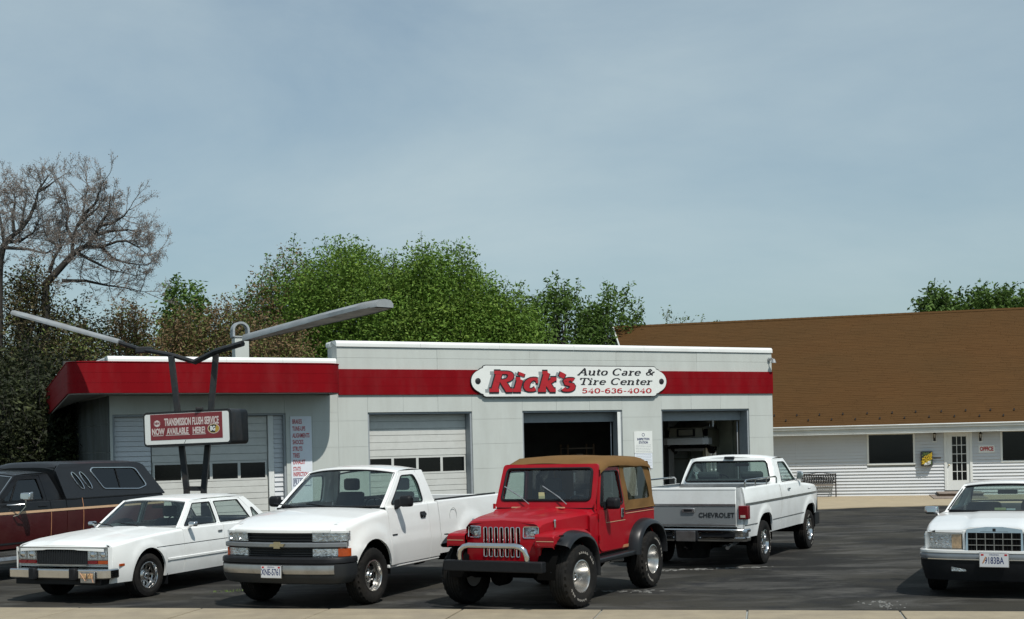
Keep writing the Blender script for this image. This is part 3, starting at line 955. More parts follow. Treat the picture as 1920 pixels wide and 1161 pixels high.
# every glyph: (advance, strokes, serifs(x, y, halfwidth)); caps height 1, x-height 0.66
GL = {
 'R': (0.98, [[(0.2, 0), (0.2, 1)], [(0.2, 0.97)] + arcp(0.48, 0.75, 0.26, 0.22, 90, -90) + [(0.2, 0.53)], [(0.44, 0.53), (0.60, 0.30), (0.80, 0.03)]], [(0.2, 0.02, 0.21), (0.12, 0.98, 0.14), (0.84, 0.02, 0.15)]),
 'i': (0.46, [[(0.21, 0), (0.21, 0.62)], [(0.21, 0.80), (0.21, 0.97)]], [(0.21, 0.02, 0.18), (0.12, 0.64, 0.10)]),
 'c': (0.66, [arcp(0.36, 0.33, 0.25, 0.31, 50, 315)], [(0.52, 0.50, 0.05)]),
 'k': (0.82, [[(0.2, 0), (0.2, 1)], [(0.22, 0.30), (0.42, 0.45), (0.60, 0.62)], [(0.36, 0.40), (0.50, 0.22), (0.64, 0.03)]], [(0.2, 0.02, 0.18), (0.12, 0.98, 0.12), (0.58, 0.64, 0.14), (0.68, 0.02, 0.14)]),
 "'": (0.24, [[(0.12, 0.98), (0.10, 0.72)]], []),
 's': (0.58, [arcp(0.29, 0.47, 0.17, 0.16, 30, 200, 8) + [(0.29, 0.34)] + arcp(0.28, 0.18, 0.20, 0.17, 60, -160, 10)], []),
 'A': (0.98, [[(0.10, 0.02), (0.32, 0.5), (0.52, 1.0)], [(0.50, 1.0), (0.66, 0.5), (0.80, 0.02)], [(0.26, 0.34), (0.70, 0.34)]], [(0.10, 0.02, 0.12), (0.80, 0.02, 0.17)]),
 'u': (0.78, [[(0.18, 0.62), (0.18, 0.2)] + arcp(0.36, 0.20, 0.18, 0.19, 180, 330, 8), [(0.60, 0.64), (0.60, 0.02)]], [(0.10, 0.64, 0.10), (0.54, 0.64, 0.10), (0.66, 0.02, 0.10)]),
 't': (0.52, [[(0.24, 0.86), (0.24, 0.18)] + arcp(0.36, 0.16, 0.12, 0.14, 180, 320, 6), [(0.06, 0.63), (0.44, 0.63)]], []),
 'o': (0.70, [arcp(0.35, 0.33, 0.25, 0.31, 0, 360, 20)], []),
 'C': (0.98, [arcp(0.50, 0.50, 0.38, 0.48, 45, 315, 20)], [(0.80, 0.80, 0.05)]),
 'a': (0.72, [arcp(0.30, 0.47, 0.18, 0.17, 150, 20, 6) + [(0.50, 0.36), (0.50, 0.06), (0.60, 0.02)], arcp(0.30, 0.18, 0.18, 0.16, 70, 330, 12)], []),
 'r': (0.60, [[(0.20, 0), (0.20, 0.62)], [(0.20, 0.42), (0.32, 0.58), (0.46, 0.60), (0.50, 0.52)]], [(0.20, 0.02, 0.17), (0.12, 0.64, 0.10)]),
 'e': (0.68, [[(0.12, 0.35), (0.56, 0.35)] + arcp(0.34, 0.35, 0.23, 0.29, 0, 180, 10) + arcp(0.36, 0.32, 0.25, 0.30, 180, 320, 8)], []),
 'T': (0.92, [[(0.46, 0), (0.46, 1)], [(0.08, 0.97), (0.84, 0.97)], [(0.09, 0.97), (0.07, 0.74)], [(0.83, 0.97), (0.85, 0.74)]], [(0.46, 0.02, 0.20)]),
 'n': (0.80, [[(0.20, 0), (0.20, 0.62)], [(0.20, 0.46)] + arcp(0.40, 0.42, 0.20, 0.20, 150, 0, 8) + [(0.60, 0.02)]], [(0.20, 0.02, 0.16), (0.12, 0.64, 0.10), (0.62, 0.02, 0.15)]),
 '&': (1.0, [[(0.86, 0.50), (0.70, 0.20), (0.44, 0.03), (0.22, 0.10), (0.16, 0.28), (0.30, 0.46), (0.52, 0.62), (0.58, 0.80), (0.46, 0.95), (0.32, 0.84), (0.34, 0.66), (0.56, 0.34), (0.88, 0.03)]], [(0.86, 0.52, 0.12)]),
 '5': (0.72, [[(0.60, 0.96), (0.22, 0.96), (0.18, 0.56)] + arcp(0.36, 0.33, 0.25, 0.30, 125, -150, 14)], []),
 '4': (0.76, [[(0.52, 0), (0.52, 0.98), (0.10, 0.28), (0.70, 0.28)]], [(0.52, 0.02, 0.14)]),
 '0': (0.74, [arcp(0.37, 0.50, 0.26, 0.47, 0, 360, 20)], []),
 '6': (0.74, [arcp(0.52, 0.55, 0.40, 0.42, 80, 200, 8), arcp(0.37, 0.32, 0.24, 0.29, 0, 360, 16)], []),
 '3': (0.70, [arcp(0.33, 0.73, 0.20, 0.22, 160, -80, 10), arcp(0.33, 0.27, 0.24, 0.25, 80, -160, 12)], []),
 '-': (0.48, [[(0.08, 0.36), (0.40, 0.36)]], []),
 ' ': (0.42, [], []),
}
def nib_word(s, h, sx, shear, thick, thin, space=0.0):
    """list of quads in the plane for a word written with a broad nib"""
    quads = []
    x = 0.0
    for ch_ in s:
        adv, st, se = GL[ch_]
        def T(p): return ((x + p[0]) * sx * h + p[1] * h * shear, p[1] * h)
        def stroke(pts, tk, tn):
            P = [Vector(T(p)) for p in pts]
            Lf, Rt = [], []
            for i in range(len(P)):
                d = (P[min(i + 1, len(P) - 1)] - P[max(i - 1, 0)])
                d.normalize()
                w = math.sqrt((tk * d.y) ** 2 + (tn * d.x) ** 2) * h / 2
                n = Vector((-d.y, d.x))
                Lf.append(P[i] + n * w); Rt.append(P[i] - n * w)
            for i in range(len(P) - 1):
                quads.append([Lf[i], Lf[i + 1], Rt[i + 1], Rt[i]])
        for p in st: stroke(p, thick * (1.15 if len(p) == 2 and abs(p[0][1] - p[1][1]) < 0.1 and p[0][0] == p[1][0] else 1), thin)
        for (a, b, hw) in se: stroke([(a - hw, b), (a + hw, b)], thin * 1.3, thin * 1.3)
        x += adv + space
    return quads, x * sx * h
def nib_obj(name, s, M, h, width, shear, thick, thin, m, parent, depth, off=(0, 0), grow=0.0):
    q0, w0 = nib_word(s, h, 1.0, shear, thick, thin)
    k = width / w0
    xo = 0.0; zk = 0.0
    for ch_ in s:
        zk = 0.0
        q, w = nib_word(ch_, h, k, shear, thick + grow, thin + grow)
        if q:
            B = MB()
            for a in q:
                ps = [Vector((p.x + xo, p.y)) for p in a]
                lo = [M @ Vector((p.x, p.y, 0)) for p in ps]; hi = [M @ Vector((p.x, p.y, depth + zk)) for p in ps]; zk += 0.00022
                B.hexa(lo + hi)
            B.build(name, m, parent, 0)
        xo += w

# the name board on the red band
b0 = gpt(882, 716, 0.08); b1 = gpt(1250, 716, 0.08)
bt = gpt(1065, 685.5, 0.08)[1]; bb = gpt(1065, 744.5, 0.08)[1]
bw_, bh_ = b1[0] - b0[0], bt - bb
brd = thing('name_board', 'white scalloped name board with red and black slanted lettering over the red band', 'sign', tuple(Vector((GP0.x, GP0.y, GB)) + gu * b0[0] + gn * 0.05 + Vector((0, 0, bb))), GTH)
def board_poly(w, h, i):
    r = h * 0.46
    pts = []
    s = 0.16
    right = [(w - 0.46 - i * 0.3, i), (w - 0.40 - i * 0.3, i + 0.02), (w - 0.37 - i * .5, i + 0.07), (w - 0.30 - i * .6, i + 0.09)]
    right += [(w - 0.40 + (0.40 - i) * math.cos(R_(a)), h / 2 + (h / 2 - 0.12 - i * 0.4) * math.sin(R_(a))) for a in range(-66, 67, 12)]
    right += [(w - 0.30 - i * .6, h - i - 0.09), (w - 0.37 - i * .5, h - i - 0.07), (w - 0.40 - i * 0.3, h - i - 0.02), (w - 0.46 - i * 0.3, h - i)]
    left = [(w - x, h - y) for x, y in right]
    return right + left
MB().prism(board_poly(bw_, bh_, 0.0), lambda u, w, d: (u, -d, w), 0.0, 0.035).build('backing', 'letter_black', brd, 0)
MB().prism(board_poly(bw_, bh_, 0.022), lambda u, w, d: (u, -d, w), 0.036, 0.044).build('face', 'sign_white', brd, 0)
BM = Matrix(((1, 0, 0, 0), (0, 0, -1, -0.0445), (0, 1, 0, 0), (0, 0, 0, 1)))     # x right, y up, z out of the face
def bM(x, y, z=0.0):
    return Matrix(((1, 0, 0, x), (0, 0, -1, -0.0445 - z), (0, 1, 0, y), (0, 0, 0, 1)))
fx = lambda px: (px - 70) / (1815 - 70) * bw_
fy = lambda py: (360 - py) / (360 - 80) * bh_
ch1 = fy(140) - fy(300)
nib_obj('letter_shadow', "Rick's", bM(fx(190), fy(306)), ch1, (fx(915) - fx(190)) , 0.34, 0.40, 0.13, 'letter_grey', brd, 0.003)
nib_obj('letter_outline', "Rick's", bM(fx(222), fy(303), 0.008), ch1, (fx(945) - fx(222)), 0.34, 0.40, 0.15, 'letter_black', brd, 0.003, grow=0.115)
nib_obj('letter', "Rick's", bM(fx(222), fy(303), 0.018), ch1, (fx(945) - fx(222)), 0.34, 0.38, 0.14, 'letter_red', brd, 0.004)
nib_obj('letter', 'Auto Care &', bM(fx(985), fy(165)), fy(105) - fy(165), fx(1690) - fx(985), 0.40, 0.34, 0.11, 'letter_black', brd, 0.004)
nib_obj('letter', 'Tire Center', bM(fx(990), fy(250)), fy(192) - fy(250), fx(1670) - fx(990), 0.40, 0.34, 0.11, 'letter_black', brd, 0.004)
nib_obj('letter', '540-636-4040', bM(fx(1015), fy(326)), fy(284) - fy(326), fx(1665) - fx(1015), 0.12, 0.36, 0.15, 'letter_red', brd, 0.004)
for px in (130, 1762):
    MB().lathe([(0.0, -0.016), (0.075, -0.014), (0.085, -0.008), (0.085, 0.0), (0, 0.0)], (fx(px), -0.044, fy(220)), 'y', 16).build('bolt', 'letter_black', brd)
for c in list(brd.children):
    if c.name.startswith('bolt'):
        c.scale = (1, 1, 1)

# list of services on a tall white board
l0 = gpt(544, 781, 0.03); l1 = gpt(583.5, 781, 0.03); lz1 = l0[1]; lz0 = lz1 - 2.35
lst = thing('services_board', 'tall narrow white board listing repairs in red capitals', 'sign', tuple(Vector((GP0.x, GP0.y, GB)) + gu * l0[0] + gn * 0.0 + Vector((0, 0, lz0))), GTH)
lw_, lh_ = l1[0] - l0[0], lz1 - lz0
boxo('panel', 'sign_pale', lst, 0, lw_, -0.03, -0.004, 0, lh_, 0.003)
def lM(y): return Matrix(((1, 0, 0, 0.05), (0, 0, -1, -0.0305), (0, 1, 0, y), (0, 0, 0, 1)))
fyl = lambda py: lh_ - (py - 215) / 5.486 / (1097 / 200 / 5.486) / 72.5
zl = lambda py: lh_ - ((py - 212) / 5.486) / 72.8
for s, py, ht in (('BRAKES', 268, 46), ('TUNE-UPS', 340, 46), ('ALIGNMENTS', 410, 46), ('SHOCKS', 478, 46), ('STRUTS', 546, 46), ('TIRES', 614, 46), ('EXHAUST', 682, 46), ('STATE', 752, 44), ('INSPECTION', 806, 44)):
    hgt = ht / 5.486 / 72.8
    text_obj('lettering', s, hgt * 1.35, 'letter_red', lst, lM(zl(py)), 0.001, sx=0.48, bold=0.004, align='LEFT')
boxo('flush_box', 'letter_navy', lst, 0.04, lw_ - 0.04, -0.0315, -0.0302, zl(926), zl(846), smooth=0)
boxo('flush_field', 'sign_pale', lst, 0.052, lw_ - 0.052, -0.0327, -0.0317, zl(918), zl(854), smooth=0)
Mf = lM(zl(886)); Mf[1][3] = -0.0330; Mf[0][3] = 0.065
text_obj('lettering', 'FLUSH', 0.17, 'letter_navy', lst, Mf, 0.001, sx=0.62, bold=0.006, align='LEFT')

# inspection notice on the pier between the open bays
n0 = gpt(1188.5, 809.5, 0.01); n1 = gpt(1222.5, 809.5, 0.01); nz1 = n0[1]; nz0 = gpt(1205, 879, 0.01)[1]
ntc = thing('inspection_notice', 'white printed inspection notice on the pier between the two open bays', 'sign', tuple(Vector((GP0.x, GP0.y, GB)) + gu * n0[0] + Vector((0, 0, nz0))), GTH)
nw_, nh_ = n1[0] - n0[0], nz1 - nz0
boxo('sheet', 'sign_white', ntc, 0, nw_, -0.02, -0.008, nh_ * 0.42, nh_, 0.002)
boxo('sheet', 'sign_pale', ntc, 0.01, nw_ - 0.01, -0.018, -0.008, 0, nh_ * 0.41, 0.002)
def nM(y, z=0.0205): return Matrix(((1, 0, 0, nw_ / 2), (0, 0, -1, -z), (0, 1, 0, y), (0, 0, 0, 1)))
text_obj('lettering', 'INSPECTION', 0.095, 'letter_navy', ntc, nM(nh_ * 0.79), 0.0008, sx=0.80, bold=0.004)
text_obj('lettering', 'STATION', 0.095, 'letter_navy', ntc, nM(nh_ * 0.70), 0.0008, sx=0.80, bold=0.004)
MB().lathe([(0.035, 0), (0.05, 0.0), (0.05, 0.001), (0.035, 0.001), (0.035, 0)], (nw_ / 2, -0.0215, nh_ * 0.91), 'y', 20).build('seal', 'letter_navy', ntc)
M_ = MB()
for k in range(14):
    z = nh_ * (0.63 - k * 0.043)
    yy = 0.0205 if z > nh_ * 0.42 else 0.0185
    x = 0.04 + random.uniform(0, 0.03)
    while x < nw_ - 0.07:
        w = random.uniform(0.02, 0.07)
        M_.box(x, min(x + w, nw_ - 0.04), -yy - 0.0006, -yy, z, z + 0.010)
        x += w + 0.012
M_.build('small_print', 'letter_grey', ntc, 0)['kind'] = 'stuff'
# ------------------------------------------------------------------ office building on the right
OTH = R_(-15.0)
ou = Vector((math.cos(OTH), math.sin(OTH), 0)); on_ = Vector((math.sin(OTH), -math.cos(OTH), 0))
OP = at_depth(1650, 930, 2400 / 50.7)
OP.z = 0
OZ = -0.20
def opt(px, py, off=0.0):
    o = Vector((OP.x, OP.y, 0)) + on_ * off
    d = ray(px, py); e = Vector((0, 0, EYE))
    t = (o - e).dot(on_) / d.dot(on_)
    p = e + d * t
    return (p - o).dot(ou), p.z - OZ
off_b = thing('office_building', 'single storey office in pale lap siding under a huge brown shingle roof', 'office', (OP.x, OP.y, OZ), OTH)
oL = opt(1235, 850)[0]; oR = opt(2080, 850)[0]
OH = opt(1650, 812)[1]                 # wall height to soffit
w1 = (opt(1625.5, 850)[0], opt(1716, 850)[0]); w1z = (opt(1670, 872)[1], opt(1670, 811.5)[1])
w2 = (opt(1876, 850)[0], opt(1990, 850)[0]); w2z = (opt(1900, 867)[1], opt(1900, 805.5)[1])
dr = (opt(1770, 850)[0], opt(1823, 850)[0]); drz = (opt(1800, 919)[1], opt(1800, 807)[1])
holes = [(w1[0], w1[1], *w1z), (dr[0], dr[1], *drz), (w2[0], w2[1], *w2z)]
MB().box(oL, oR, 0.04, 0.25, 0, OH).build('wall_core', 'joint_grey', off_b, 0)
# lap siding, course by course, cut round the openings
z = 0.0; ch_ = 0.118
while z < OH - 0.02:
    z1 = min(z + ch_, OH)
    segs = [(oL, oR)]
    for a, b, h0, h1 in holes:
        if z1 > h0 + 0.01 and z < h1 - 0.01:
            ns = []
            for s0, s1 in segs:
                if b <= s0 or a >= s1: ns.append((s0, s1)); continue
                if a > s0: ns.append((s0, a))
                if b < s1: ns.append((b, s1))
            segs = ns
    for s0, s1 in segs:
        # boards are up to 3.7 m long
        n = max(1, math.ceil((s1 - s0) / 3.7))
        for k in range(n):
            a, b = lerp(s0, s1, k / n) + 0.001, lerp(s0, s1, (k + 1) / n) - 0.001
            MB().hexa([(a, -0.026, z), (b, -0.026, z), (b, 0.038, z), (a, 0.038, z), (a, 0.016, z1 - 0.002), (b, 0.016, z1 - 0.002), (b, 0.038, z1 - 0.002), (a, 0.038, z1 - 0.002)]).build('siding_board', 'siding_white', off_b, 0)
    z += ch_
def window(u0, u1, z0, z1):
    f = 0.07
    fr = MB().box(u0, u0 + f, -0.03, 0.06, z0, z1).box(u1 - f, u1, -0.03, 0.06, z0, z1).box(u0 + f, u1 - f, -0.03, 0.06, z0, z0 + f).box(u0 + f, u1 - f, -0.03, 0.06, z1 - f, z1).build('window', 'white_trim', off_b, 0, bevel=0.006)
    boxo('pane', 'pane_dark', fr, u0 + f, u1 - f, 0.015, 0.022, z0 + f, z1 - f, smooth=0)
window(*w1, *w1z); window(*w2, *w2z)
# door with fifteen lights
dc = MB().box(dr[0], dr[0] + 0.09, -0.035, 0.06, drz[0], drz[1]).box(dr[1] - 0.09, dr[1], -0.035, 0.06, drz[0], drz[1]).box(dr[0] + 0.09, dr[1] - 0.09, -0.035, 0.06, drz[1] - 0.09, drz[1]).build('door_casing', 'white_trim', off_b, 0, bevel=0.006)
a, b = dr[0] + 0.09, dr[1] - 0.09
zb, zt = drz[0], drz[1] - 0.09
gx0, gx1 = lerp(a, b, 0.24), lerp(a, b, 0.86)
gz0_, gz1_ = zb + 0.36, zt - 0.13
door = MB().box(a, gx0, 0.0, 0.045, zb, zt).box(gx1, b, 0.0, 0.045, zb, zt).box(gx0, gx1, 0.0, 0.045, zb, gz0_).box(gx0, gx1, 0.0, 0.045, gz1_, zt).build('door', 'white_trim', off_b, 0)
for i in range(3):
    for j in range(5):
        x0, x1 = lerp(gx0, gx1, i / 3) + 0.010, lerp(gx0, gx1, (i + 1) / 3) - 0.010
        z0_, z1_ = lerp(gz0_, gz1_, j / 5) + 0.010, lerp(gz0_, gz1_, (j + 1) / 5) - 0.010
        boxo('pane', 'pane_dark', door, x0, x1, 0.018, 0.024, z0_, z1_, smooth=0)
M_ = MB()
for i in range(1, 3): M_.box(lerp(gx0, gx1, i / 3) - 0.011, lerp(gx0, gx1, i / 3) + 0.011, 0.008, 0.034, gz0_, gz1_)
for j in range(1, 5): M_.box(gx0, gx1, 0.006, 0.036, lerp(gz0_, gz1_, j / 5) - 0.011, lerp(gz0_, gz1_, j / 5) + 0.011)
M_.build('glazing_bar', 'white_trim', door, 0)
MB().lathe([(0.0, 0), (0.028, -0.01), (0.03, -0.04), (0.0, -0.06)], (a + 0.07, 0, zb + 0.92), 'y', 12).build('handle', 'emblem_gold', door)
# gutter, soffit
GO = 0.62
gzt = opt(1650, 796.5, GO)[1]
gut = MB()
prof = [(-GO + 0.10, 0.0), (-GO, 0.0), (-GO - 0.02, -0.03), (-GO + 0.01, -0.07), (-GO + 0.02, -0.13), (-GO + 0.10, -0.14)]
gut.grid([[(u, y, gzt + zz_) for y, zz_ in prof] for u in (oL - 0.3, oR)])
gut.build('gutter', 'gutter_white', off_b, 0)
boxo('soffit', 'gutter_white', off_b, oL - 0.25, oR, -GO + 0.08, 0.0, OH + 0.002, OH + 0.03, smooth=0)
boxo('eave_board', 'gutter_white', off_b, oL - 0.25, oR, -GO + 0.08, -GO + 0.10, OH - 0.03, gzt - 0.01, smooth=0)
# roof: front slope of overlapping shingle courses
RD = 7.4
r0 = (-GO + 0.0, gzt - 0.015)
rz = opt(1650, 590.5, -RD)[1]
r1 = (RD, rz)
sl = Vector((r1[0] - r0[0], r1[1] - r0[1])); SLN = sl.length; sl.normalize(); nrm = Vector((-sl.y, sl.x))
ridL = opt(1150, 617, -RD)[0]; eavL = oL - 0.3
def roof_material():
    m, N, L, b = _prin('shingle_brown')
    co = N.new('ShaderNodeTexCoord')
    def vox(scale):
        mp = N.new('ShaderNodeMapping'); mp.inputs['Scale'].default_value = scale
        L.new(co.outputs['Object'], mp.inputs['Vector'])
        sn = N.new('ShaderNodeVectorMath'); sn.operation = 'FLOOR'; L.new(mp.outputs['Vector'], sn.inputs[0])
        w = N.new('ShaderNodeTexWhiteNoise'); L.new(sn.outputs['Vector'], w.inputs['Vector'])
        return w.outputs['Value']
    n1_ = N.new('ShaderNodeTexNoise'); n1_.inputs['Scale'].default_value = 0.35; n1_.inputs['Detail'].default_value = 7
    L.new(co.outputs['Object'], n1_.inputs['Vector'])
    mx = N.new('ShaderNodeMix'); mx.data_type = 'RGBA'
    mx.inputs[6].default_value = (0.088, 0.041, 0.013, 1); mx.inputs[7].default_value = (0.066, 0.038, 0.014, 1)
    L.new(n1_.outputs['Fac'], mx.inputs[0])
    mr = N.new('ShaderNodeMapRange'); mr.inputs['To Min'].default_value = 0.86; mr.inputs['To Max'].default_value = 1.14
    L.new(vox((3.2, 100, 7.0)), mr.inputs['Value'])
    sc = N.new('ShaderNodeVectorMath'); sc.operation = 'SCALE'
    L.new(mx.outputs[2], sc.inputs[0]); L.new(mr.outputs['Result'], sc.inputs['Scale'])
    L.new(sc.outputs['Vector'], b.inputs['Base Color'])
    b.inputs['Roughness'].default_value = 0.95; b.inputs['Specular IOR Level'].default_value = 0.15
    bn = N.new('ShaderNodeTexNoise'); bn.inputs['Scale'].default_value = 40; L.new(co.outputs['Object'], bn.inputs['Vector'])
    bp = N.new('ShaderNodeBump'); bp.inputs['Strength'].default_value = 0.4; bp.inputs['Distance'].default_value = 0.02
    L.new(bn.outputs['Fac'], bp.inputs['Height']); L.new(bp.outputs['Normal'], b.inputs['Normal'])
    MATS['shingle_brown'] = m
roof_material()
roof = MB()
def rp(u, t, h):
    q = Vector(r0) + sl * t + nrm * h
    return (u, q.x, q.y)
roof.add([rp(eavL, 0, 0), rp(oR, 0, 0), rp(oR, SLN, 0), rp(ridL, SLN, 0)], [(0, 1, 2, 3)])
roof.add([(eavL, RD * 2 + GO, gzt), (oR, RD * 2 + GO, gzt), rp(oR, SLN, 0), rp(ridL, SLN, 0)], [(0, 1, 2, 3)])
roof.build('roof', 'shingle_brown', off_b, 0)
cs = MB()
ex = 0.142
n = int(SLN / ex)
for k in range(n):
    t0, t1 = k * ex, (k + 1) * ex + 0.02
    ul = lerp(eavL, ridL, t0 / SLN)
    u = ul - random.uniform(0, 0.3)
    # shingle tabs of one course: butts sit proud, each a touch different
    while u < oR:
        w = 0.92
        a, b = max(u, ul), min(u + w - 0.008, oR)
        if b > a + 0.02:
            h = random.uniform(0.006, 0.012); dt = random.uniform(-0.006, 0.006)
            P_ = [rp(a, t0 + dt, h), rp(b, t0 + dt, h), rp(b, t1, 0.004), rp(a, t1, 0.004), rp(a, t0 + dt, 0.0), rp(b, t0 + dt, 0.0)]
            cs.add(P_, [(0, 1, 2, 3), (4, 5, 1, 0)])
        u += w
sh = cs.build('shingles', 'shingle_brown', off_b, 0); sh['kind'] = 'stuff'
# ridge caps
M_ = MB()
u = ridL
while u < oR:
    a, b = u, u + 0.30
    M_.add([rp(a, SLN - 0.14, 0.02), rp(b, SLN - 0.14, 0.028), rp(b, SLN, 0.05), rp(a, SLN, 0.042), (b, RD + 0.12, rz - 0.06), (a, RD + 0.12, rz - 0.065)], [(0, 1, 2, 3), (3, 2, 4, 5)])
    u += 0.285
M_.build('ridge_cap', 'shingle_brown', off_b, 0)
M_ = MB(); M_.bar(rp(eavL - 0.03, 0, -0.06), rp(ridL - 0.03, SLN, -0.06), 0.06, 0.2); M_.build('rake_board', 'gutter_white', off_b, 0)
MB().add([(oL, 0.05, 0), (oL, RD * 2, 0), (oL, RD * 2, OH), (oL, RD, rz - 0.2), (oL, 0.05, OH)], [(0, 1, 2, 3, 4)]).build('gable_wall', 'siding_white', off_b, 0)
MB().box(oL, oR, RD * 2 - 0.2, RD * 2, 0, OH).build('back_wall', 'siding_white', off_b, 0)
# snow guards: two staggered rows near the eave
u = opt(1452, 800)[0]; k = 0
sg_me = None
while u < oR:
    t = 0.42 if k % 2 else 0.82
    t += random.uniform(-0.02, 0.02)
    c = rp(u, t, 0.02)
    if sg_me is None:
        o = MB().hexa([(-0.035, -0.05, 0), (0.035, -0.05, 0), (0.035, 0.05, 0.03), (-0.035, 0.05, 0.03), (-0.022, -0.03, 0.09), (0.022, -0.03, 0.09), (0.022, 0.0, 0.09), (-0.022, 0.0, 0.09)]).build('snow_guard', 'iron_black', off_b, 0)
        sg_me = o.data
    else:
        o = bpy.data.objects.new('snow_guard', sg_me); COL.objects.link(o); o.parent = off_b
    o.location = c; o.scale = (.8, .8, .8)
    u += 0.42 + random.uniform(-0.03, 0.03); k += 1
oW = lambda u, off, z: tuple(Vector((OP.x, OP.y, OZ)) + ou * u + on_ * off + Vector((0, 0, z)))

# coach lanterns beside the door
for px, py, lab in ((1752, 819, 'black coach lantern on the siding left of the glazed door'), (1838, 819, 'black coach lantern on the siding right of the glazed door')):
    u, z = opt(px, py)
    t = thing('wall_lantern', lab, 'lantern', oW(u, 0.015, z), OTH, 'coach lanterns flanking the office door')
    boxo('backplate', 'iron_black', t, -0.045, 0.045, -0.015, 0.0, -0.16, 0.12, 0.01)
    boxo('light_block', 'white_trim', t, -0.075, 0.075, -0.004, 0.008, -0.20, 0.16, 0.004)
    MB().tube([(0, -0.01, -0.05), (0, -0.09, -0.10), (0, -0.12, -0.02)], 0.010, 6).build('arm', 'iron_black', t)
    MB().lathe([(0.028, 0.0), (0.05, 0.14), (0.05, 0.145)], (0, -0.12, -0.04), 'z', 6).build('lamp_glass', 'lamp_glass', t, 0)
    M_ = MB()
    for q in range(6):
        a = q * math.pi / 3
        M_.tube([(0.03 * math.cos(a), -0.12 + 0.03 * math.sin(a), -0.04), (0.053 * math.cos(a), -0.12 + 0.053 * math.sin(a), 0.105)], 0.006, 4)
    M_.lathe([(0.0, 0.22), (0.012, 0.20), (0.02, 0.16), (0.068, 0.11), (0.068, 0.10), (0, 0.10)], (0, -0.12, 0), 'z', 12)
    M_.lathe([(0.0, -0.04), (0.035, -0.045), (0.01, -0.075), (0, -0.09)], (0, -0.12, 0), 'z', 10)
    M_.build('cage', 'iron_black', t)
# hanging planter with yellow flowers
u0, zt = opt(1726, 847); u1, zb = opt(1748.5, 873)
pl = thing('flower_box', 'black square wall box crowded with yellow and white flowers', 'planter', oW(u0, 0.0, zb), OTH)
PW, PH = u1 - u0, zt - zb
boxo('box', 'planter_black', pl, 0, PW, -0.20, -0.014, 0, PH, 0.01)
M_ = MB(); Mw = MB(); Ml = MB()
for k in range(240):
    x, z = random.uniform(0.03, PW - 0.03), random.uniform(0.03, PH - 0.03)
    t = z / PH - 0.45 * x / PW
    tgt = M_ if abs(t - 0.28) < 0.24 else (Mw if (z < PH * 0.35 and 0.25 < x / PW < 0.8) else Ml)
    if tgt is Ml and random.random() < 0.6: continue
    r = random.uniform(0.012, 0.026); y = -0.20 - random.uniform(0.005, 0.04)
    for q in range(5):
        a = q * 1.2566 + random.random()
        tgt.add([(x, y - 0.008, z), (x + r * math.cos(a - .5), y, z + r * math.sin(a - .5)), (x + r * 1.3 * math.cos(a), y - 0.004, z + r * 1.3 * math.sin(a)), (x + r * math.cos(a + .5), y, z + r * math.sin(a + .5))], [(0, 1, 2, 3)])
M_.build('flowers', 'flower_yellow', pl, 0)['kind'] = 'stuff'
Mw.build('flowers', 'sign_white', pl, 0)['kind'] = 'stuff'
Ml.build('foliage', 'leaf_small', pl, 0)['kind'] = 'stuff'
u, z = opt(1757, 858.5)
hn = thing('house_number', 'tiny brown name strip on the siding beside the flower box', 'sign', oW(u - 0.13, 0.012, z - 0.03), OTH)
boxo('plaque', 'wood_weathered', hn, 0, 0.26, -0.01, 0, 0, 0.06, 0.004)
M_ = MB()
for q in range(5): M_.box(0.04 + q * 0.036, 0.06 + q * 0.036, -0.0115, -0.0102, 0.018, 0.042)
M_.build('marks', 'letter_black', hn, 0)
# OFFICE sign
u0, zt = opt(1834.5, 835.5); u1, zb = opt(1865, 848.5)
os_ = thing('office_sign', 'small white sign with red capitals reading office', 'sign', oW(u0, 0.014, zb), OTH)
boxo('panel', 'sign_white', os_, 0, u1 - u0, -0.012, 0, 0, zt - zb, 0.003)
text_obj('lettering', 'OFFICE', 0.20, 'letter_red', os_, Matrix(((1, 0, 0, (u1 - u0) / 2), (0, 0, -1, -0.0125), (0, 1, 0, (zt - zb) / 2), (0, 0, 0, 1))), 0.001, sx=0.72, bold=0.010)
# steps below the door
u0 = opt(1750, 920)[0]; u1 = opt(1838, 920)[0]
stp = thing('wooden_steps', 'weathered wooden steps below the glazed office door', 'steps', oW(u0, 0.0, 0.0), OTH)
sz = drz[0]
for k, (zt_, dep, xl) in enumerate(((sz - 0.04, 1.5, 0.10), (sz - 0.15, 2.9, -0.15))):
    for q in range(2):
        boxo('tread', 'wood_weathered', stp, xl, u1 - u0, -dep + q * 0.26, -dep + q * 0.26 + 0.25, zt_ - 0.035, zt_, 0.006)
    boxo('tread', 'wood_weathered', stp, xl, u1 - u0, -dep + 0.52, -0.02, zt_ - 0.035, zt_, 0.006)
    boxo('riser', 'step_wood', stp, xl + 0.03, u1 - u0 - 0.03, -dep + 0.03, -0.025, 0.03, zt_ - 0.037, 0.0)
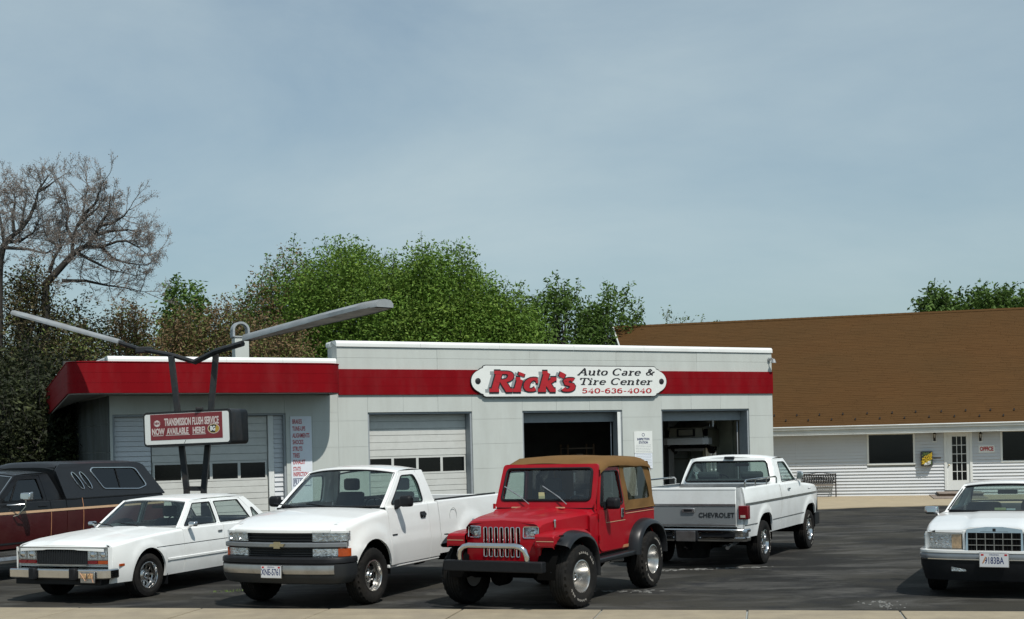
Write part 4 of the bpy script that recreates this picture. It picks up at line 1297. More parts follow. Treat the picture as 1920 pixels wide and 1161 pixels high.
# pavement in front of the office, ragged edge towards the lot
fp = MB()
us = np.linspace(opt(1200, 930)[0], oR, 80)
rows_ = []
edge = [(1200, 968), (1533, 956), (1620, 952), (1747, 948.5), (1800, 948), (2080, 940)]
for uu in us:
    p = Vector(oW(uu, 0, 0))
    # pixel column of that point, to read the edge of the concrete off the photograph's plan
    px = CX + F_PX * ((p - Vector((0, 0, EYE))).dot(_r)) / p.y
    py = interp(px, [e[0] for e in edge], [e[1] for e in edge])
    q = on_ground(px, py, OZ)
    dd = (q - p).dot(on_) + 0.05 * math.sin(uu * 3.1) + 0.04 * math.sin(uu * 7.7)
    rows_.append([oW(uu, 0.0, 0.02), oW(uu, max(dd, 0.8), 0.02), oW(uu, max(dd, 0.8), -0.03)])
fp.grid(rows_).build('office_pavement', 'sidewalk_far', None, 0)['kind'] = 'structure'

# ornate iron bench
bx0 = opt(1506, 920, 0.35)[0]; bx1 = opt(1569, 920, 0.35)[0]
bn = thing('park_bench', 'dark cast iron bench with a scrollwork back against the siding', 'bench', oW(bx0, 0.62, 0.02), OTH)
BW = bx1 - bx0
for sgn, x in ((0, 0.03), (1, BW - 0.03)):
    M_ = MB()
    M_.tube([(x, -0.02, 0), (x, -0.04, 0.22), (x, 0.0, 0.42)], 0.018, 6)
    M_.tube([(x, 0.46, 0), (x, 0.40, 0.25), (x, 0.42, 0.42), (x, 0.50, 0.86)], 0.018, 6)
    M_.build('leg', 'iron_black', bn)
    MB().tube([(x, -0.02, 0.40), (x, -0.04, 0.56), (x, 0.05, 0.62), (x, 0.40, 0.62), (x, 0.47, 0.66)], 0.018, 6).build('armrest', 'iron_black', bn)
for k in range(5):
    boxo('seat_slat', 'wood_weathered', bn, 0.03, BW - 0.03, 0.0 + k * 0.085, 0.065 + k * 0.085, 0.42, 0.44, 0.005)
M_ = MB()
M_.tube([(0.03, 0.45, 0.50), (BW - 0.03, 0.45, 0.50)], 0.014, 6)
tp = [(0.03 + (BW - 0.06) * t, 0.50, 0.84 + 0.07 * math.exp(-((t - .5) / .2) ** 2)) for t in np.linspace(0, 1, 17)]
M_.tube(tp, 0.016, 6)
for k in range(13):
    x = 0.09 + (BW - 0.18) * k / 12
    for s in (-1.3, 0, 1.3):
        cx_, cz_ = x + (.02 if s == 0 else 0), 0.67 + 0.08 * s
        M_.tube([(cx_ + 0.05 * math.cos(a), 0.475, cz_ + 0.06 * math.sin(a)) for a in np.linspace(0, 2 * math.pi, 9)[:-1]], 0.014, 4, closed=True)
M_.build('scroll_back', 'iron_black', bn)
# ------------------------------------------------------------------ pole sign with V arms in front of the garage
SY = 27.5
s_ = F_PX / SY
def sp(px, py, y=SY): return at_depth(px, py, y)
base = sp(366, 925)
base.z = 0
ps = thing('pole_sign', 'lit box sign on two dark posts that splay into long V shaped light arms', 'sign', (base.x, base.y, 0), 0)
def loc(px, py, y=SY): return sp(px, py, y) - Vector((base.x, base.y, 0))
# posts: from a cross bar near the ground out to the V
pA0, pA1 = loc(350, 918), loc(321, 668)
pB0, pB1 = loc(382, 918), loc(405, 664)
def ext(a, b, z):   # carry a post on down to the ground
    t = (z - a.z) / (b.z - a.z); return a + (b - a) * t
for a, b in ((pA0, pA1), (pB0, pB1)):
    MB().bar(Vector((a.x, a.y, 0.0)) , a, 0.115, 0.13, (0, 1, 0)).build('post', 'dark_metal', ps, 0, bevel=0.008)
    MB().bar(a, b, 0.115, 0.13, (0, 1, 0)).build('post', 'dark_metal', ps, 0, bevel=0.008)
MB().bar(pA0 + Vector((0, 0, 0.02)), pB0 + Vector((0, 0, 0.02)), 0.1, 0.06, (0, 1, 0)).build('cross_bar', 'dark_metal', ps, 0)
# V spine
apex = loc(365, 679)
rgt = [apex, loc(405, 659, SY - 0.25), loc(455, 644, SY - 0.75)]
lft = [apex, loc(322, 666, SY + 0.1), loc(262, 655, SY + 0.4), loc(225, 643, SY + 0.6)]
MB().tube(rgt, 0.065, 8).build('arm', 'dark_metal', ps)
MB().tube(lft, 0.05, 8).build('arm', 'dark_metal', ps)
boxm = MB(); c = loc(268, 656, SY + 0.4); boxm.box(c.x - 0.14, c.x + 0.2, c.y - 0.1, c.y + 0.1, c.z - 0.07, c.z + 0.06); boxm.build('ballast_box', 'dark_metal', ps, 0, bevel=0.02)
# shoe box lights: the right one comes towards the camera, the left one runs away from it
def light_arm(a, b, wa, wb, dep, tilt):
    a, b = Vector(a), Vector(b)
    d = (b - a).normalized()
    sd = d.cross(Vector((0, 0, 1))).normalized()
    up = sd.cross(d).normalized()
    sd2 = (sd * math.cos(tilt) + up * math.sin(tilt)).normalized(); up2 = sd2.cross(d).normalized()
    n_ = 14
    rows_ = []
    for i in range(n_ + 1):
        t = i / n_
        w = lerp(wa, wb, min(1, t * 1.35)) / 2
        e = 1.0
        if t > 0.93: e = 1 - 0.35 * (t - 0.93) / 0.07
        c = a.lerp(b, t)
        sec = [(-w * e, -dep * .25), (-w * e, dep * .35), (-w * .72 * e, dep * .85), (0, dep), (w * .72 * e, dep * .85), (w * e, dep * .35), (w * e, -dep * .25)]
        rows_.append([c + sd2 * x + up2 * y for x, y in sec])
    M_ = MB(); M_.grid(rows_)
    M_.add(rows_[-1], [tuple(range(7))]); M_.add(rows_[0], [tuple(range(7))])
    h = M_.build('light_housing', 'fixture_grey', ps, 50)
    M_ = MB()
    M_.grid([[a.lerp(b, t) + sd2 * (lerp(wa, wb, min(1, t * 1.35)) / 2 * 0.86 * q) - up2 * dep * 0.18 for q in (-1, -0.33, 0.33, 1)] for t in np.linspace(0.03, 0.97, 12)])
    M_.build('lens', 'lens_dirty', h, 0)
    return h
light_arm(loc(462, 637, SY - 0.8), loc(722, 573, SY - 4.6), 0.20, 0.56, 0.12, 0.0)
light_arm(loc(225, 643, SY + 0.6), loc(27, 588, SY + 2.4), 0.14, 0.34, 0.075, 0.0)
# sign cabinet: rounded box, face turned a little to the left
cabL, cabR = loc(271, 803, SY + 0.02), loc(433, 798, SY - 0.76)
fd = (cabR - cabL); fd.z = 0; fl = fd.length; fd.normalize()
fn_ = Vector((fd.y, -fd.x, 0))
if fn_.y > 0: fn_ = -fn_
zc1, zc0 = loc(350, 770, SY - .35).z, loc(350, 836, SY - .35).z
zmid = (zc0 + zc1) / 2; zh = (zc1 - zc0)
dp = 0.62
tilt = math.radians(0.8)
rt = Vector((fd.x * math.cos(tilt), fd.y * math.cos(tilt), math.sin(tilt)))
up_ = Vector((-fd.x * math.sin(tilt), -fd.y * math.sin(tilt), math.cos(tilt)))
O_ = (cabL + cabR) / 2; O_.z = zmid
def cl(u, w, d): return tuple(O_ + rt * u + up_ * w + fn_ * d)
W2, H2 = fl / 2 + 0.02, zh / 2
MB().prism(rrect(-W2, W2, -H2, H2, 0.09, 4), cl, 0.0, -dp).build('cabinet', 'dark_metal', ps, 40, bevel=0.03, seg=3)
MB().prism(rrect(-W2 + 0.01, W2 - 0.01, -H2 + 0.01, H2 - 0.01, 0.08, 4), cl, 0.003, 0.02).build('face_rim', 'dark_metal', ps, 40)
fw, fh = W2 - 0.05, H2 - 0.05
face = MB().prism(rrect(-fw, fw, -fh, fh, 0.05, 4), cl, 0.021, 0.028).build('sign_face', 'sign_white', ps, 0)
X = lambda px: lerp(-fw, fw, (px - 88) / (972 - 88))
YY = lambda py: lerp(fh, -fh, (py - 190) / (500 - 190))        # zoomed reading with the perspective slope removed
pl_ = MB().prism([(X(150), -fh * 0.72), (X(906), -fh * 0.72), (X(906), fh * 0.98), (X(150), fh * 0.98)], cl, 0.029, 0.032).build('banner', 'sign_plum', face, 0)
def sM(u, w, d=0.0330):
    o = Vector(cl(u, w, d)); n = fn_
    return Matrix(((rt.x, up_.x, n.x, o.x), (rt.y, up_.y, n.y, o.y), (rt.z, up_.z, n.z, o.z), (0, 0, 0, 1)))
text_obj('lettering', 'TRANSMISSION FLUSH SERVICE', 0.215, 'sign_letter', face, sM((X(285) + X(885)) / 2, fh * 0.42), 0.001, sx=0.455, bold=0.007)
text_obj('lettering', 'NOW', 0.185, 'sign_letter', face, sM((X(175) + X(287)) / 2, -fh * 0.18), 0.001, sx=0.66, bold=0.006)
text_obj('lettering', 'AVAILABLE', 0.185, 'sign_letter', face, sM((X(312) + X(565)) / 2, -fh * 0.18), 0.001, sx=0.60, bold=0.006)
text_obj('lettering', 'HERE!', 0.185, 'sign_letter', face, sM((X(592) + X(732)) / 2, -fh * 0.18), 0.001, sx=0.66, bold=0.006)
for a, b in ((175, 287), (312, 565), (592, 732)):
    MB().prism([(X(a), -fh * 0.44), (X(b), -fh * 0.44), (X(b), -fh * 0.40), (X(a), -fh * 0.40)], cl, 0.0325, 0.034).build('underline', 'sign_letter', face, 0)
# the two oval marks
def oval(cx_, cy_, rx, ry, m, d0, d1, n=20):
    MB().prism([(cx_ + rx * math.cos(2 * math.pi * k / n), cy_ + ry * math.sin(2 * math.pi * k / n)) for k in range(n)], cl, d0, d1).build('emblem', m, face, 0)
ex, ey = (X(182) + X(262)) / 2, fh * 0.38
st_ = []
for k in range(24):
    r = 1.0 if k % 2 else 0.86
    st_.append((ex + 0.085 * r * math.cos(2 * math.pi * k / 24), ey + 0.075 * r * math.sin(2 * math.pi * k / 24)))
MB().prism(st_, cl, 0.0325, 0.034).build('emblem', 'sign_letter', face, 0)
text_obj('lettering', 'NEW', 0.07, 'sign_plum', face, sM(ex, ey, 0.0345), 0.0008, sx=0.8, bold=0.003)
ex, ey = (X(750) + X(880)) / 2, -fh * 0.10
oval(ex, ey, 0.150, 0.105, 'sign_letter', 0.0325, 0.0335)
oval(ex, ey, 0.138, 0.092, 'logo_gold', 0.0337, 0.0347)
MB().prism([(ex - 0.13, ey), (ex - 0.09, ey + 0.065), (ex + 0.0, ey + 0.087), (ex + 0.07, ey + 0.075), (ex + 0.03, ey - 0.02), (ex + 0.04, ey - 0.08), (ex - 0.06, ey - 0.075)], cl, 0.0349, 0.0357).build('emblem', 'logo_black', face, 0)
text_obj('lettering', 'BG', 0.13, 'sign_white', face, sM(ex - 0.02, ey, 0.0360), 0.0008, sx=0.75, bold=0.006)
MB().add([cl(X(500), -fh * 0.98, 0.0285), cl(X(507), -fh * 0.98, 0.0285), cl(X(525), -fh * 0.76, 0.0285), cl(X(520), -fh * 0.76, 0.0285)], [(0, 1, 2, 3)]).build('face_crack', 'letter_black', face, 0)
c = loc(374, 766, SY - 0.5)
MB().box(c.x - 0.07, c.x + 0.07, c.y - 0.06, c.y + 0.06, zc1 + 0.0, zc1 + 0.06).build('vent_cap', 'dark_metal', ps, 0, bevel=0.01)
# ------------------------------------------------------------------ trees
mat('bark_grey', (0.19, 0.175, 0.165), 0.9, var=0.25, scale=4)
mat('bark_dark', (0.035, 0.032, 0.028), 0.9, var=0.25, scale=4)
def leaf_mat(name, c, var=0.48):
    m, N, L, b = _prin(name)
    co = N.new('ShaderNodeTexCoord')
    nz = N.new('ShaderNodeTexNoise'); nz.inputs['Scale'].default_value = 0.9; nz.inputs['Detail'].default_value = 5
    L.new(co.outputs['Object'], nz.inputs['Vector'])
    wn_ = N.new('ShaderNodeTexNoise'); wn_.inputs['Scale'].default_value = 9.0; L.new(co.outputs['Object'], wn_.inputs['Vector'])
    ad = N.new('ShaderNodeMath'); ad.operation = 'ADD'; L.new(nz.outputs['Fac'], ad.inputs[0]); L.new(wn_.outputs['Fac'], ad.inputs[1])
    mr = N.new('ShaderNodeMapRange'); mr.inputs['From Min'].default_value = 0.7; mr.inputs['From Max'].default_value = 1.3
    mr.inputs['To Min'].default_value = 1 - var; mr.inputs['To Max'].default_value = 1 + var
    L.new(ad.outputs[0], mr.inputs['Value'])
    sc = N.new('ShaderNodeVectorMath'); sc.operation = 'SCALE'; sc.inputs[0].default_value = c
    L.new(mr.outputs['Result'], sc.inputs['Scale'])
    L.new(sc.outputs['Vector'], b.inputs['Base Color'])
    b.inputs['Roughness'].default_value = 0.65; b.inputs['Specular IOR Level'].default_value = 0.25
    tr = N.new('ShaderNodeBsdfTranslucent'); L.new(sc.outputs['Vector'], tr.inputs['Color'])
    ms = N.new('ShaderNodeMixShader'); ms.inputs[0].default_value = 0.22
    out = [n for n in N if n.type == 'OUTPUT_MATERIAL'][0]
    L.new(b.outputs['BSDF'], ms.inputs[1]); L.new(tr.outputs['BSDF'], ms.inputs[2]); L.new(ms.outputs['Shader'], out.inputs['Surface'])
    MATS[name] = m
leaf_mat('leaf_bright', (0.115, 0.205, 0.030))
leaf_mat('leaf_mid', (0.085, 0.150, 0.030))
leaf_mat('leaf_olive', (0.13, 0.16, 0.045))
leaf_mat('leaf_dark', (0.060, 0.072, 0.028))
leaf_mat('leaf_brown', (0.185, 0.125, 0.065))
leaf_mat('leaf_bud', (0.24, 0.20, 0.17))
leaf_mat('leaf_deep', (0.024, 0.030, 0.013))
leaf_mat('leaf_scrub', (0.115, 0.095, 0.050))
leaf_mat('leaf_lime', (0.155, 0.240, 0.038))
leaf_mat('leaf_pale', (0.085, 0.125, 0.040))

def np_mesh(name, V, F4, m, parent, smooth=False):
    me = bpy.data.meshes.new(name)
    V = np.asarray(V, np.float32).reshape(-1, 3); F = np.asarray(F4, np.int32)
    me.vertices.add(len(V)); me.vertices.foreach_set('co', V.ravel())
    k = F.shape[1]
    me.loops.add(F.size); me.loops.foreach_set('vertex_index', F.ravel())
    me.polygons.add(len(F)); me.polygons.foreach_set('loop_start', np.arange(0, F.size, k, dtype=np.int32))
    me.update(calc_edges=True)
    me.materials.append(MATS[m])
    o = bpy.data.objects.new(name, me); COL.objects.link(o)
    if parent: o.parent = parent
    return o

def leaves_mesh(C, N_per, spread, size, rng, flat=0.35):
    """leaf quads scattered round the points C"""
    n = len(C) * N_per
    c = np.repeat(C, N_per, 0) + np.clip(rng.normal(0, 1, (n, 3)), -1.45, 1.45) * spread
    a = rng.normal(0, 1, (n, 3)); a[:, 2] *= flat + 0.35; a /= np.linalg.norm(a, axis=1)[:, None]
    b = rng.normal(0, 1, (n, 3)); b -= (b * a).sum(1)[:, None] * a; b /= np.linalg.norm(b, axis=1)[:, None]
    s = (size * rng.uniform(0.5, 1.25, n))[:, None]
    l, w = a * s, b * s * 0.42
    V = np.stack([c - l, c + w * 1.0, c + l, c - w * 1.0], 1).reshape(-1, 3)
    F = np.arange(n * 4).reshape(-1, 4)
    return V, F

def tubes_mesh(segs):
    """segs: (p0, p1, r0, r1) -> 5 sided tapered limbs"""
    segs = list(segs)
    k = 5
    P0 = np.array([s[0] for s in segs]); P1 = np.array([s[1] for s in segs])
    R0 = np.array([s[2] for s in segs]); R1 = np.array([s[3] for s in segs])
    D = P1 - P0; D /= np.linalg.norm(D, axis=1)[:, None] + 1e-9
    ref = np.where(np.abs(D[:, 2:3]) > 0.9, np.array([[1., 0, 0]]), np.array([[0, 0, 1.]]))
    A = np.cross(D, ref); A /= np.linalg.norm(A, axis=1)[:, None]
    B = np.cross(D, A)
    V = []
    for P, R in ((P0, R0), (P1, R1)):
        for q in range(k):
            t = 2 * math.pi * q / k
            V.append(P + (A * math.cos(t) + B * math.sin(t)) * R[:, None])
    V = np.stack(V, 1)                    # n, 2k, 3
    n = len(segs)
    F = []
    base = np.arange(n)[:, None] * (2 * k)
    for q in range(k):
        q2 = (q + 1) % k
        F.append(base + np.array([[q, q2, k + q2, k + q]]))
    return V.reshape(-1, 3), np.concatenate(F, 0)

def grow(rng, p, d, L, r, depth, segs, tips, maxd, spread=0.55, up=0.12, shrink=0.72, kids=(2, 3), wob=0.16):
    n = 4 if depth < 2 else 3
    pos = np.array(p, float); dr = np.array(d, float)
    for i in range(n):
        r1 = r * (1 - 0.35 / n * 1.0)
        dr = dr + rng.normal(0, wob, 3) + np.array([0, 0, up * 0.3]); dr /= np.linalg.norm(dr)
        q = pos + dr * L / n
        segs.append((pos.copy(), q.copy(), r, r1))
        pos, r = q, r1
        if depth >= maxd - 2: tips.append(pos.copy())
        if depth < maxd and i >= 1 and rng.random() < 0.75:
            dd = dr + rng.normal(0, spread, 3); dd[2] += up; dd /= np.linalg.norm(dd)
            grow(rng, pos, dd, L * shrink * rng.uniform(0.55, 0.95), r * 0.6, depth + 1, segs, tips, maxd, spread, up, shrink, kids, wob)
    if depth < maxd:
        for _ in range(rng.integers(kids[0], kids[1] + 1)):
            dd = dr + rng.normal(0, spread, 3); dd[2] += up; dd /= np.linalg.norm(dd)
            grow(rng, pos, dd, L * shrink * rng.uniform(0.7, 1.0), r * 0.68, depth + 1, segs, tips, maxd, spread, up, shrink, kids, wob)

def bare_tree(label, base, h, lean, seed, leaf='leaf_bud', lsize=0.10, nper=3, maxd=5, r=0.30, bark='bark_grey', group=None, L0=0.34, up=0.12, cat='tree', lspread=0.16, spread=0.55, span=None, shrink=0.72):
    rng = np.random.default_rng(seed)
    t = thing('tree', label, cat, base, 0, group)
    segs, tips = [], []
    grow(rng, (0, 0, 0), lean, h * L0, r, 0, segs, tips, maxd, up=up, spread=spread, shrink=shrink, wob=0.10 if span else 0.16)
    P = np.array([s[1] for s in segs]); k = h / P[:, 2].max()
    kx = np.array([k, k, k]); lift_h = 0.0
    if span:                 # crown reaches from span[0] to span[1] metres beside the base
        x0, x1 = P[:, 0].min(), P[:, 0].max()
        kx[:] = (span[1] - span[0]) / (x1 - x0); kx[2] *= 1.25
        t.location.x += span[0] - x0 * kx[0]; lift_h = h - P[:, 2].max() * kx[2]
    segs = [(a * kx, b * kx, ra, rb) for a, b, ra, rb in segs]
    trunk = [s for s in segs if s[2] > r * 0.55]; twig = [(a, b, max(ra, 0.009), max(rb, 0.007)) for a, b, ra, rb in segs if ra <= r * 0.55]
    if lift_h:
        trunk = [(a + [0, 0, lift_h], b + [0, 0, lift_h], ra, rb) for a, b, ra, rb in trunk]; twig = [(a + [0, 0, lift_h], b + [0, 0, lift_h], ra, rb) for a, b, ra, rb in twig]
        trunk.append((np.array([-0.3, 0, 0.]), np.array([0, 0, lift_h + 0.1]), r * 1.2, r))
    V, F = tubes_mesh(trunk); np_mesh('trunk', V, F, bark, t)
    V, F = tubes_mesh(twig); o = np_mesh('twigs', V, F, bark, t); o['kind'] = 'stuff'
    if nper:
        C = np.array(tips) * kx + [0, 0, lift_h]
        V, F = leaves_mesh(C, nper, lspread, lsize, rng); o = np_mesh('crown', V, F, leaf, t); o['kind'] = 'stuff'
    return t

def clump_pts(rng, n_c, R, H, z0, top_power=1.0, open_=0.0):
    """clump centres spread through and over an egg shaped crown with an uneven outline"""
    out = []
    lob = [(rng.uniform(0, 6.28), rng.uniform(-0.4, 1.0), rng.uniform(0.75, 1.18)) for _ in range(9)]
    while len(out) < n_c:
        th = rng.uniform(0, 2 * math.pi); ph = math.asin(rng.uniform(-0.75, 1.0))
        rr = rng.uniform(0.35, 1.0) ** 0.45
        m = 1.0
        for a, b, s in lob:
            dd = math.cos(th - a) * math.cos(ph) * math.cos(b) + math.sin(ph) * math.sin(b)
            if dd > 0.75: m *= lerp(1.0, s, (dd - 0.75) / 0.25)
        x, y = R * m * rr * math.cos(ph) * math.cos(th), R * m * rr * math.cos(ph) * math.sin(th)
        z = z0 + H * 0.5 + H * 0.5 * m * rr * math.sin(ph)
        out.append((x, y, z))
    return np.array(out)

def leafy_tree(label, base, h, R, seed, leaf='leaf_bright', n_c=420, nper=55, crown_from=0.25, lsize=0.13, cs=0.42, bark='bark_dark', group=None, sprigs=40, second=None, frac2=0.0, multi=1):
    rng = np.random.default_rng(seed)
    t = thing('tree', label, 'tree', base, 0, group)
    z0 = h * crown_from; H = h - z0
    C = clump_pts(rng, n_c, R, H, z0)
    C[:, 2] = np.minimum(C[:, 2], h)
    segs = []
    for q in range(multi):
        x0 = 0 if multi == 1 else rng.uniform(-R * 0.4, R * 0.4)
        pos = np.array([x0, 0, 0.]); r = 0.30 if multi == 1 else 0.13
        for i in range(6):
            nx = pos + np.array([rng.normal(0, 0.12), rng.normal(0, 0.12), h * 0.13])
            segs.append((pos, nx, r, r * 0.86)); pos = nx; r *= 0.86
    joints = [s[1] for s in segs]
    limbs = []
    for c in C[rng.choice(len(C), min(len(C), 90), replace=False)]:
        j = joints[rng.integers(0, len(joints))]
        m = (j + c) / 2 + rng.normal(0, 0.25, 3) + np.array([0, 0, -0.2])
        limbs.append((j, m, 0.055, 0.035)); limbs.append((m, c, 0.035, 0.012))
    # sprigs that stand out of the outline
    top = C[np.argsort(-(C[:, 2] / h + np.linalg.norm(C[:, :2], axis=1) / R * 0.35))][:sprigs * 2]
    sp_ = []
    for c in top[::2]:
        d = np.array([c[0] * 0.15, c[1] * 0.15, 1.0]) + rng.normal(0, 0.25, 3); d /= np.linalg.norm(d)
        L_ = rng.uniform(0.4, 1.1)
        limbs.append((c, c + d * L_, 0.015, 0.006))
        for q in np.linspace(0.3, 1, 4): sp_.append(c + d * L_ * q)
    V, F = tubes_mesh(segs); np_mesh('trunk', V, F, bark, t)
    V, F = tubes_mesh(limbs); np_mesh('limbs', V, F, bark, t)['kind'] = 'stuff'
    shell_n = int(len(C) * frac2)
    C1 = C
    if second:
        idx = rng.random(len(C)) < frac2 * (0.4 + 1.2 * (C[:, 2] - z0) / H)
        C1, C2 = C[~idx], C[idx]
        V, F = leaves_mesh(C2, nper, cs, lsize, rng); np_mesh('foliage', V, F, second, t)['kind'] = 'stuff'
    V1, F1 = leaves_mesh(C1, nper, cs, lsize, rng)
    if sp_:
        V2, F2 = leaves_mesh(np.array(sp_), 7, 0.10, lsize * 0.9, rng)
        F2 = F2 + len(V1); V1 = np.concatenate([V1, V2]); F1 = np.concatenate([F1, F2])
    np_mesh('crown', V1, F1, leaf, t)['kind'] = 'stuff'
    return t

def tpos(px, py_top, Y, gzv=-0.2):
    """base point and height for a crown whose top stands at that pixel"""
    p = at_depth(px, py_top, Y)
    return (p.x, Y, gzv), p.z - gzv
def tree_at(fn, label, px, py, Y, Rpx, seed, **kw):
    b, h = tpos(px, py, Y)
    return fn(label, b, h, Rpx / (F_PX / Y), seed, **kw)
# the dense greens behind the garage roof
tree_at(leafy_tree, 'big bright green tree in the middle of the wood, topped by thin sprigs', 655, 462, 56, 120, 11, n_c=800, nper=125, lsize=0.083, crown_from=0.12, second='leaf_lime', frac2=0.18)
tree_at(leafy_tree, 'widest bright green tree, right of the big one topped by sprigs', 800, 478, 54, 125, 12, n_c=840, nper=125, lsize=0.083, crown_from=0.1, second='leaf_lime', frac2=0.22)
tree_at(leafy_tree, 'rounded green tree sloping down on the right side of the dense crowns', 915, 528, 53, 92, 13, n_c=600, nper=120, lsize=0.083, crown_from=0.1, second='leaf_lime', frac2=0.22)
tree_at(leafy_tree, 'green tree with reddish brown young leaves left of the dense crowns', 545, 470, 58, 90, 14, leaf='leaf_bright', n_c=380, nper=85, lsize=0.08, crown_from=0.15, second='leaf_brown', frac2=0.24, cs=0.38)
tree_at(leafy_tree, 'loose brownish green tree with stray tufts standing on its top', 475, 510, 57, 66, 15, leaf='leaf_mid', n_c=190, nper=60, lsize=0.085, crown_from=0.2, second='leaf_brown', frac2=0.3, cs=0.34, sprigs=26)
tree_at(leafy_tree, 'small fresh green tree peeping up between the bare tree and the brown scrub', 345, 530, 60, 52, 16, leaf='leaf_mid', n_c=150, nper=40, crown_from=0.3, cs=0.34)
tree_at(leafy_tree, 'thin open green tree with pale trunks showing against the sky', 1045, 535, 57, 82, 17, leaf='leaf_mid', n_c=190, nper=42, crown_from=0.38, cs=0.30, multi=4, lsize=0.11)
tree_at(leafy_tree, 'thin open green tree beside the end of the brown roof', 1128, 552, 58, 76, 18, leaf='leaf_mid', n_c=190, nper=42, crown_from=0.34, cs=0.30, multi=3, lsize=0.11)
# brown scrub
for i, (px, py, Y, rp_, sd, lf, lab) in enumerate((
        (425, 570, 52, 75, 21, 'leaf_brown', 'rusty brown scrub tree directly behind the roof chimney'),
        (520, 590, 50, 70, 22, 'leaf_brown', 'low rusty scrub tree below the right light arm'),
        (325, 585, 52, 70, 23, 'leaf_brown', 'brown scrub tree above the canopy and left of the chimney'),
        (235, 575, 50, 62, 24, 'leaf_brown', 'brownish scrub tree low between the leaning bare tree and the fresh green one'),
        (140, 575, 48, 70, 25, 'leaf_scrub', 'drab scrub tree behind the outer end of the left light arm'),
        (50, 500, 47, 60, 26, 'leaf_scrub', 'drab half leafed tree at the picture edge under the bare branches'))):
    tree_at(leafy_tree, lab, px, py, Y, rp_, sd, leaf=lf, n_c=300, nper=60, crown_from=0.05, cs=0.42, second='leaf_olive', frac2=0.30, lsize=0.075)
# dark growth left of the garage
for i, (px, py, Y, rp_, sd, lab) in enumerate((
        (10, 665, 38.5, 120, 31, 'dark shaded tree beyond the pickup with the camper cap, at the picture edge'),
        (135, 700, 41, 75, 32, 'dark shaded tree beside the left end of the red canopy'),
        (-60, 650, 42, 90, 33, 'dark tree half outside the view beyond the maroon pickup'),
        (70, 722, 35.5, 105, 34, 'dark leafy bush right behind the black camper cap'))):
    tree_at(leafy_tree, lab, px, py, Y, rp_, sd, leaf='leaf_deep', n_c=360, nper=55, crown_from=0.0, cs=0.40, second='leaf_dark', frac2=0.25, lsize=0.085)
# bare trees against the sky
def limb_tree(label, limbs, Y, seed, r0=0.16, zoom=3.87, off=(0, 320)):
    """bare tree built on its main limbs (read as pixels, set out in depth), every limb sprouting fine twigs"""
    rng = np.random.default_rng(seed)
    base = at_depth(off[0] + limbs[0][0][0] / zoom, 800, Y)
    t = thing('tree', label, 'tree', (base.x, Y, -0.2), 0)
    segs, tips, thick = [], [], []
    for li, L_ in enumerate(limbs):
        pts = []
        dy = 0.0; drift = rng.uniform(-0.5, 0.5) if li else 0.0
        for i, (x, y) in enumerate(L_):
            p = at_depth(off[0] + x / zoom, off[1] + y / zoom, Y + dy)
            pts.append(np.array([p.x - base.x, dy, p.z + 0.2])); dy += drift
        if li == 0: pts = [np.array([pts[0][0] - 0.2, 0, 0.0])] + pts
        n = len(pts) - 1
        ra = r0 if li == 0 else r0 * 0.45
        for i in range(n):
            k = 5
            for q in range(k):
                a0, b0 = pts[i] + (pts[i + 1] - pts[i]) * q / k, pts[i] + (pts[i + 1] - pts[i]) * (q + 1) / k
                f0, f1 = (i + q / k) / n, (i + (q + 1) / k) / n
                j = rng.normal(0, 0.02, 3) if q < k - 1 else 0
                thick.append((a0, b0, ra * (1 - 0.85 * f0), ra * (1 - 0.85 * f1)))
                if li == 0 and i == 0: continue
                for _ in range(2 if f0 > .3 else 1):
                    if rng.random() < 0.50:
                        d = (b0 - a0) / (np.linalg.norm(b0 - a0) + 1e-9) * 0.7 + rng.normal(0, 0.75, 3) + np.array([0, 0, 0.25]); d /= np.linalg.norm(d)
                        grow(rng, b0, d, rng.uniform(0.35, 0.80), 0.016, 0, segs, tips, 2, 0.50, 0.10, 0.72, (1, 2), 0.12)
    V, F = tubes_mesh(thick[:5]); np_mesh('trunk', V, F, 'bark_dark', t)
    V, F = tubes_mesh(thick[5:]); np_mesh('limbs', V, F, 'bark_dark', t)['kind'] = 'stuff'
    tw = [(a, b, max(ra, 0.006), max(rb, 0.005)) for a, b, ra, rb in segs]
    V, F = tubes_mesh(tw); np_mesh('twigs', V, F, 'bark_grey', t)['kind'] = 'stuff'
    V, F = leaves_mesh(np.array(tips), 2, 0.05, 0.030, rng); np_mesh('crown', V, F, 'leaf_bud', t)['kind'] = 'stuff'
    return t
limb_tree('tall bare tree at the very edge of the wood, long twigs reaching up', [
    [(-10, 760), (0, 640), (20, 560), (60, 500), (150, 430), (210, 350), (260, 230), (275, 150), (350, 40)],
    [(275, 150), (340, 120), (430, 50)], [(100, 440), (90, 330), (110, 230), (100, 130)], [(30, 540), (10, 400), (-20, 250), (0, 120)],
    [(60, 520), (150, 510), (240, 450), (300, 330)], [(40, 560), (200, 570), (330, 600), (420, 560)], [(10, 590), (-60, 480), (-120, 350)],
    [(150, 430), (170, 300), (200, 200)]], 46, 41)
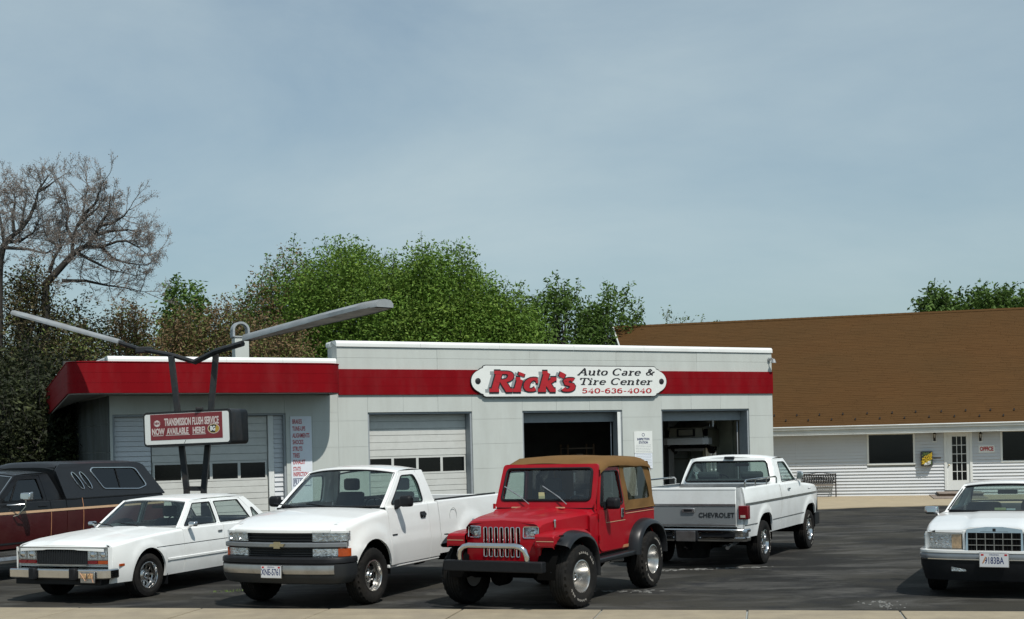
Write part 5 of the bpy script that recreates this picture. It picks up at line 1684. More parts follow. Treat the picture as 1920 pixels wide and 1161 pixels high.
limb_tree('bare tree leaning right over the scrub, crown of fine budding twigs', [
    [(330, 830), (430, 720), (520, 620), (570, 575), (640, 540), (690, 470), (725, 400), (790, 300), (800, 180)],
    [(520, 610), (530, 500), (560, 400), (600, 330), (615, 220), (640, 110), (620, 60)],
    [(640, 550), (740, 555), (850, 515), (920, 510), (1010, 560), (1080, 620)],
    [(725, 400), (820, 380), (900, 330), (950, 260)], [(360, 740), (390, 640), (440, 550), (430, 440), (400, 330)],
    [(450, 800), (620, 800), (760, 830), (900, 850), (1050, 880)], [(740, 560), (820, 640), (920, 670), (1070, 690)],
    [(530, 500), (480, 400), (500, 280), (450, 100)], [(600, 330), (690, 240), (740, 100)],
    [(570, 600), (680, 660), (800, 720), (980, 760)], [(690, 470), (800, 440), (930, 430), (1030, 450)],
    [(560, 400), (640, 330), (700, 280), (760, 200)], [(440, 560), (350, 500), (330, 460)]], 47, 44)
# far sprays behind the brown roof
for px, py, sd, lab in ((1215, 590, 51, 'far thin treetop showing just over the left end of the brown roof'), (1262, 596, 52, 'smaller far treetop just right of another over the brown ridge')):
    b, h = tpos(px, py, 75)
    bare_tree(lab, b, h, (0, 0, 1), sd, maxd=4, r=0.12, nper=3, leaf='leaf_pale', lsize=0.10, L0=0.4)
for px, py, rp_, sd, lab in ((1765, 546, 46, 61, 'green treetop first to rise over the brown roof'), (1855, 541, 52, 62, 'green treetop in the middle of three over the brown roof'), (1925, 556, 40, 63, 'green treetop cut by the picture edge over the brown roof')):
    tree_at(leafy_tree, lab, px, py, 70, rp_, sd, leaf='leaf_mid', n_c=170, nper=42, crown_from=0.5, cs=0.40, lsize=0.15)
# far wood that closes the horizon behind everything
rng = np.random.default_rng(77)
C = np.stack([rng.uniform(-130, 150, 2600), rng.uniform(110, 130, 2600), rng.uniform(0, 1, 2600) ** 0.8 * 7.0], 1)
V, F = leaves_mesh(C, 12, 1.0, 0.55, rng)
o = np_mesh('far_woods', V, F, 'leaf_dark', None); o['kind'] = 'stuff'
# ------------------------------------------------------------------ vehicle building kit
# local frame of a vehicle: x forward, y to its own left, z up; origin on the ground under the front axle
def vehicle(name, label, cat, X, Y, phi, away=False, scale=1.0, group=None, z=0.0):
    ph = R_(phi)
    rz = math.atan2(math.cos(ph), math.sin(ph)) if away else math.atan2(-math.cos(ph), -math.sin(ph))
    t = thing(name, label, cat, (X, Y, z), rz, group)
    t.scale = (scale,) * 3
    return t

def both(name, M_, m, parent, **kw):
    a = M_.build(name, m, parent, **kw)
    b = M_.mirrored().build(name, m, parent, **kw)
    return a, b

def band(path, prof, closed=False, cap=True):
    """sweep profile (out, z) along a plan path of (x, y); out is measured along the outward normal"""
    n = len(path)
    rows_ = []
    for i, p in enumerate(path):
        a, b = Vector(path[max(i - 1, 0)]), Vector(path[min(i + 1, n - 1)])
        d = (b - a).normalized()
        nn = Vector((d.y, -d.x))
        rows_.append([(p[0] + nn.x * o, p[1] + nn.y * o, z) for o, z in prof])
    M_ = MB().grid(rows_)
    if cap:
        k = len(prof)
        M_.add(rows_[0], [tuple(range(k))]); M_.add(rows_[-1], [tuple(range(k))])
    return M_

def cpath(f, y0, y1, n=16):
    """path across the nose from y1 down to y0, outward = forward"""
    return [(f(y), y) for y in np.linspace(y0, y1, n)]

def strip(W, x0, x1, zsill, ztop, r, yin, zin, arches=(), step=0.09, rows=9, top=True, rim=0.03, expo=2.0):
    xs = set(np.round(np.arange(x0, x1, step), 4)) | {x0, x1}
    for xc, zc, R in arches:
        for a in range(0, 181, 9):
            x = xc + R * math.cos(R_(a))
            if x0 < x < x1: xs.add(x)
        for x in (xc - R - 1e-3, xc + R + 1e-3, xc - R + 1e-4, xc + R - 1e-4):
            if x0 < x < x1: xs.add(x)
    xs = sorted(xs)
    def zl(x):
        z = zsill(x) if callable(zsill) else zsill
        for xc, zc, R in arches:
            d = abs(x - xc) / R
            if d < 1: z = max(z, zc + R * (1 - d ** expo) ** (1 / expo))
        return z
    P = []
    for x in xs:
        zt = ztop(x); z0 = zl(x)
        z1 = max(zt - r, z0 + 0.01)
        col = []
        for k in range(rows + 1):
            z = lerp(z0, z1, k / rows)
            col.append((x, W(x, z), z))
        if top:
            yw = W(x, z1)
            for a in (18, 36, 54, 72, 90):
                col.append((x, yw - r * (1 - math.cos(R_(a))), z1 + (zt - z1) * math.sin(R_(a))))
            yi = yin(x) if callable(yin) else yin
            zi = zin(x) if callable(zin) else zin
            col.append((x, lerp(yw - r, yi, 0.5), lerp(zt, zi, 0.5)))
            col.append((x, yi, zi))
        P.append(col)
    M_ = MB().grid(P)
    if rim: M_.rim(P, (0, -rim, 0))
    return M_

def loop_tube(M_, pts, r, n=6): return M_.tube(pts, r, n, closed=True)

WCACHE = {}
def wheel_meshes(r, w, rr, style):
    key = (r, w, rr, style)
    if key in WCACHE: return WCACHE[key]
    st = {'spoke5': dict(n=5, ra=.36, rb=.80, fr=.42, hd=.25, cap=.30, capz=.30, m='alloy', lip='alloy', lug=True),
          'rally': dict(n=8, ra=.56, rb=.76, fr=.45, hd=.12, cap=.34, capz=.30, m='alloy', lip='chrome', lug=False),
          'slot': dict(n=10, ra=.50, rb=.80, fr=.5, hd=.10, cap=.30, capz=.34, m='alloy', lip='chrome', lug=False),
          'dish': dict(n=5, ra=.40, rb=.56, fr=.55, hd=-.50, cap=.24, capz=.62, m='steel_grey', lip='alloy', lug=True),
          'cover': dict(n=16, ra=.42, rb=.78, fr=.7, hd=.30, cap=.28, capz=.40, m='alloy', lip='chrome', lug=False)}[style]
    h = w / 2
    B = MB()
    tr = []
    ng = 5
    for k in range(ng):
        a, b = lerp(-h * .74, h * .74, k / ng), lerp(-h * .74, h * .74, (k + 1) / ng)
        g_ = 0.006
        tr += [(r - 0.010, a), (r, a + g_), (r, b - g_), (r - 0.010, b)]
    prof = [(rr * .97, -h * .80), (rr + .012, -h * .90), (rr + (r - rr) * .45, -h * 1.02), (r * .955, -h * .93)] + tr + [(r * .955, h * .93), (rr + (r - rr) * .72, h * 1.0), (rr + (r - rr) * .42, h * 1.03), (rr + (r - rr) * .38, h * 1.01), (rr + .014, h * .92), (rr * .98, h * .82)]
    n = 56
    B.lathe(prof, axis='y', n=n)
    if st['lug']:
        V = []
        for i, (x, y, z) in enumerate(B.v):
            q = math.hypot(x, z)
            k = i % n
            if abs(y) > h * .55 and q > r * .95 and k % 2:
                s_ = (q - 0.014) / q; x, z = x * s_, z * s_
            V.append((x, y, z))
        B.v = V
    tyre = B.build('tyre', 'rubber', None, 28)
    # rim: lip, barrel, disc with windows
    hd = st['hd'] * h
    L_ = MB().lathe([(rr * 1.02, h * .84), (rr * 1.03, h * .93), (rr * .97, h * .95), (rr * .93, h * .82), (rr * .90, max(hd, h * 0.1) if hd > 0 else h * .55), (rr * (.84 if hd > 0 else .66), hd if hd > 0 else hd * .6), (rr * .84 if hd > 0 else rr * .60, hd)], axis='y', n=40)
    lip = L_.build('rim', st['lip'], None, 40)
    D = MB()
    nn, fr = st['n'], st['fr']
    ra, rb = rr * st['ra'], rr * st['rb']
    D.lathe([(rb, hd + 0.006), (rr * (.845 if hd > 0 else .61), hd)], axis='y', n=40)
    D.lathe([(0.0, hd + .02), (ra * .8, hd + .03), (ra, hd + .012)], axis='y', n=40)
    for k in range(nn):
        a0, a1 = 2 * math.pi * k / nn, 2 * math.pi * (k + fr) / nn
        D.lathe([(ra, hd + .012), ((ra + rb) / 2, hd + .022), (rb, hd + .006)], axis='y', n=5, a0=a0, a1=a1)
        D.lathe([(ra, hd - .03), (ra, hd + .012)], axis='y', n=5, a0=a0, a1=a1)
        for a in (a0, a1):
            c, s_ = math.cos(a), math.sin(a)
            D.add([(ra * c, hd + .012, ra * s_), (rb * c, hd + .006, rb * s_), (rb * c, hd - .04, rb * s_), (ra * c, hd - .04, ra * s_)], [(0, 1, 2, 3)])
    D.lathe([(0, hd - .05), (rr * .84, hd - .05)], axis='y', n=32)
    disc = D.build('wheel_disc', st['m'], None, 35)
    cz = st['capz'] * h + (hd if hd > 0 else hd)
    C = MB().lathe([(0, cz + .035), (rr * st['cap'] * .7, cz + .028), (rr * st['cap'] * .95, cz + .008), (rr * st['cap'], hd)], axis='y', n=24)
    if style in ('spoke5', 'dish', 'rally'):
        for k in range(5):
            a = 2 * math.pi * (k + .21) / 5
            C.lathe([(0, .022), (.009, .020), (.011, 0)], (rr * .42 * math.cos(a), hd + .012, rr * .42 * math.sin(a)), 'y', 6)
    cap = C.build('hub_cap', 'chrome', None, 35)
    bk = MB().lathe([(0, -h * .5), (rr * .96, -h * .5), (rr * .96, -h * .8), (0, -h * .8)], axis='y', n=24).build('brake_drum', 'under_black', None, 0)
    parts = [tyre, lip, disc, cap, bk]
    if style in ('dish', 'rally'):
        T_ = MB()
        rm = rr + (r - rr) * .50
        for g0 in (20, 200):
            for k in range(9):
                if k == 5: continue
                a = R_(g0 + k * 9)
                for q0, q1, w0, w1 in ((0, .3, 0, 1), (.55, .85, 0, .6), (.3, .55, .35, .6)):
                    P4 = []
                    for yy in (h * 1.015, h * 1.015 + .004):
                        for qa, qr in ((q0, w0), (q1, w0), (q1, w1), (q0, w1)):
                            aa = a + R_(6.5) * qa; rad = rm - .014 + .028 * qr
                            P4.append((rad * math.cos(aa), yy, rad * math.sin(aa)))
                    T_.hexa(P4)
        o_ = T_.build('tyre_lettering', 'rubber_letter', None, 0); o_['kind'] = 'stuff'
        parts.append(o_)
    res = [o.data for o in parts]
    for o in parts: bpy.data.objects.remove(o)
    WCACHE[key] = res
    return res

def wheel(parent, x, y, r, w, rr, style, steer=0.0):
    e = empty('wheel', (x, y, r), steer + (0 if y > 0 else math.pi), parent)
    e.rotation_euler = (0, 0, steer + (0 if y > 0 else math.pi))
    sp_ = random.uniform(0, 6.28)
    for me in wheel_meshes(r, w, rr, style):
        o = bpy.data.objects.new(me.name.split('.')[0], me); COL.objects.link(o); o.parent = e
        o.rotation_euler = (0, sp_, 0)
        if 'lettering' in me.name: o['kind'] = 'stuff'
    return e

def arch_liner(parent, xc, zc, R, y_in, y_out):
    P = []
    for a in range(-6, 187, 12):
        x, z = xc + R * math.cos(R_(a)), zc + R * math.sin(R_(a))
        P.append([(x, y_out, z), (x, y_in, z)])
    M_ = MB().grid(P)
    M_.lathe([(0, y_in), (R, y_in)], (xc, 0, zc), 'y', 20, R_(-6), R_(186))
    return both('wheel_housing', M_, 'under_black', parent, smooth=60)

def seat(parent, x, y, w, z0, zt, m='seat_grey', head=True, lean=0.16):
    M_ = MB()
    M_.hexa([(x - .05, y - w / 2, z0), (x + .48, y - w / 2, z0), (x + .48, y + w / 2, z0), (x - .05, y + w / 2, z0), (x - .05, y - w / 2, z0 + .14), (x + .48, y - w / 2, z0 + .18), (x + .48, y + w / 2, z0 + .18), (x - .05, y + w / 2, z0 + .14)])
    b = M_.build('seat', m, parent, 0, bevel=0.04)
    zb = z0 + .14
    M2 = MB().hexa([(x - .10, y - w / 2, zb), (x + .04, y - w / 2, zb), (x + .04, y + w / 2, zb), (x - .10, y + w / 2, zb), (x - .10 - lean, y - w / 2 + .03, zt), (x - lean, y - w / 2 + .03, zt), (x - lean, y + w / 2 - .03, zt), (x - .10 - lean, y + w / 2 - .03, zt)])
    M2.build('seat_back', m, parent, 0, bevel=0.045)
    if head:
        M3 = MB().box(x - lean - .11, x - lean - .02, y - .13, y + .13, zt + .02, zt + .20)
        M3.build('headrest', m, parent, 0, bevel=0.04)
def steering(parent, x, y, z, r=0.19, tilt=28):
    t = R_(tilt)
    pts = []
    for k in range(24):
        a = 2 * math.pi * k / 24
        u, v = r * math.cos(a), r * math.sin(a)
        pts.append((x + v * math.sin(t), y + u, z + v * math.cos(t)))
    M_ = MB().tube(pts, 0.014, 6, closed=True)
    M_.tube([(x, y, z), (x + .25 * math.cos(t), y, z - .25 * math.sin(t))], 0.03, 8)
    for a in (0, 120, 240):
        u, v = r * math.cos(R_(a + 90)), r * math.sin(R_(a + 90))
        M_.tube([(x, y, z), (x + v * math.sin(t), y + u, z + v * math.cos(t))], 0.012, 5)
    M_.build('steering_wheel', 'plastic_black', parent)

def plate(parent, x, y, z, s, back=False, name='licence_plate', dull=False, w=0.305, h=0.152, yaw=0.0):
    """licence plate facing forward (or back) with raised characters"""
    sg = -1 if back else 1
    p = boxo(name, 'dull_chrome', parent, x - 0.004, x + 0.004, y - w / 2 - .008, y + w / 2 + .008, z - h / 2 - .008, z + h / 2 + .008, 0.003)
    q = boxo('plate_face', 'plate_white' if not dull else 'dull_chrome', p, x + sg * 0.0045, x + sg * 0.006, y - w / 2, y + w / 2, z - h / 2, z + h / 2, smooth=0)
    if s:
        M_ = Matrix(((0, 0, sg, x + sg * 0.0062), (sg, 0, 0, y), (0, 1, 0, z - 0.008), (0, 0, 0, 1)))
        text_obj('characters', s, 0.115, 'letter_navy', p, M_, 0.0008, sx=0.60, bold=0.002)
        M_ = M_.copy(); M_[2][3] = z + h / 2 - .018
        text_obj('characters', 'VIRGINIA', 0.03, 'letter_navy', p, M_, 0.0006, sx=0.9)
        for yy in (-w / 2 + .03, w / 2 - .03):
            boxo('decal', 'letter_red', p, x + sg * .0062, x + sg * .0068, y + yy - .016, y + yy + .016, z + h / 2 - .030, z + h / 2 - .008, smooth=0)
    return p

class Green:
    """glasshouse: A pillar foot and head, rear roof corner and rear foot; all (x, y, z) on the left side"""
    def __init__(s, A0, A1, R1, R0, bow0=.20, bow1=.10, rbow0=.06, rbow1=.05, crown=.05, zbulge=0.0):
        s.A0, s.A1, s.R1, s.R0 = A0, A1, R1, R0
        s.bow0, s.bow1, s.rbow0, s.rbow1, s.crown = bow0, bow1, rbow0, rbow1, crown
        s.zb = (A0[2] + R0[2]) / 2; s.zr = (A1[2] + R1[2]) / 2
        s.yb = lambda x: interp(x, [s.R0[0], s.A0[0]], [s.R0[1], s.A0[1]])
        s.yr = lambda x: interp(x, [s.R1[0], s.A1[0]], [s.R1[1], s.A1[1]])
    def side(s, x, z):
        t = (z - s.zb) / (s.zr - s.zb)
        return lerp(s.yb(x), s.yr(x), t) + 0.02 * max(0, t) * (1 - t) * 4 * 0.6
    def lift(s, off=0.0):
        return lambda x, z: (x, s.side(x, z) + off, z)
    def roof_z(s, x, v):
        u = (x - s.R1[0]) / (s.A1[0] - s.R1[0])
        zr = lerp(s.R1[2], s.A1[2], u)
        return zr + s.crown * (1 - abs(v) ** 2.6) + 0.022 * 4 * max(0, u) * (1 - max(0, min(1, u)))
    def roof(s, m, parent, front=0.0, back=0.0, edge=.03):
        P = []
        for u in np.linspace(0, 1, 13):
            row = []
            for v in np.linspace(-1, 1, 21):
                xf = s.A1[0] + s.bow1 * (1 - v * v) + front; xr = s.R1[0] - s.rbow1 * (1 - v * v) - back
                x = lerp(xr, xf, u)
                y = v * (s.yr(x))
                row.append((x, y, s.roof_z(x, v) + (-.0)))
            P.append(row)
        # lips turned down at front and back
        def drop(row, dx, dz): return [(x + dx, y, z - dz) for x, y, z in row]
        P = [drop(P[0], -.012, .030), drop(P[0], -.006, .008)] + P + [drop(P[-1], .008, .008), drop(P[-1], .016, .030)]
        M_ = MB().grid(P)
        return M_.build('roof', m, parent, 60)
    def screen(s, front, m, parent, name, inset=.035, low=.02, high=.03, trim='plastic_black', tr=.013):
        a0, a1 = (s.A0, s.A1) if front else (s.R0, s.R1)
        b0, b1 = (s.bow0, s.bow1) if front else (-s.rbow0, -s.rbow1)
        def pt(v, t, o=0.0):
            y0, y1 = a0[1] - inset, a1[1] - inset
            vv = v
            x = lerp(a0[0] + b0 * (1 - v * v), a1[0] + b1 * (1 - v * v), t)
            z = lerp(a0[2], a1[2] + s.crown * .9 * (1 - abs(v) ** 2.6), t)
            y = v * lerp(y0, y1, t)
            return (x + o, y, z)
        H = a1[2] - a0[2]
        t0, t1 = low / H, 1 - high / H
        P = [[pt(v, t) for v in np.linspace(-1, 1, 17)] for t in np.linspace(t0, t1, 7)]
        g_ = MB().grid(P).build(name, m, parent, 60)
        lp = P[0] + [r_[-1] for r_ in P[1:-1]] + P[-1][::-1] + [r_[0] for r_ in P[1:-1]][::-1]
        loop_tube(MB(), lp, tr, 6).build('window_seal', trim, g_)
        return g_, pt

def rounded_window(M_, pts): return rpoly(pts, 0.05)

def mirror_black(parent, x, y, z, sgn, big=True):
    M_ = MB()
    w, h = (.20, .17)
    M_.hexa([(x - .05, y + sgn * .05, z - h / 2), (x + .05, y + sgn * .06, z - h / 2 + .01), (x + .05, y + sgn * (.06 + w * .8), z - h / 2 + .02), (x - .05, y + sgn * (.05 + w), z - h / 2), (x - .05, y + sgn * .05, z + h / 2), (x + .05, y + sgn * .06, z + h / 2 - .02), (x + .05, y + sgn * (.06 + w * .8), z + h / 2 - .02), (x - .05, y + sgn * (.05 + w), z + h / 2)])
    m = M_.build('mirror', 'plastic_black', parent, 40, bevel=.035, seg=3)
    boxo('mirror_glass', 'chrome', m, x - .056, x - .052, *sorted((y + sgn * .07, y + sgn * (.03 + w))), z - h / 2 + .025, z + h / 2 - .025, 0.01)
    MB().hexa([(x - .06, y - sgn * .02, z - .12), (x + .05, y - sgn * .02, z - .12), (x + .03, y + sgn * .09, z - .05), (x - .03, y + sgn * .09, z - .05), (x - .05, y - sgn * .02, z + .02), (x + .03, y - sgn * .02, z + .02), (x + .02, y + sgn * .09, z + .03), (x - .03, y + sgn * .09, z + .03)]).build('mirror_arm', 'plastic_black', m, 0, bevel=.012)
    return m
def mirror_chrome(parent, x, y, z, sgn, w=.17, h=.10):
    M_ = MB().hexa([(x - .04, y + sgn * .06, z - h / 2), (x + .05, y + sgn * .08, z - h / 2 + .01), (x + .05, y + sgn * (.04 + w), z - h / 2 + .01), (x - .04, y + sgn * (.06 + w), z - h / 2), (x - .04, y + sgn * .06, z + h / 2), (x + .04, y + sgn * .08, z + h / 2 - .01), (x + .04, y + sgn * (.04 + w), z + h / 2 - .01), (x - .04, y + sgn * (.06 + w), z + h / 2)])
    m = M_.build('mirror', 'chrome', parent, 40, bevel=.025, seg=3)
    MB().tube([(x - .02, y - sgn * .03, z - .10), (x, y + sgn * .05, z - .07), (x, y + sgn * .10, z - h / 2 + .01)], .014, 6).build('mirror_arm', 'chrome', m)
    return m
def wiper(parent, x, y, z, L, dy, up, m='plastic_black', slope=0.9):
    """arm and blade lying on the windscreen"""
    M_ = MB()
    e = (x - up * slope, y + dy, z + up)
    M_.tube([(x + .03, y, z - .01), (x, y + dy * .4, z + up * .35 + .015), (e[0] + .012, e[1], e[2] + .012)], 0.007, 4)
    d = Vector((-up * slope, dy, up)).normalized()
    c = Vector(e)
    return M_.tube([c - d * L * .5 + Vector((.012, 0, .01)), c + d * L * .5 + Vector((.012, 0, .01))], 0.009, 4).build('wiper', m, parent)
# ------------------------------------------------------------------ white modern pickup (centre left)
def bump(x, z, xc, zc, r0, r1, h):
    d = math.hypot(x - xc, z - zc)
    return h * smooth01((r1 - d) / (r1 - r0)) if d < r1 else 0.0

def build_white_pickup():
    T = vehicle('pickup_truck', 'white late model regular cab pickup with black mirrors and bumper, nose to the street', 'pickup truck', -2.738, 17.38, 23.6)
    P = 'paint_white'
    wb, rt = 3.02, .375
    AR, AZ = .465, .40
    def W(x, z):
        y = .962
        if x > .15: y -= .13 * ((x - .15) / .6) ** 2
        if z < .80: y -= .030 * ((.80 - z) / .38) ** 2
        else: y -= .010 + .045 * ((z - .80) / .45) ** 1.6
        for xc in (0, -wb): y += bump(x, z, xc, .42, .50, .70, .026)
        return y
    hz = lambda x: interp(x, [-.55, -.1, .3, .55, .70, .82], [1.245, 1.215, 1.165, 1.110, 1.075, 1.045])
    xn = lambda y: .83 - .17 * (abs(y) / .93) ** 2.2
    hy = lambda x: interp(x, [-.55, .7], [.80, .74])
    # fender
    F_ = strip(W, -.455, .60, .45, lambda x: hz(x) - .008, .085, hy, lambda x: hz(x), [(0, AZ, AR)])
    both('fender', F_, P, T)
    # corner of the fender above and beside the headlamp
    C_ = MB()
    Pg = []
    for x in (.60, .64, .68):
        Pg.append([(x, W(x, z) , z) for z in np.linspace(.62, 1.00, 7)])
    C_.grid(Pg)
    # the top of the fender carries on over the headlamp to its front edge
    Pt = []
    for u in np.linspace(0, 1, 7):
        x0_ = lerp(.595, .0, 0)
        row = []
        fe = [(xn(y) + .002, y) for y in np.linspace(.735, .88, 6)] + [(.640, .920), (.600, .938)]
        for q in range(8):
            qq = q / 7
            yr_ = lerp(.735, W(.595, 1.0) + .004, qq)
            zr_ = hz(.595) - .008 - .085 * (1 - math.sqrt(max(0, 1 - qq ** 5)))
            x = lerp(.590, fe[q][0], u); y = lerp(yr_, fe[q][1], u)
            row.append((x, y, lerp(zr_, 1.020, smooth01(u) * .5 + u * .5)))
        Pt.append(row)
    Pt.append([(x + .002, y, z - .03) for x, y, z in Pt[-1]])
    C_.grid(Pt)
    both('fender_corner', C_, P, T)
    # hood
    rows_ = []
    for u in np.linspace(0, 1, 16):
        row = []
        for v in np.linspace(-1, 1, 25):
            yh = hy(lerp(-.55, .7, u)) - .006
            y = v * yh
            xc_ = -.44 + .17 * (1 - v * v)
            x = lerp(xc_, xn(y) + .0, u)
            z = hz(x) + .045 * (1 - v * v) * (1 - .5 * u) - (.022 * smooth01((u - .80) / .20))
            row.append((x, y, z))
        rows_.append(row)
    rows_.append([(x + .008, y, z - .012) for x, y, z in rows_[-1]])
    rows_.append([(x, y, 1.016) for x, y, z in rows_[-1]])
    H_ = MB().grid(rows_); H_.rim(rows_, (0, 0, -.02)); H_.build('hood', P, T, 50)
    # fill between hood and headlamp top at the sides
    # front: lamps, grille, bar
    def fr(y0, y1, z0, z1, out, back, name, m, parent=T, n=10, lean=.0, bev=0.0, rd=0.0):
        p = cpath(lambda y: xn(y) + .0, y0, y1, n)
        prof = [(-back, z0), (out - rd, z0), (out, z0 + rd), (out - lean, z1 - rd), (out - lean - rd, z1), (-back, z1)]
        return band(p, prof).build(name, m, parent, 40, bevel=bev)
    def wrap(y1, z0, z1, out, name, m, parent=T, y0=.50, side=1):
        # from the grille round the corner to the fender
        pts = [(xn(y), y) for y in np.linspace(y0, .88, 8)] + [(.625, .925), (.575, .940)]
        pts = [(x, y) for x, y in pts if y <= y1 + 1e-6]
        if side < 0: pts = [(x, -y) for x, y in pts][::-1]
        return band(pts, [(-.06, z0), (out, z0), (out, z1), (-.06, z1)]).build(name, m, parent, 40)
    fr(-.93, .93, .62, 1.025, -.045, .09, 'grille_backing', 'plastic_black', n=16)
    for sd in (1, -1):
        wrap(.95, .885, 1.012, -.004, 'headlamp', 'lamp_reflector', side=sd)
        h = wrap(.95, .883, 1.014, .010, 'lamp_lens', 'lens_clear', side=sd)
        wrap(.95, .695, .790, -.004, 'fog_lamp', 'lamp_reflector', side=sd)
        pts = [(xn(y), y) for y in np.linspace(.83 if sd > 0 else .875, .88, 3)] + [(.625, .925), (.575, .940)]
        if sd < 0: pts = [(x, -y) for x, y in pts][::-1]
        band(pts, [(-.06, .692), (.012, .692), (.012, .792), (-.06, .792)]).build('turn_signal', 'lamp_amber', T, 40)
        for q in (.60, .78):
            MB().lathe([(.0, .0), (.03, .0), (.055, .03)], (xn(q) - .03, q * sd, .95), 'x', 14).build('bulb_reflector', 'chrome', T)
    for k in range(3):
        fr(-.49, .49, .895 + k * .04, .905 + k * .04, -.02, .05, 'grille_bar', 'plastic_grey')
        fr(-.49, .49, .700 + k * .03, .707 + k * .03, -.02, .05, 'grille_bar', 'plastic_grey')
    fr(-.93, .93, .803, .870, .012, .06, 'grille_crossbar', 'silver_bar', n=18, rd=.012)
    # bowtie
    bt_ = [(-.115, -.018), (-.048, -.018), (-.048, -.042), (.048, -.042), (.048, -.018), (.098, -.018), (.115, .018), (.048, .018), (.048, .042), (-.048, .042), (-.048, .018), (-.098, .018)]
    MB().prism(bt_, lambda u, w, d: (.842 + d, u, .838 + w), 0, .018).build('emblem', 'emblem_gold', T, 0, bevel=.003)
    # bumper
    bp = [(.45, -.955), (.60, -.965), (.74, -.925), (.82, -.84), (.87, -.70), (.905, -.5), (.925, -.25), (.93, 0), (.925, .25), (.905, .5), (.87, .70), (.82, .84), (.74, .925), (.60, .965), (.45, .955)]
    band(bp, [(-.06, .600), (-.01, .600), (.012, .615), (.012, .665), (-.005, .685), (-.09, .690)]).build('bumper_cap', 'plastic_black', T, 40)
    cb = [p for p in bp if abs(p[1]) < .86]
    band(cb, [(-.03, .470), (.014, .476), (.026, .51), (.028, .535), (.022, .585), (-.02, .60)]).build('front_bumper', 'dull_chrome', T, 50)
    band(bp, [(-.18, .355), (-.12, .335), (-.055, .352), (-.015, .41), (.004, .46), (.006, .60), (-.03, .602)]).build('bumper_valance', 'plastic_grey', T, 40)
    plate(T, .965, -.02, .505, 'XNE-5761')
    # doors
    G = Green((-.47, .855, 1.25), (-1.10, .725, 1.735), (-1.80, .735, 1.735), (-1.95, .86, 1.27), bow0=.20, bow1=.12, rbow0=.03, rbow1=.03, crown=.065)
    def dshape(x0, x1): return strip(W, x0, x1, .47, lambda x: 1.262, .03, lambda x: G.side(x, 1.262) , lambda x: 1.266, [], rows=12)
    D_ = dshape(-1.645, -.465)
    out = rpoly([(-.50, 1.262), (-1.12, 1.722), (-1.58, 1.728), (-1.655, 1.60), (-1.655, 1.262)], .04)
    hole = rpoly([(-.66, 1.285), (-1.15, 1.668), (-1.50, 1.672), (-1.565, 1.55), (-1.60, 1.285)], .05)
    D_.region(out, G.lift(.004), [hole], .09, rim=(0, -.045, 0))
    dl_, dr_ = both('door', D_, P, T, smooth=50)
    for s_, dd in ((1, dl_), (-1, dr_)):
        pts3 = [(x, s_ * (G.side(x, z) + .002), z) for x, z in hole]
        loop_tube(MB(), pts3, .013, 5).build('window_seal', 'plastic_black', dd)
        Mg = MB().region([(x, z) for x, z in hole], lambda x, z: (x, s_ * (G.side(x, z) - .012), z), (), .2)
        Mg.build('window', 'glass_tint', dd, 60)
        yh = s_ * (W(-1.50, 1.12) + .006)
        M_ = MB().prism(rrect(-1.535, -1.375, 1.055, 1.145, .03), lambda u, w, d: (u, s_ * (W(u, w) + d), w), .001, .012)
        hd_ = M_.build('handle', 'plastic_black', dd, 40)
        MB().prism(rrect(-1.52, -1.39, 1.085, 1.125, .015), lambda u, w, d: (u, s_ * (W(u, w) + d), w), .013, .032).build('handle_grip', 'plastic_grey', hd_, 40, bevel=.006)
        MB().prism(rrect(-.66, -.52, .865, .885, .006), lambda u, w, d: (u, s_ * (W(u, w) + d), w), .001, .006).build('badge', 'plastic_grey', dd, 0)
        mirror_black(T, -.70, s_ * .925, 1.33, s_)
    # cab rear corner
    K = strip(W, -1.955, -1.655, .47, lambda x: 1.262, .03, lambda x: G.side(x, 1.262), lambda x: 1.266, [], rows=10)
    K.region(rpoly([(-1.665, 1.262), (-1.665, 1.60), (-1.59, 1.73), (-1.80, 1.735), (-1.955, 1.262)], .012), G.lift(.0), (), .08, rim=(-.0, -.06, 0))
    K.region(rpoly([(-.44, 1.255), (-1.09, 1.737), (-1.80, 1.737), (-1.80, 1.724), (-1.12, 1.724), (-.50, 1.262)], .005), G.lift(.0), (), .08, rim=(.0, -.05, 0))
    both('cab_corner', K, P, T, smooth=50)
    G.roof(P, T)
    g_, pt = G.screen(True, 'glass_clear', T, 'windscreen', inset=.03)
    wiper(T, -.31, -.35, 1.25, .42, -.30, .035, slope=1.2); wiper(T, -.27, .25, 1.25, .42, -.34, .035, slope=1.2)
    G.screen(False, 'glass_tint', T, 'rear_window', inset=.09, low=.04, high=.05)
    Mb = MB().box(-1.965, -1.945, -.86, .86, .50, 1.30)
    Mb.hexa([(-1.965, -.86, 1.27), (-1.945, -.86, 1.27), (-1.945, -.76, 1.27), (-1.965, -.76, 1.27), (-1.82, -.735, 1.73), (-1.80, -.735, 1.73), (-1.80, -.64, 1.73), (-1.82, -.64, 1.73)])
    Mb.hexa([(-1.965, .76, 1.27), (-1.945, .76, 1.27), (-1.945, .86, 1.27), (-1.965, .86, 1.27), (-1.82, .64, 1.73), (-1.80, .64, 1.73), (-1.80, .735, 1.73), (-1.82, .735, 1.73)])
    Mb.build('cab_back', P, T, 0)
    # cowl
    cw = [[(-.44 + .17 * (1 - v * v) + dx, v * .80, 1.238 + .045 * (1 - v * v) + dz) for v in np.linspace(-1, 1, 17)] for dx, dz in ((.02, -.005), (-.04, .0), (-.10, .012))]
    MB().grid(cw).build('cowl', 'plastic_black', T, 60)
    # bed
    bx0, bx1 = -4.20, -1.985
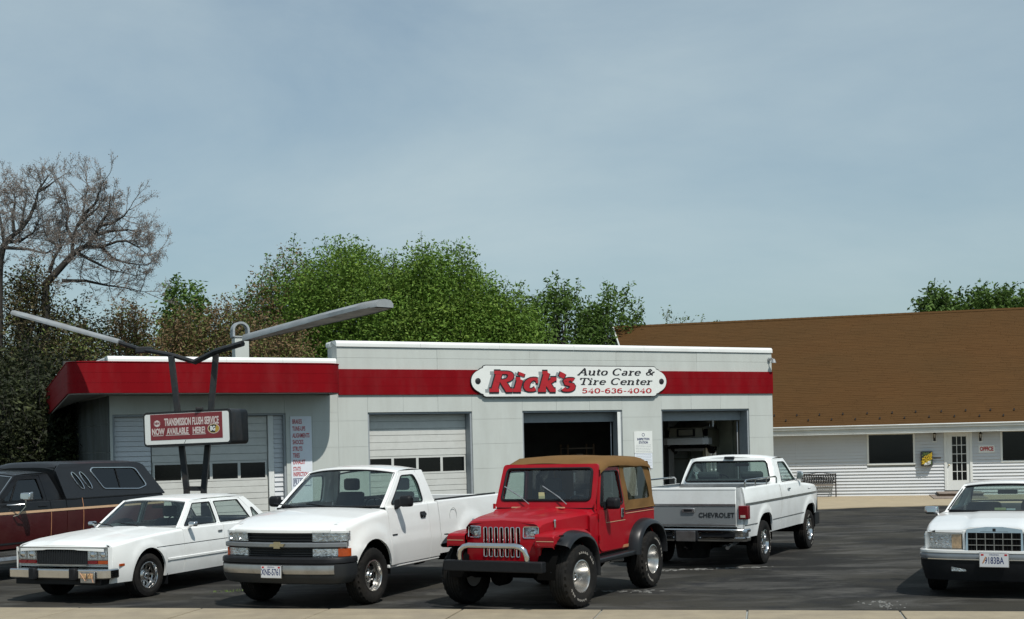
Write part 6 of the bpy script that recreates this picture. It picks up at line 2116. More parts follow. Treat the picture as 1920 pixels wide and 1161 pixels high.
    B_ = strip(W, bx0, bx1, .50, lambda x: 1.275, .028, lambda x: .86, lambda x: 1.275, [(-wb, AZ, AR)], rows=11)
    M_ = MB(); B_.grid([[(x, .86, 1.275), (x, .855, .78)] for x in (bx0, bx1)])
    bs = both('bed_side', B_, P, T, smooth=50)
    # fuel door ring on the left side
    loop_tube(MB(), [(-2.42 + .115 * math.cos(a), W(-2.42, 1.04) + .003, 1.03 + .115 * math.sin(a)) for a in np.linspace(0, 6.283, 21)[:-1]], .004, 4).build('fuel_door_seam', 'joint_grey', bs[0])
    boxo('bed_floor', 'under_black', T, bx0 + .03, bx1 - .01, -.86, .86, .76, .79, smooth=0)
    boxo('bed_front', P, T, bx1 - .03, bx1, -.86, .86, .78, 1.26, smooth=0)
    boxo('bed_liner', 'plastic_black', T, bx0 + .04, bx1 - .035, .835, .853, .79, 1.30, .004)
    boxo('bed_liner', 'plastic_black', T, bx0 + .04, bx1 - .035, -.853, -.835, .79, 1.30, .004)
    boxo('bed_liner', 'plastic_black', T, bx1 - .05, bx1 - .032, -.83, .83, .79, 1.30, .004)
    boxo('tailgate', P, T, bx0 - .03, bx0 + .02, -.84, .84, .72, 1.27, .01)
    for s_ in (1, -1):
        boxo('tail_lamp', 'lamp_red', T, bx0 - .025, bx0 + .01, *sorted((s_ * .85, s_ * .95)), .80, 1.22, .01)
    band([(bx0 - .05, .95), (bx0 - .16, .85), (bx0 - .18, 0), (bx0 - .16, -.85), (bx0 - .05, -.95)], [(-.05, .48), (0, .48), (0, .68), (-.1, .68)]).build('rear_bumper', 'dull_chrome', T, 0)
    # inside
    boxo('dashboard', 'seat_grey', T, -.95, -.45, -.80, .80, .85, 1.235, .05)
    steering(T, -1.08, .40, 1.20)
    for y in (.42, -.42): seat(T, -1.55, y, .50, .75, 1.42, 'seat_grey')
    seat(T, -1.55, 0, .30, .75, 1.30, 'seat_grey', head=False)
    boxo('dash_papers', 'sticker', T, -.62, -.50, -.16, -.04, 1.24, 1.262, .002)
    boxo('cab_floor', 'under_black', T, -1.94, -.45, -.88, .88, .46, .60, smooth=0)
    # under
    M_ = MB().box(-4.1, .7, -.42, -.34, .42, .56).box(-4.1, .7, .34, .42, .42, .56).box(-.30, .66, -.60, .60, .38, .95).box(-2.6, -.5, -.3, .3, .30, .46)
    M_.tube([(0, -.8, .36), (0, .8, .36)], .05, 8).tube([(-wb, -.8, .375), (-wb, .8, .375)], .06, 8).lathe([(0, -.16), (.15, -.08), (.15, .08), (0, .16)], (-wb, 0, .37), 'x', 12)
    M_.build('chassis', 'under_black', T, 0)
    for xc in (0, -wb): arch_liner(T, xc, AZ, AR + .012, .60, .93)
    for x in (0, -wb):
        for s_ in (1, -1): wheel(T, x, s_ * .835, rt, .235, .205, 'spoke5', steer=R_(-3) if x == 0 else 0)
    boxo('rocker', P, T, -1.95, -.46, .86, .93, .425, .475, .012); boxo('rocker', P, T, -1.95, -.46, -.93, -.86, .425, .475, .012)
    M_ = MB().tube([(-1.2, .88, 1.235), (-1.2, .88, 1.26)], .004, 4)
build_white_pickup()

# ------------------------------------------------------------------ older white pickup seen from behind
def build_square_pickup():
    T = vehicle('pickup_truck', 'older square white pickup seen from behind, chrome bumper and lettered grey tailgate panel', 'pickup truck', 4.66, 24.29, 27.0, away=True)
    P = 'paint_white_old'
    wb, rt = 2.985, .360
    AR, AZ = .43, .42
    def W(x, z):
        y = .985
        if x > .1: y -= .06 * ((x - .1) / .7) ** 2
        if x < -3.6: y -= .03 * ((-3.6 - x) / .45) ** 2
        if z < 1.03: y -= .012 + .055 * ((1.03 - z) / .55) ** 2
        else: y -= .012 + .050 * ((z - 1.03) / .28) ** 1.5
        for xc in (0, -wb): y += bump(x, z, xc, .44, .46, .58, .022)
        return y
    rail = 1.30
    hz = lambda x: interp(x, [-.6, 0, .6, .76], [1.26, 1.225, 1.18, 1.12])
    both('fender', strip(W, -.50, .76, .50, hz, .06, .80, lambda x: hz(x), [(0, AZ, AR)], expo=3.0), P, T)
    hr = [[(lerp(-.46, .76, u), v * .795, hz(lerp(-.46, .76, u)) + .035 * (1 - v ** 4)) for v in np.linspace(-1, 1, 15)] for u in np.linspace(0, 1, 10)]
    MB().grid(hr).build('hood', P, T, 50)
    G = Green((-.55, .86, 1.285), (-1.02, .745, 1.705), (-1.72, .745, 1.715), (-1.93, .86, 1.295), bow0=.12, bow1=.08, rbow0=.06, rbow1=.04, crown=.060)
    belt = 1.285
    D_ = strip(W, -1.60, -.51, .50, lambda x: belt, .035, lambda x: G.side(x, belt), lambda x: belt + .003, [], rows=12)
    out = rpoly([(-.55, belt), (-1.03, 1.69), (-1.54, 1.695), (-1.61, belt)], .02)
    hole = rpoly([(-.66, belt + .022), (-1.07, 1.645), (-1.49, 1.65), (-1.555, belt + .022)], .04)
    D_.region(out, G.lift(.004), [hole], .09, rim=(0, -.04, 0))
    dl_, dr_ = both('door', D_, P, T, smooth=50)
    for s_, dd in ((1, dl_), (-1, dr_)):
        loop_tube(MB(), [(x, s_ * (G.side(x, z) + .003), z) for x, z in hole], .010, 5).build('window_seal', 'plastic_black', dd)
        MB().region(hole, lambda x, z: (x, s_ * (G.side(x, z) - .012), z), (), .2).build('window', 'glass_tint', dd, 60)
        MB().box(*sorted((-1.52, -1.38)), *sorted((s_ * (W(-1.45, 1.18) + .0), s_ * (W(-1.45, 1.18) + .028))), 1.165, 1.195).build('handle', 'chrome', dd, 0, bevel=.008)
        m_ = mirror_chrome(T, -.66, s_ * .84, 1.38, s_, w=.13, h=.17)
    K = strip(W, -1.935, -1.61, .50, lambda x: belt, .035, lambda x: G.side(x, belt), lambda x: belt + .003, [], rows=12)
    K.region(rpoly([(-1.62, belt), (-1.55, 1.70), (-1.72, 1.715), (-1.935, belt)], .01), G.lift(0), (), .08, rim=(0, -.06, 0))
    K.region([(-.53, belt), (-1.01, 1.708), (-1.72, 1.715), (-1.72, 1.700), (-1.03, 1.692), (-.56, belt)], G.lift(0), (), .08, rim=(0, -.05, 0))
    both('cab_corner', K, P, T, smooth=50)
    G.roof(P, T)
    # cab back: white panel with a big window, corners rounded
    def bx(z): return interp(z, [.5, 1.295, 1.715], [-1.955, -1.955, -1.745])
    def by(z): return interp(z, [.5, 1.295, 1.715], [.90, .86, .735])
    def bl(y, z):
        e = max(0, abs(y) - (by(z) - .10)) / .10
        return (bx(z) - .03 + .07 * e * e, y, z)
    outl = [(-.90, .80), (.90, .80), (.86, 1.295), (.745, 1.69), (.70, 1.735), (-.70, 1.735), (-.745, 1.69), (-.86, 1.295)]
    wh = rpoly([(-.775, 1.33), (.775, 1.33), (.665, 1.675), (-.665, 1.675)], .06)
    MB().region(outl, bl, [wh], .07, rim=(.04, 0, 0)).build('cab_back', P, T, 50)
    MB().region(wh, lambda y, z: (bx(z) - .02, y, z), (), .15).build('rear_window', 'glass_tint', T, 60)
    loop_tube(MB(), [(bx(z) - .034, y, z) for y, z in wh], .017, 6).build('window_seal', 'plastic_black', T)
    boxo('cab_lamp', 'plastic_grey', T, -1.82, -1.74, -.09, .09, 1.715, 1.765, .012)
    G.screen(True, 'glass_clear', T, 'windscreen', inset=.03)
    # bed
    bx0, bx1 = -4.03, -1.975
    B_ = strip(W, bx0, bx1, .50, lambda x: rail, .035, lambda x: .87, lambda x: rail, [(-wb, AZ, AR)], rows=13, expo=3.0)
    B_.grid([[(x, .87, rail), (x, .86, .80)] for x in (bx0, bx1)])
    # rear corner post face
    B_.grid([[(bx0, y, z) for z in (.66, rail)] for y in (.80, .87)])
    for z0, z1 in zip(np.linspace(.50, rail, 14)[:-1], np.linspace(.50, rail, 14)[1:]):
        B_.add([(bx0, .80 if z0 > .66 else .86, z0), (bx0, W(bx0, z0), z0), (bx0, W(bx0, z1), z1), (bx0, .80 if z0 > .66 else .86, z1)], [(0, 1, 2, 3)])
    both('bed_side', B_, P, T, smooth=50)
    boxo('bed_floor', 'under_black', T, bx0 + .03, bx1 - .01, -.86, .86, .78, .81, smooth=0)
    boxo('bed_front', 'dull_chrome', T, bx1 - .035, bx1, -.87, .87, .80, rail - .01, .006)
    for s_ in (1, -1):
        M_ = MB()
        yr_ = s_ * .915
        M_.tube([(-3.93, yr_, rail), (-3.93, yr_, rail + .085), (-3.86, yr_, rail + .115), (-2.15, yr_, rail + .115), (-2.08, yr_, rail + .085), (-2.08, yr_, rail)], .014, 7)
        for x in (-3.35, -2.70): M_.tube([(x, yr_, rail), (x, yr_, rail + .115)], .011, 6)
        M_.build('bed_rail', 'chrome', T)
        # stripes
        zs = 1.035
        Ms = MB().grid([[(x, s_ * (W(x, zs + dz) + .006), zs + dz) for dz in (-.018, -.010, .010, .018)] for x in np.linspace(bx0, .74, 40)])
        Ms.build('trim_strip', 'dull_chrome', T, 60)
        Ms = MB().grid([[(x, s_ * (W(x, .70 + dz) + .004), .70 + dz) for dz in (-.007, .007)] for x in np.linspace(-2.54, -.45, 24)])
        Ms.build('trim_strip', 'steel_grey', T, 60)
        Ms = MB().grid([[(x, s_ * (W(x, .70 + dz) + .004), .70 + dz) for dz in (-.007, .007)] for x in np.linspace(bx0, -3.44, 6)])
        Ms.build('trim_strip', 'steel_grey', T, 60)
        # lamps: red with a pale reversing light low
        lp = boxo('tail_lamp', 'lamp_red', T, bx0 - .035, bx0 + .10, *sorted((s_ * .835, s_ * .992)), .80, 1.015, .012)
        boxo('reversing_lamp', 'lens_dirty', lp, bx0 - .039, bx0 - .034, *sorted((s_ * .87, s_ * .95)), .825, .865, .002)
        MB().tube([(-.12 + .022 * q, s_ * (W(-.12 + .022 * q, 1.13) + .006), 1.13 + (.018 if q % 2 else -.014)) for q in range(9)], .005, 4).build('badge', 'chrome', T)
    # tailgate
    tg = boxo('tailgate', P, T, bx0 - .012, bx0 + .03, -.795, .795, .67, rail, .012)
    boxo('tailgate_cap', P, tg, bx0 - .016, bx0 + .04, -.795, .795, rail - .045, rail + .004, .012)
    for z0, z1, m, x_ in ((.725, 1.005, 'brushed_panel', .016), (1.008, 1.045, 'dull_chrome', .024), (.690, .722, 'dull_chrome', .024)):
        boxo('tailgate_panel', m, tg, bx0 - x_, bx0 - .011, -.79, .79, z0, z1, .004)
    boxo('handle', 'dull_chrome', tg, bx0 - .04, bx0 - .017, -.11, .11, .905, .975, .01)
    boxo('handle_recess', 'plastic_black', tg, bx0 - .043, bx0 - .0405, -.07, .07, .92, .955, smooth=0)
    text_obj('lettering', 'CHEVROLET', .105, 'plastic_grey', tg, Matrix(((0, 0, -1, bx0 - .019), (-1, 0, 0, -.47), (0, 1, 0, .862), (0, 0, 0, 1))), .003, sx=.98, bold=.002, spacing=1.06)
    # bumper: chrome with dark stepped insets, plate in the middle
    bpth = [(-3.92, .99), (-4.10, .985), (-4.16, .93), (-4.19, .60), (-4.19, 0), (-4.19, -.60), (-4.16, -.93), (-4.10, -.985), (-3.92, -.99)]
    band(bpth, [(-.06, .455), (-.005, .455), (.0, .47), (.0, .505), (-.035, .520), (-.035, .585), (.0, .60), (.0, .635), (-.012, .650), (-.12, .655)]).build('rear_bumper', 'chrome', T, 35)
    for y0, y1 in ((.24, .80), (-.80, -.24)):
        boxo('bumper_pad', 'plastic_black', T, -4.172, -4.14, y0, y1, .522, .583, .004)
        for yy in (lerp(y0, y1, .35), lerp(y0, y1, .8)):
            MB().lathe([(0, -.008), (.012, -.006), (.014, 0)], (-4.173, yy, .60), 'x', 10).build('bolt', 'chrome', T)
    boxo('plate_recess', 'plastic_black', T, -4.196, -4.12, -.20, .20, .455, .63, .01)
    plate(T, -4.200, 0, .535, '', back=True, dull=True)
    # inside
    boxo('dashboard', 'seat_grey', T, -.95, -.55, -.80, .80, .90, 1.25, .05)
    steering(T, -1.05, .42, 1.25)
    M_ = MB().hexa([(-1.78, -.78, .85), (-1.60, -.78, .85), (-1.60, .78, .85), (-1.78, .78, .85), (-1.86, -.76, 1.37), (-1.74, -.76, 1.37), (-1.74, .76, 1.37), (-1.86, .76, 1.37)]); M_.build('seat_back', 'seat_grey', T, 0, bevel=.05)
    for y in (.40, -.40): boxo('headrest', 'seat_grey', T, -1.84, -1.72, y - .20, y + .20, 1.36, 1.50, .05)
    boxo('rear_view_mirror', 'plastic_black', T, -1.05, -1.02, -.13, .13, 1.57, 1.63, .012)
    boxo('cab_floor', 'under_black', T, -1.92, -.50, -.90, .90, .50, .62, smooth=0)
    # front bumper seen at the far corner
    band([(.40, -.96), (.70, -.97), (.86, -.90), (.92, -.5), (.93, 0), (.92, .5), (.86, .90), (.70, .97), (.40, .96)], [(-.05, .42), (0, .42), (0, .64), (-.05, .64)]).build('front_bumper', 'plastic_black', T, 40)
    band([(.78, -.92), (.80, 0), (.78, .92)], [(-.08, .66), (0, .66), (0, 1.10), (-.08, 1.10)]).build('grille', 'plastic_grey', T, 0)
    # under
    M_ = MB().box(-3.95, .6, -.42, -.34, .44, .58).box(-3.95, .6, .34, .42, .44, .58).box(-.30, .70, -.60, .60, .40, 1.0).box(-2.4, -.5, -.3, .3, .30, .48)
    M_.tube([(0, -.8, .36), (0, .8, .36)], .05, 8).tube([(-wb, -.8, .36), (-wb, .8, .36)], .06, 8).lathe([(0, -.17), (.16, -.09), (.16, .09), (0, .17)], (-wb, .08, .35), 'x', 12)
    M_.build('chassis', 'under_black', T, 0)
    MB().lathe([(0.0, -.28), (.26, -.26), (.30, 0), (.26, .26), (0, .28)], (-3.55, .1, .40), 'z', 20).build('spare_tyre', 'rubber', T)
    MB().tube([(-2.6, -.55, .34), (-3.4, -.62, .40), (-4.05, -.66, .37), (-4.14, -.67, .35)], .032, 10).build('exhaust', 'steel_grey', T)
    M_ = MB().box(-4.10, -4.02, -.05, .05, .30, .45).tube([(-4.1, 0, .33), (-4.22, 0, .33), (-4.24, 0, .36)], .02, 6); M_.build('tow_hitch', 'under_black', T, 0)
    for xc in (0, -wb): arch_liner(T, xc, AZ, AR + .012, .60, .95)
    for x in (0, -wb):
        for s_ in (1, -1): wheel(T, x, s_ * .845, rt, .235, .200, 'rally')
build_square_pickup()
# ------------------------------------------------------------------ red open-top four wheel drive with a tan canvas roof
def build_jeep():
    T = vehicle('off_road_car', 'red boxy off-road car with tan canvas top, black flares and chrome bumper hoop', 'off-road car', .050, 16.50, 28.2)
    P = 'paint_red'
    wb, rt = 2.37, .400
    # tub
    yb = lambda x: interp(x, [-2.80, -.80, -.60], [.765, .765, .745])
    ztub = 1.130
    def W(x, z): return yb(x) - .010 * ((1.13 - z) / .5) ** 2
    AR = .47; AZ = .42
    tub = strip(W, -2.78, -.60, .60, lambda x: ztub, .022, .70, lambda x: ztub, [(-wb, AZ + .02, AR)], rows=9)
    both('body_side', tub, P, T, smooth=50)
    boxo('rear_panel', P, T, -2.80, -2.775, -.755, .755, .60, 1.125, .01)
    # cowl block in front of the doors, up to the windscreen hinge
    cow = MB()
    secs = []
    for x, w, z in ((-.60, .745, 1.14), (-.66, .745, 1.19), (-.80, .750, 1.205), (-.86, .752, 1.205)):
        secs.append([(x, -w, .60), (x, -w, z - .05), (x, -w + .05, z), (x, 0, z + .025), (x, w - .05, z), (x, w, z - .05), (x, w, .60)])
    cow.grid(secs); cow.add(secs[0], [tuple(range(7))]); cow.build('cowl', P, T, 30)
    # door: lower skin, frame, glass
    for s_ in (1, -1):
        D_ = MB()
        def lift(x, z):
            y = .772 if z < 1.19 else lerp(.772, .700, (z - 1.19) / .56)
            return (x, s_ * y, z)
        o_ = rpoly([(-.815, 1.16), (-.815, .70), (-.90, .63), (-1.60, .63), (-1.70, .74), (-1.70, 1.19), (-1.655, 1.735), (-1.05, 1.735), (-.845, 1.22)], .05)
        hole = rpoly([(-.885, 1.235), (-1.085, 1.685), (-1.605, 1.685), (-1.64, 1.235)], .05)
        D_.region(o_, lift, [hole], .08, rim=(0, -s_ * .03, 0))
        dd = D_.build('door', P, T, 40)
        MB().region(hole, lambda x, z: (x, lift(x, z)[1] - s_ * .012, z), (), .2).build('window', 'glass_tint', dd, 60)
        loop_tube(MB(), [(x, lift(x, z)[1] + s_ * .004, z) for x, z in hole], .012, 5).build('window_seal', 'plastic_black', dd)
        MB().bar((-1.00, lift(-1.0, 1.24)[1], 1.24), (-1.12, lift(-1.12, 1.68)[1], 1.68), .02, .02).build('vent_bar', 'plastic_black', dd, 0)
        M_ = MB().box(-1.63, -1.55, *sorted((s_ * .774, s_ * .790)), 1.04, 1.17); h_ = M_.build('handle', 'chrome', dd, 0, bevel=.012)
        boxo('handle_recess', 'plastic_black', h_, -1.615, -1.565, *sorted((s_ * .791, s_ * .794)), 1.075, 1.14, smooth=0)
        for z in (.82, 1.10): MB().tube([(-.815, s_ * .785, z - .035), (-.815, s_ * .785, z + .035)], .014, 6).build('hinge', P, dd)
        if s_ > 0: mirror_black(T, -1.02, .745, 1.265, 1)
    # stripe along the sill
    for s_ in (1, -1):
        MB().grid([[(x, s_ * (W(x, z) + .010), z) for z in (.625, .665)] for x in (-1.86, -.62)]).build('stripe', 'stripe_tan', T, 0)
        MB().grid([[(x, s_ * (W(x, z) + .007), z) for z in (1.085, 1.093)] for x in (-2.77, -1.72)]).build('stripe', 'stripe_cream', T, 0)
        MB().grid([[(x, s_ * (.7755), z) for z in (1.000, 1.008)] for x in (-1.70, -1.05)]).build('stripe', 'stripe_cream', T, 0)
        MB().grid([[(x, s_ * (.7755), z) for x in (-1.05, -1.058)] for z in (1.0, 1.16)]).build('stripe', 'stripe_cream', T, 0)
    # hood: narrow at the grille, wide at the cowl, raised centre
    yh = lambda x: interp(x, [-.62, .40], [.715, .525])
    hzf = lambda x: interp(x, [-.62, .10, .34, .42], [1.185, 1.145, 1.115, 1.075])
    rows_ = []
    for x in np.linspace(-.62, .42, 16):
        row = []
        for v in np.linspace(-1, 1, 31):
            a = abs(v)
            y = v * yh(x)
            z = hzf(x) + .022 * (1 - a ** 2) - .045 * smooth01((a - .90) / .10)
            wc = interp(x, [-.62, .15], [.50, .34])
            z += .032 * smooth01((wc - a) / .08) * smooth01((.20 - x) / .30)
            row.append((x, y, z))
        rows_.append(row)
    hd = MB().grid(rows_)
    for s_ in (0, -1):
        hd.grid([[r_[s_], (r_[s_][0], r_[s_][1] * 1.005, r_[s_][2] - interp(r_[s_][0], [-.62, .42], [.19, .16]))] for r_ in rows_])
    hood = hd.build('hood', P, T, 40)
    for s_ in (1, -1):
        MB().tube([(.12, s_ * .595, 1.02), (.12, s_ * .590, 1.10)], .013, 6).lathe([(0, -.01), (.02, 0), (.016, .02), (0, .022)], (.12, s_ * .590, 1.10), 'z', 8).build('hood_latch', 'chrome', T)
        MB().box(-.60, -.56, s_ * .33 - .06, s_ * .33 + .06, 1.222, 1.236).build('hood_vent', 'stripe_cream', T, 0)
        boxo('footman_loop', 'chrome', T, -.26, -.22, s_ * .20 - .03, s_ * .20 + .03, 1.19, 1.205, .004)
    # grille shell
    gx = .405
    shell = rpoly([(-.525, .60), (-.525, 1.00), (-.47, 1.10), (0, 1.125), (.47, 1.10), (.525, 1.00), (.525, .60)], .05)
    slots = []
    for k in range(7):
        yc = (k - 3) * .078
        slots.append(rrect(yc - .024, yc + .024, .665, 1.035, .014, 2))
    lampsq = [rrect(s_ * .405 - .098, s_ * .405 + .098, .905, 1.045, .02, 3) for s_ in (-1, 1)]
    def gl(y, z):
        return (gx + .045 - .05 * (abs(y) / .525) ** 3 - .03 * ((z - .82) / .3) ** 2 * (1 if z > .82 else .6), y, z)
    MB().region(shell, gl, slots + lampsq, .07, rim=(-.09, 0, 0)).build('grille_shell', P, T, 40)
    boxo('radiator', 'under_black', T, gx - .08, gx - .05, -.50, .50, .60, 1.05, smooth=0)
    for k, s in enumerate(slots):
        loop_tube(MB(), [(gl(y, z)[0] + .003, y, z) for y, z in s], .0075, 5).build('grille_insert', 'chrome', T)
    for s_, sq in ((-1, lampsq[0]), (1, lampsq[1])):
        loop_tube(MB(), [(gl(y, z)[0] + .002, y, z) for y, z in sq], .008, 5).build('lamp_bezel', 'chrome', T)
        hl = MB().region(sq, lambda y, z: (gl(y, z)[0] - .045 - .02 * ((y - s_ * .405) ** 2 + (z - .975) ** 2) / .01 * .4, y, z), (), .04).build('headlamp', 'lamp_reflector', T, 60)
        MB().lathe([(0, .02), (.03, .018), (.05, 0)], (gl(s_ * .405, .975)[0] - .05, s_ * .405, .955), 'x', 14).build('bulb_reflector', 'chrome', hl)
        MB().region(sq, lambda y, z: (gl(y, z)[0] - .006 + .012 * (1 - ((y - s_ * .405) / .1) ** 2), y, z), (), .05).build('lamp_lens', 'lens_clear', hl, 60)
    # fenders
    for s_ in (1, -1):
        M_ = MB()
        yi = lambda x: interp(x, [-.62, .42], [.70, .50])
        yo = .765
        prof = [(.50, .80), (.505, .93), (.48, .955), (.30, .975), (.0, .985), (-.25, .985), (-.45, .96), (-.60, .90)]
        top = [[(x, s_ * yi(x), z), (x, s_ * (yo - .03), z), (x, s_ * (yo - .006), z - .012), (x, s_ * yo, z - .035)] for x, z in prof]
        M_.grid(top)
        M_.grid([[(x, s_ * yo, z - .035), (x, s_ * yo, min(z - .09, max(.80, z - .12)))] for x, z in prof[1:]])
        M_.add([(.503, s_ * yi(.42), .815), (.503, s_ * yo, .815), (.506, s_ * yo, .895), (.506, s_ * yi(.42), .93)], [(0, 1, 2, 3)])
        M_.add([(.50, s_ * yi(.42), .815), (.50, s_ * yo, .815), (.20, s_ * yo, .83), (.20, s_ * yi(.3), .83)], [(0, 1, 2, 3)])
        M_.build('fender', P, T, 35, bevel=.006)
        MB().grid([[(.5075, s_ * y, .868), (.5075, s_ * y, .876)] for y in (.52, .76)]).build('stripe', 'stripe_cream', T, 0)
        # flares: broad pocket flares over both wheels
        for xc, z0, nm in ((0.0, .43, 1), (-wb, .44, 2)):
            Pp = []
            a_lo = 8 if nm == 2 else 44
            R1, R2 = .455, .515
            y_in = .755
            for a in np.linspace(a_lo, 188 if nm == 1 else 176, 26):
                c, q = math.cos(R_(a)), math.sin(R_(a))
                sx_ = 1.0 + .10 * abs(c) ** 2; 
                def pt(R, y):
                    # slightly squared arch
                    k = 1 / (abs(c) ** 3 + abs(q) ** 3) ** (1 / 3)
                    return (xc + R * c * lerp(1, k, .75) * 1.04, s_ * y, z0 + R * q * lerp(1, k, .45))
                Pp.append([pt(R2 + .035, y_in), pt(R2 + .03, y_in + .05), pt(R2 + .012, y_in + .13), pt(R2 - .012, y_in + .165), pt(R1 + .015, y_in + .172), pt(R1, y_in + .155), pt(R1, y_in + .0)])
            fl = MB().grid(Pp)
            fl.build('fender_flare', 'flare_black', T, 50)
            f_hi = MB()
        for q in range(2):
            boxo('flare_slot', 'under_black', T, .38 - q * .60, .44 - q * .60, *sorted((s_ * .80, s_ * .845)), .93, .945, .003)
    # nerf step between the flares
    for s_ in (1, -1):
        MB().bar((-.56, s_ * .80, .535), (-1.83, s_ * .80, .545), .16, .07).build('side_step', 'flare_black', T, 0, bevel=.02)
        boxo('rocker', 'under_black', T, -1.9, -.5, *sorted((s_ * .60, s_ * .755)), .50, .61, smooth=0)
    # windscreen frame
    zx = lambda z: interp(z, [1.20, 1.80], [-.765, -1.005])
    fo = rpoly([(-.745, 1.215), (.745, 1.215), (.715, 1.795), (-.715, 1.795)], .05)
    fi = rpoly([(-.665, 1.315), (.665, 1.315), (.640, 1.735), (-.640, 1.735)], .06)
    fr_ = MB().region(fo, lambda y, z: (zx(z) + .02, y, z), [fi], .1, rim=(-.04, 0, 0)).build('windscreen_frame', P, T, 35)
    loop_tube(MB(), [(zx(z) + .024, y, z) for y, z in fi], .017, 6).build('window_seal', 'plastic_black', fr_)
    MB().region(fi, lambda y, z: (zx(z) + .008, y, z), (), .25).build('windscreen', 'glass_clear', fr_, 0)
    boxo('hinge_strip', 'plastic_black', T, -.758, -.742, -.70, .70, 1.205, 1.217, .003)
    for y, dy in ((-.20, -.28), (.36, -.26)):
        wiper(T, -.745, y, 1.275, .34, dy, .14, m='dull_chrome', slope=.42)
    for s_ in (1, -1): MB().tube([(-.75, s_ * .755, 1.20), (-.75, s_ * .755, 1.27)], .02, 8).build('hinge', P, T)
    boxo('sticker', 'sticker', T, zx(1.36) - .002, zx(1.36) + .004, -.11, -.02, 1.335, 1.42, smooth=0)
    # canvas top
    ys = lambda z: interp(z, [1.12, 1.80], [.770, .705])
    rows_ = []
    stn = [(-.985, 1.800, .0), (-1.06, 1.845, .006), (-1.25, 1.900, .010), (-1.55, 1.908, .008), (-1.85, 1.900, .004), (-2.15, 1.893, .012), (-2.45, 1.880, .004), (-2.66, 1.855, 0), (-2.74, 1.815, 0), (-2.765, 1.775, 0)]
    for x, z, sg in stn:
        row = []
        for v in np.linspace(-1, 1, 25):
            a = abs(v)
            y = v * .735
            zz_ = z - .02 * a ** 2 - .075 * smooth01((a - .86) / .14) + .006 * math.sin(x * 23 + v * 4) - sg
            row.append((x, y, zz_))
        rows_.append([(x, -.738, rows_ and row[0][2] - .05 or row[0][2] - .05)] + row + [(x, .738, row[-1][2] - .05)])
    MB().grid(rows_).build('canvas_top', 'canvas_tan', T, 60)
    for s_ in (1, -1):
        # side curtain with a clear window; outline in (x, z)
        o_ = rpoly([(-1.715, 1.135), (-1.665, 1.78), (-2.74, 1.78), (-2.79, 1.135)], .015)
        h_ = rpoly([(-1.865, 1.265), (-1.805, 1.715), (-2.50, 1.715), (-2.66, 1.265)], .03)
        lf = lambda x, z: (x, s_ * (ys(z) + .006 * math.sin(x * 9 + z * 13)), z)
        sc = MB().region(o_, lf, [h_], .07, rim=(0, -s_ * .012, 0)).build('canvas_side', 'canvas_tan', T, 50)
        MB().region(h_, lambda x, z: (x, s_ * (ys(z) - .004 + .008 * math.sin(x * 11 + z * 7)), z), (), .06).build('vinyl_window', 'glass_vinyl', sc, 60)
        MB().tube([(-1.69, s_ * (ys(1.14) + .008), 1.138), (-2.79, s_ * (ys(1.14) + .008), 1.138)], .010, 6).build('canvas_hem', 'canvas_tan', T)
    ob = rpoly([(-.76, 1.135), (.76, 1.135), (.70, 1.79), (-.70, 1.79)], .02); hb = rpoly([(-.52, 1.28), (.52, 1.28), (.50, 1.70), (-.50, 1.70)], .03)
    cb = MB().region(ob, lambda y, z: (interp(z, [1.1, 1.8], [-2.80, -2.745]), y, z), [hb], .1).build('canvas_back', 'canvas_tan', T, 50)
    MB().region(hb, lambda y, z: (interp(z, [1.1, 1.8], [-2.795, -2.74]), y, z), (), .1).build('vinyl_window', 'glass_vinyl', cb, 60)
    # roll bar and inside
    MB().tube([(-1.78, -.62, .8), (-1.78, -.60, 1.62), (-1.78, -.50, 1.72), (-1.78, .50, 1.72), (-1.78, .60, 1.62), (-1.78, .62, .8)], .03, 8).tube([(-1.78, .60, 1.60), (-2.55, .62, 1.10)], .03, 8).tube([(-1.78, -.60, 1.60), (-2.55, -.62, 1.10)], .03, 8).build('roll_bar', 'plastic_black', T)
    boxo('dashboard', 'plastic_black', T, -1.0, -.78, -.70, .70, 1.0, 1.22, .03)
    steering(T, -1.12, .38, 1.20, .19)
    for y in (.38, -.38): seat(T, -1.60, y, .46, .72, 1.38, 'seat_grey')
    boxo('floor', 'under_black', T, -2.76, -.62, -.70, .70, .58, .64, smooth=0)
    # bumper with hoop, and gear below
    boxo('front_bumper', 'plastic_black', T, .60, .72, -.70, .70, .50, .635, .012)
    hp = [(.66, -.475, .62), (.68, -.475, .70), (.69, -.455, .765), (.70, -.40, .81), (.70, -.33, .825), (.70, .33, .825), (.70, .40, .81), (.69, .455, .765), (.68, .475, .70), (.66, .475, .62)]
    MB().tube(hp, .036, 12).build('bumper_hoop', 'chrome', T, 60)
    M_ = MB()
    for s_ in (1, -1):
        M_.box(-2.75, .62, s_ * .40 - .035, s_ * .40 + .035, .48, .60)
        for xc in (0, -wb):
            M_.tube([(xc - .52, s_ * .50, .50), (xc - .25, s_ * .50, .40), (xc, s_ * .50, .37), (xc + .25, s_ * .50, .40), (xc + .52, s_ * .50, .50)], .03, 5)
        M_.tube([(.05, s_ * .55, .40), (.10, s_ * .50, .72)], .025, 6)
    M_.tube([(0, -.72, .40), (0, .72, .40)], .045, 8).tube([(-wb, -.72, .40), (-wb, .72, .40)], .045, 8)
    M_.lathe([(0, -.15), (.13, -.08), (.13, .08), (0, .15)], (0, -.25, .38), 'x', 12).lathe([(0, -.15), (.13, -.08), (.13, .08), (0, .15)], (-wb, 0, .38), 'x', 12)
    M_.box(-.55, .35, -.34, .34, .50, .95).box(-1.7, -.6, -.25, .25, .34, .56).tube([(.12, -.6, .42), (.12, .6, .46)], .018, 6)
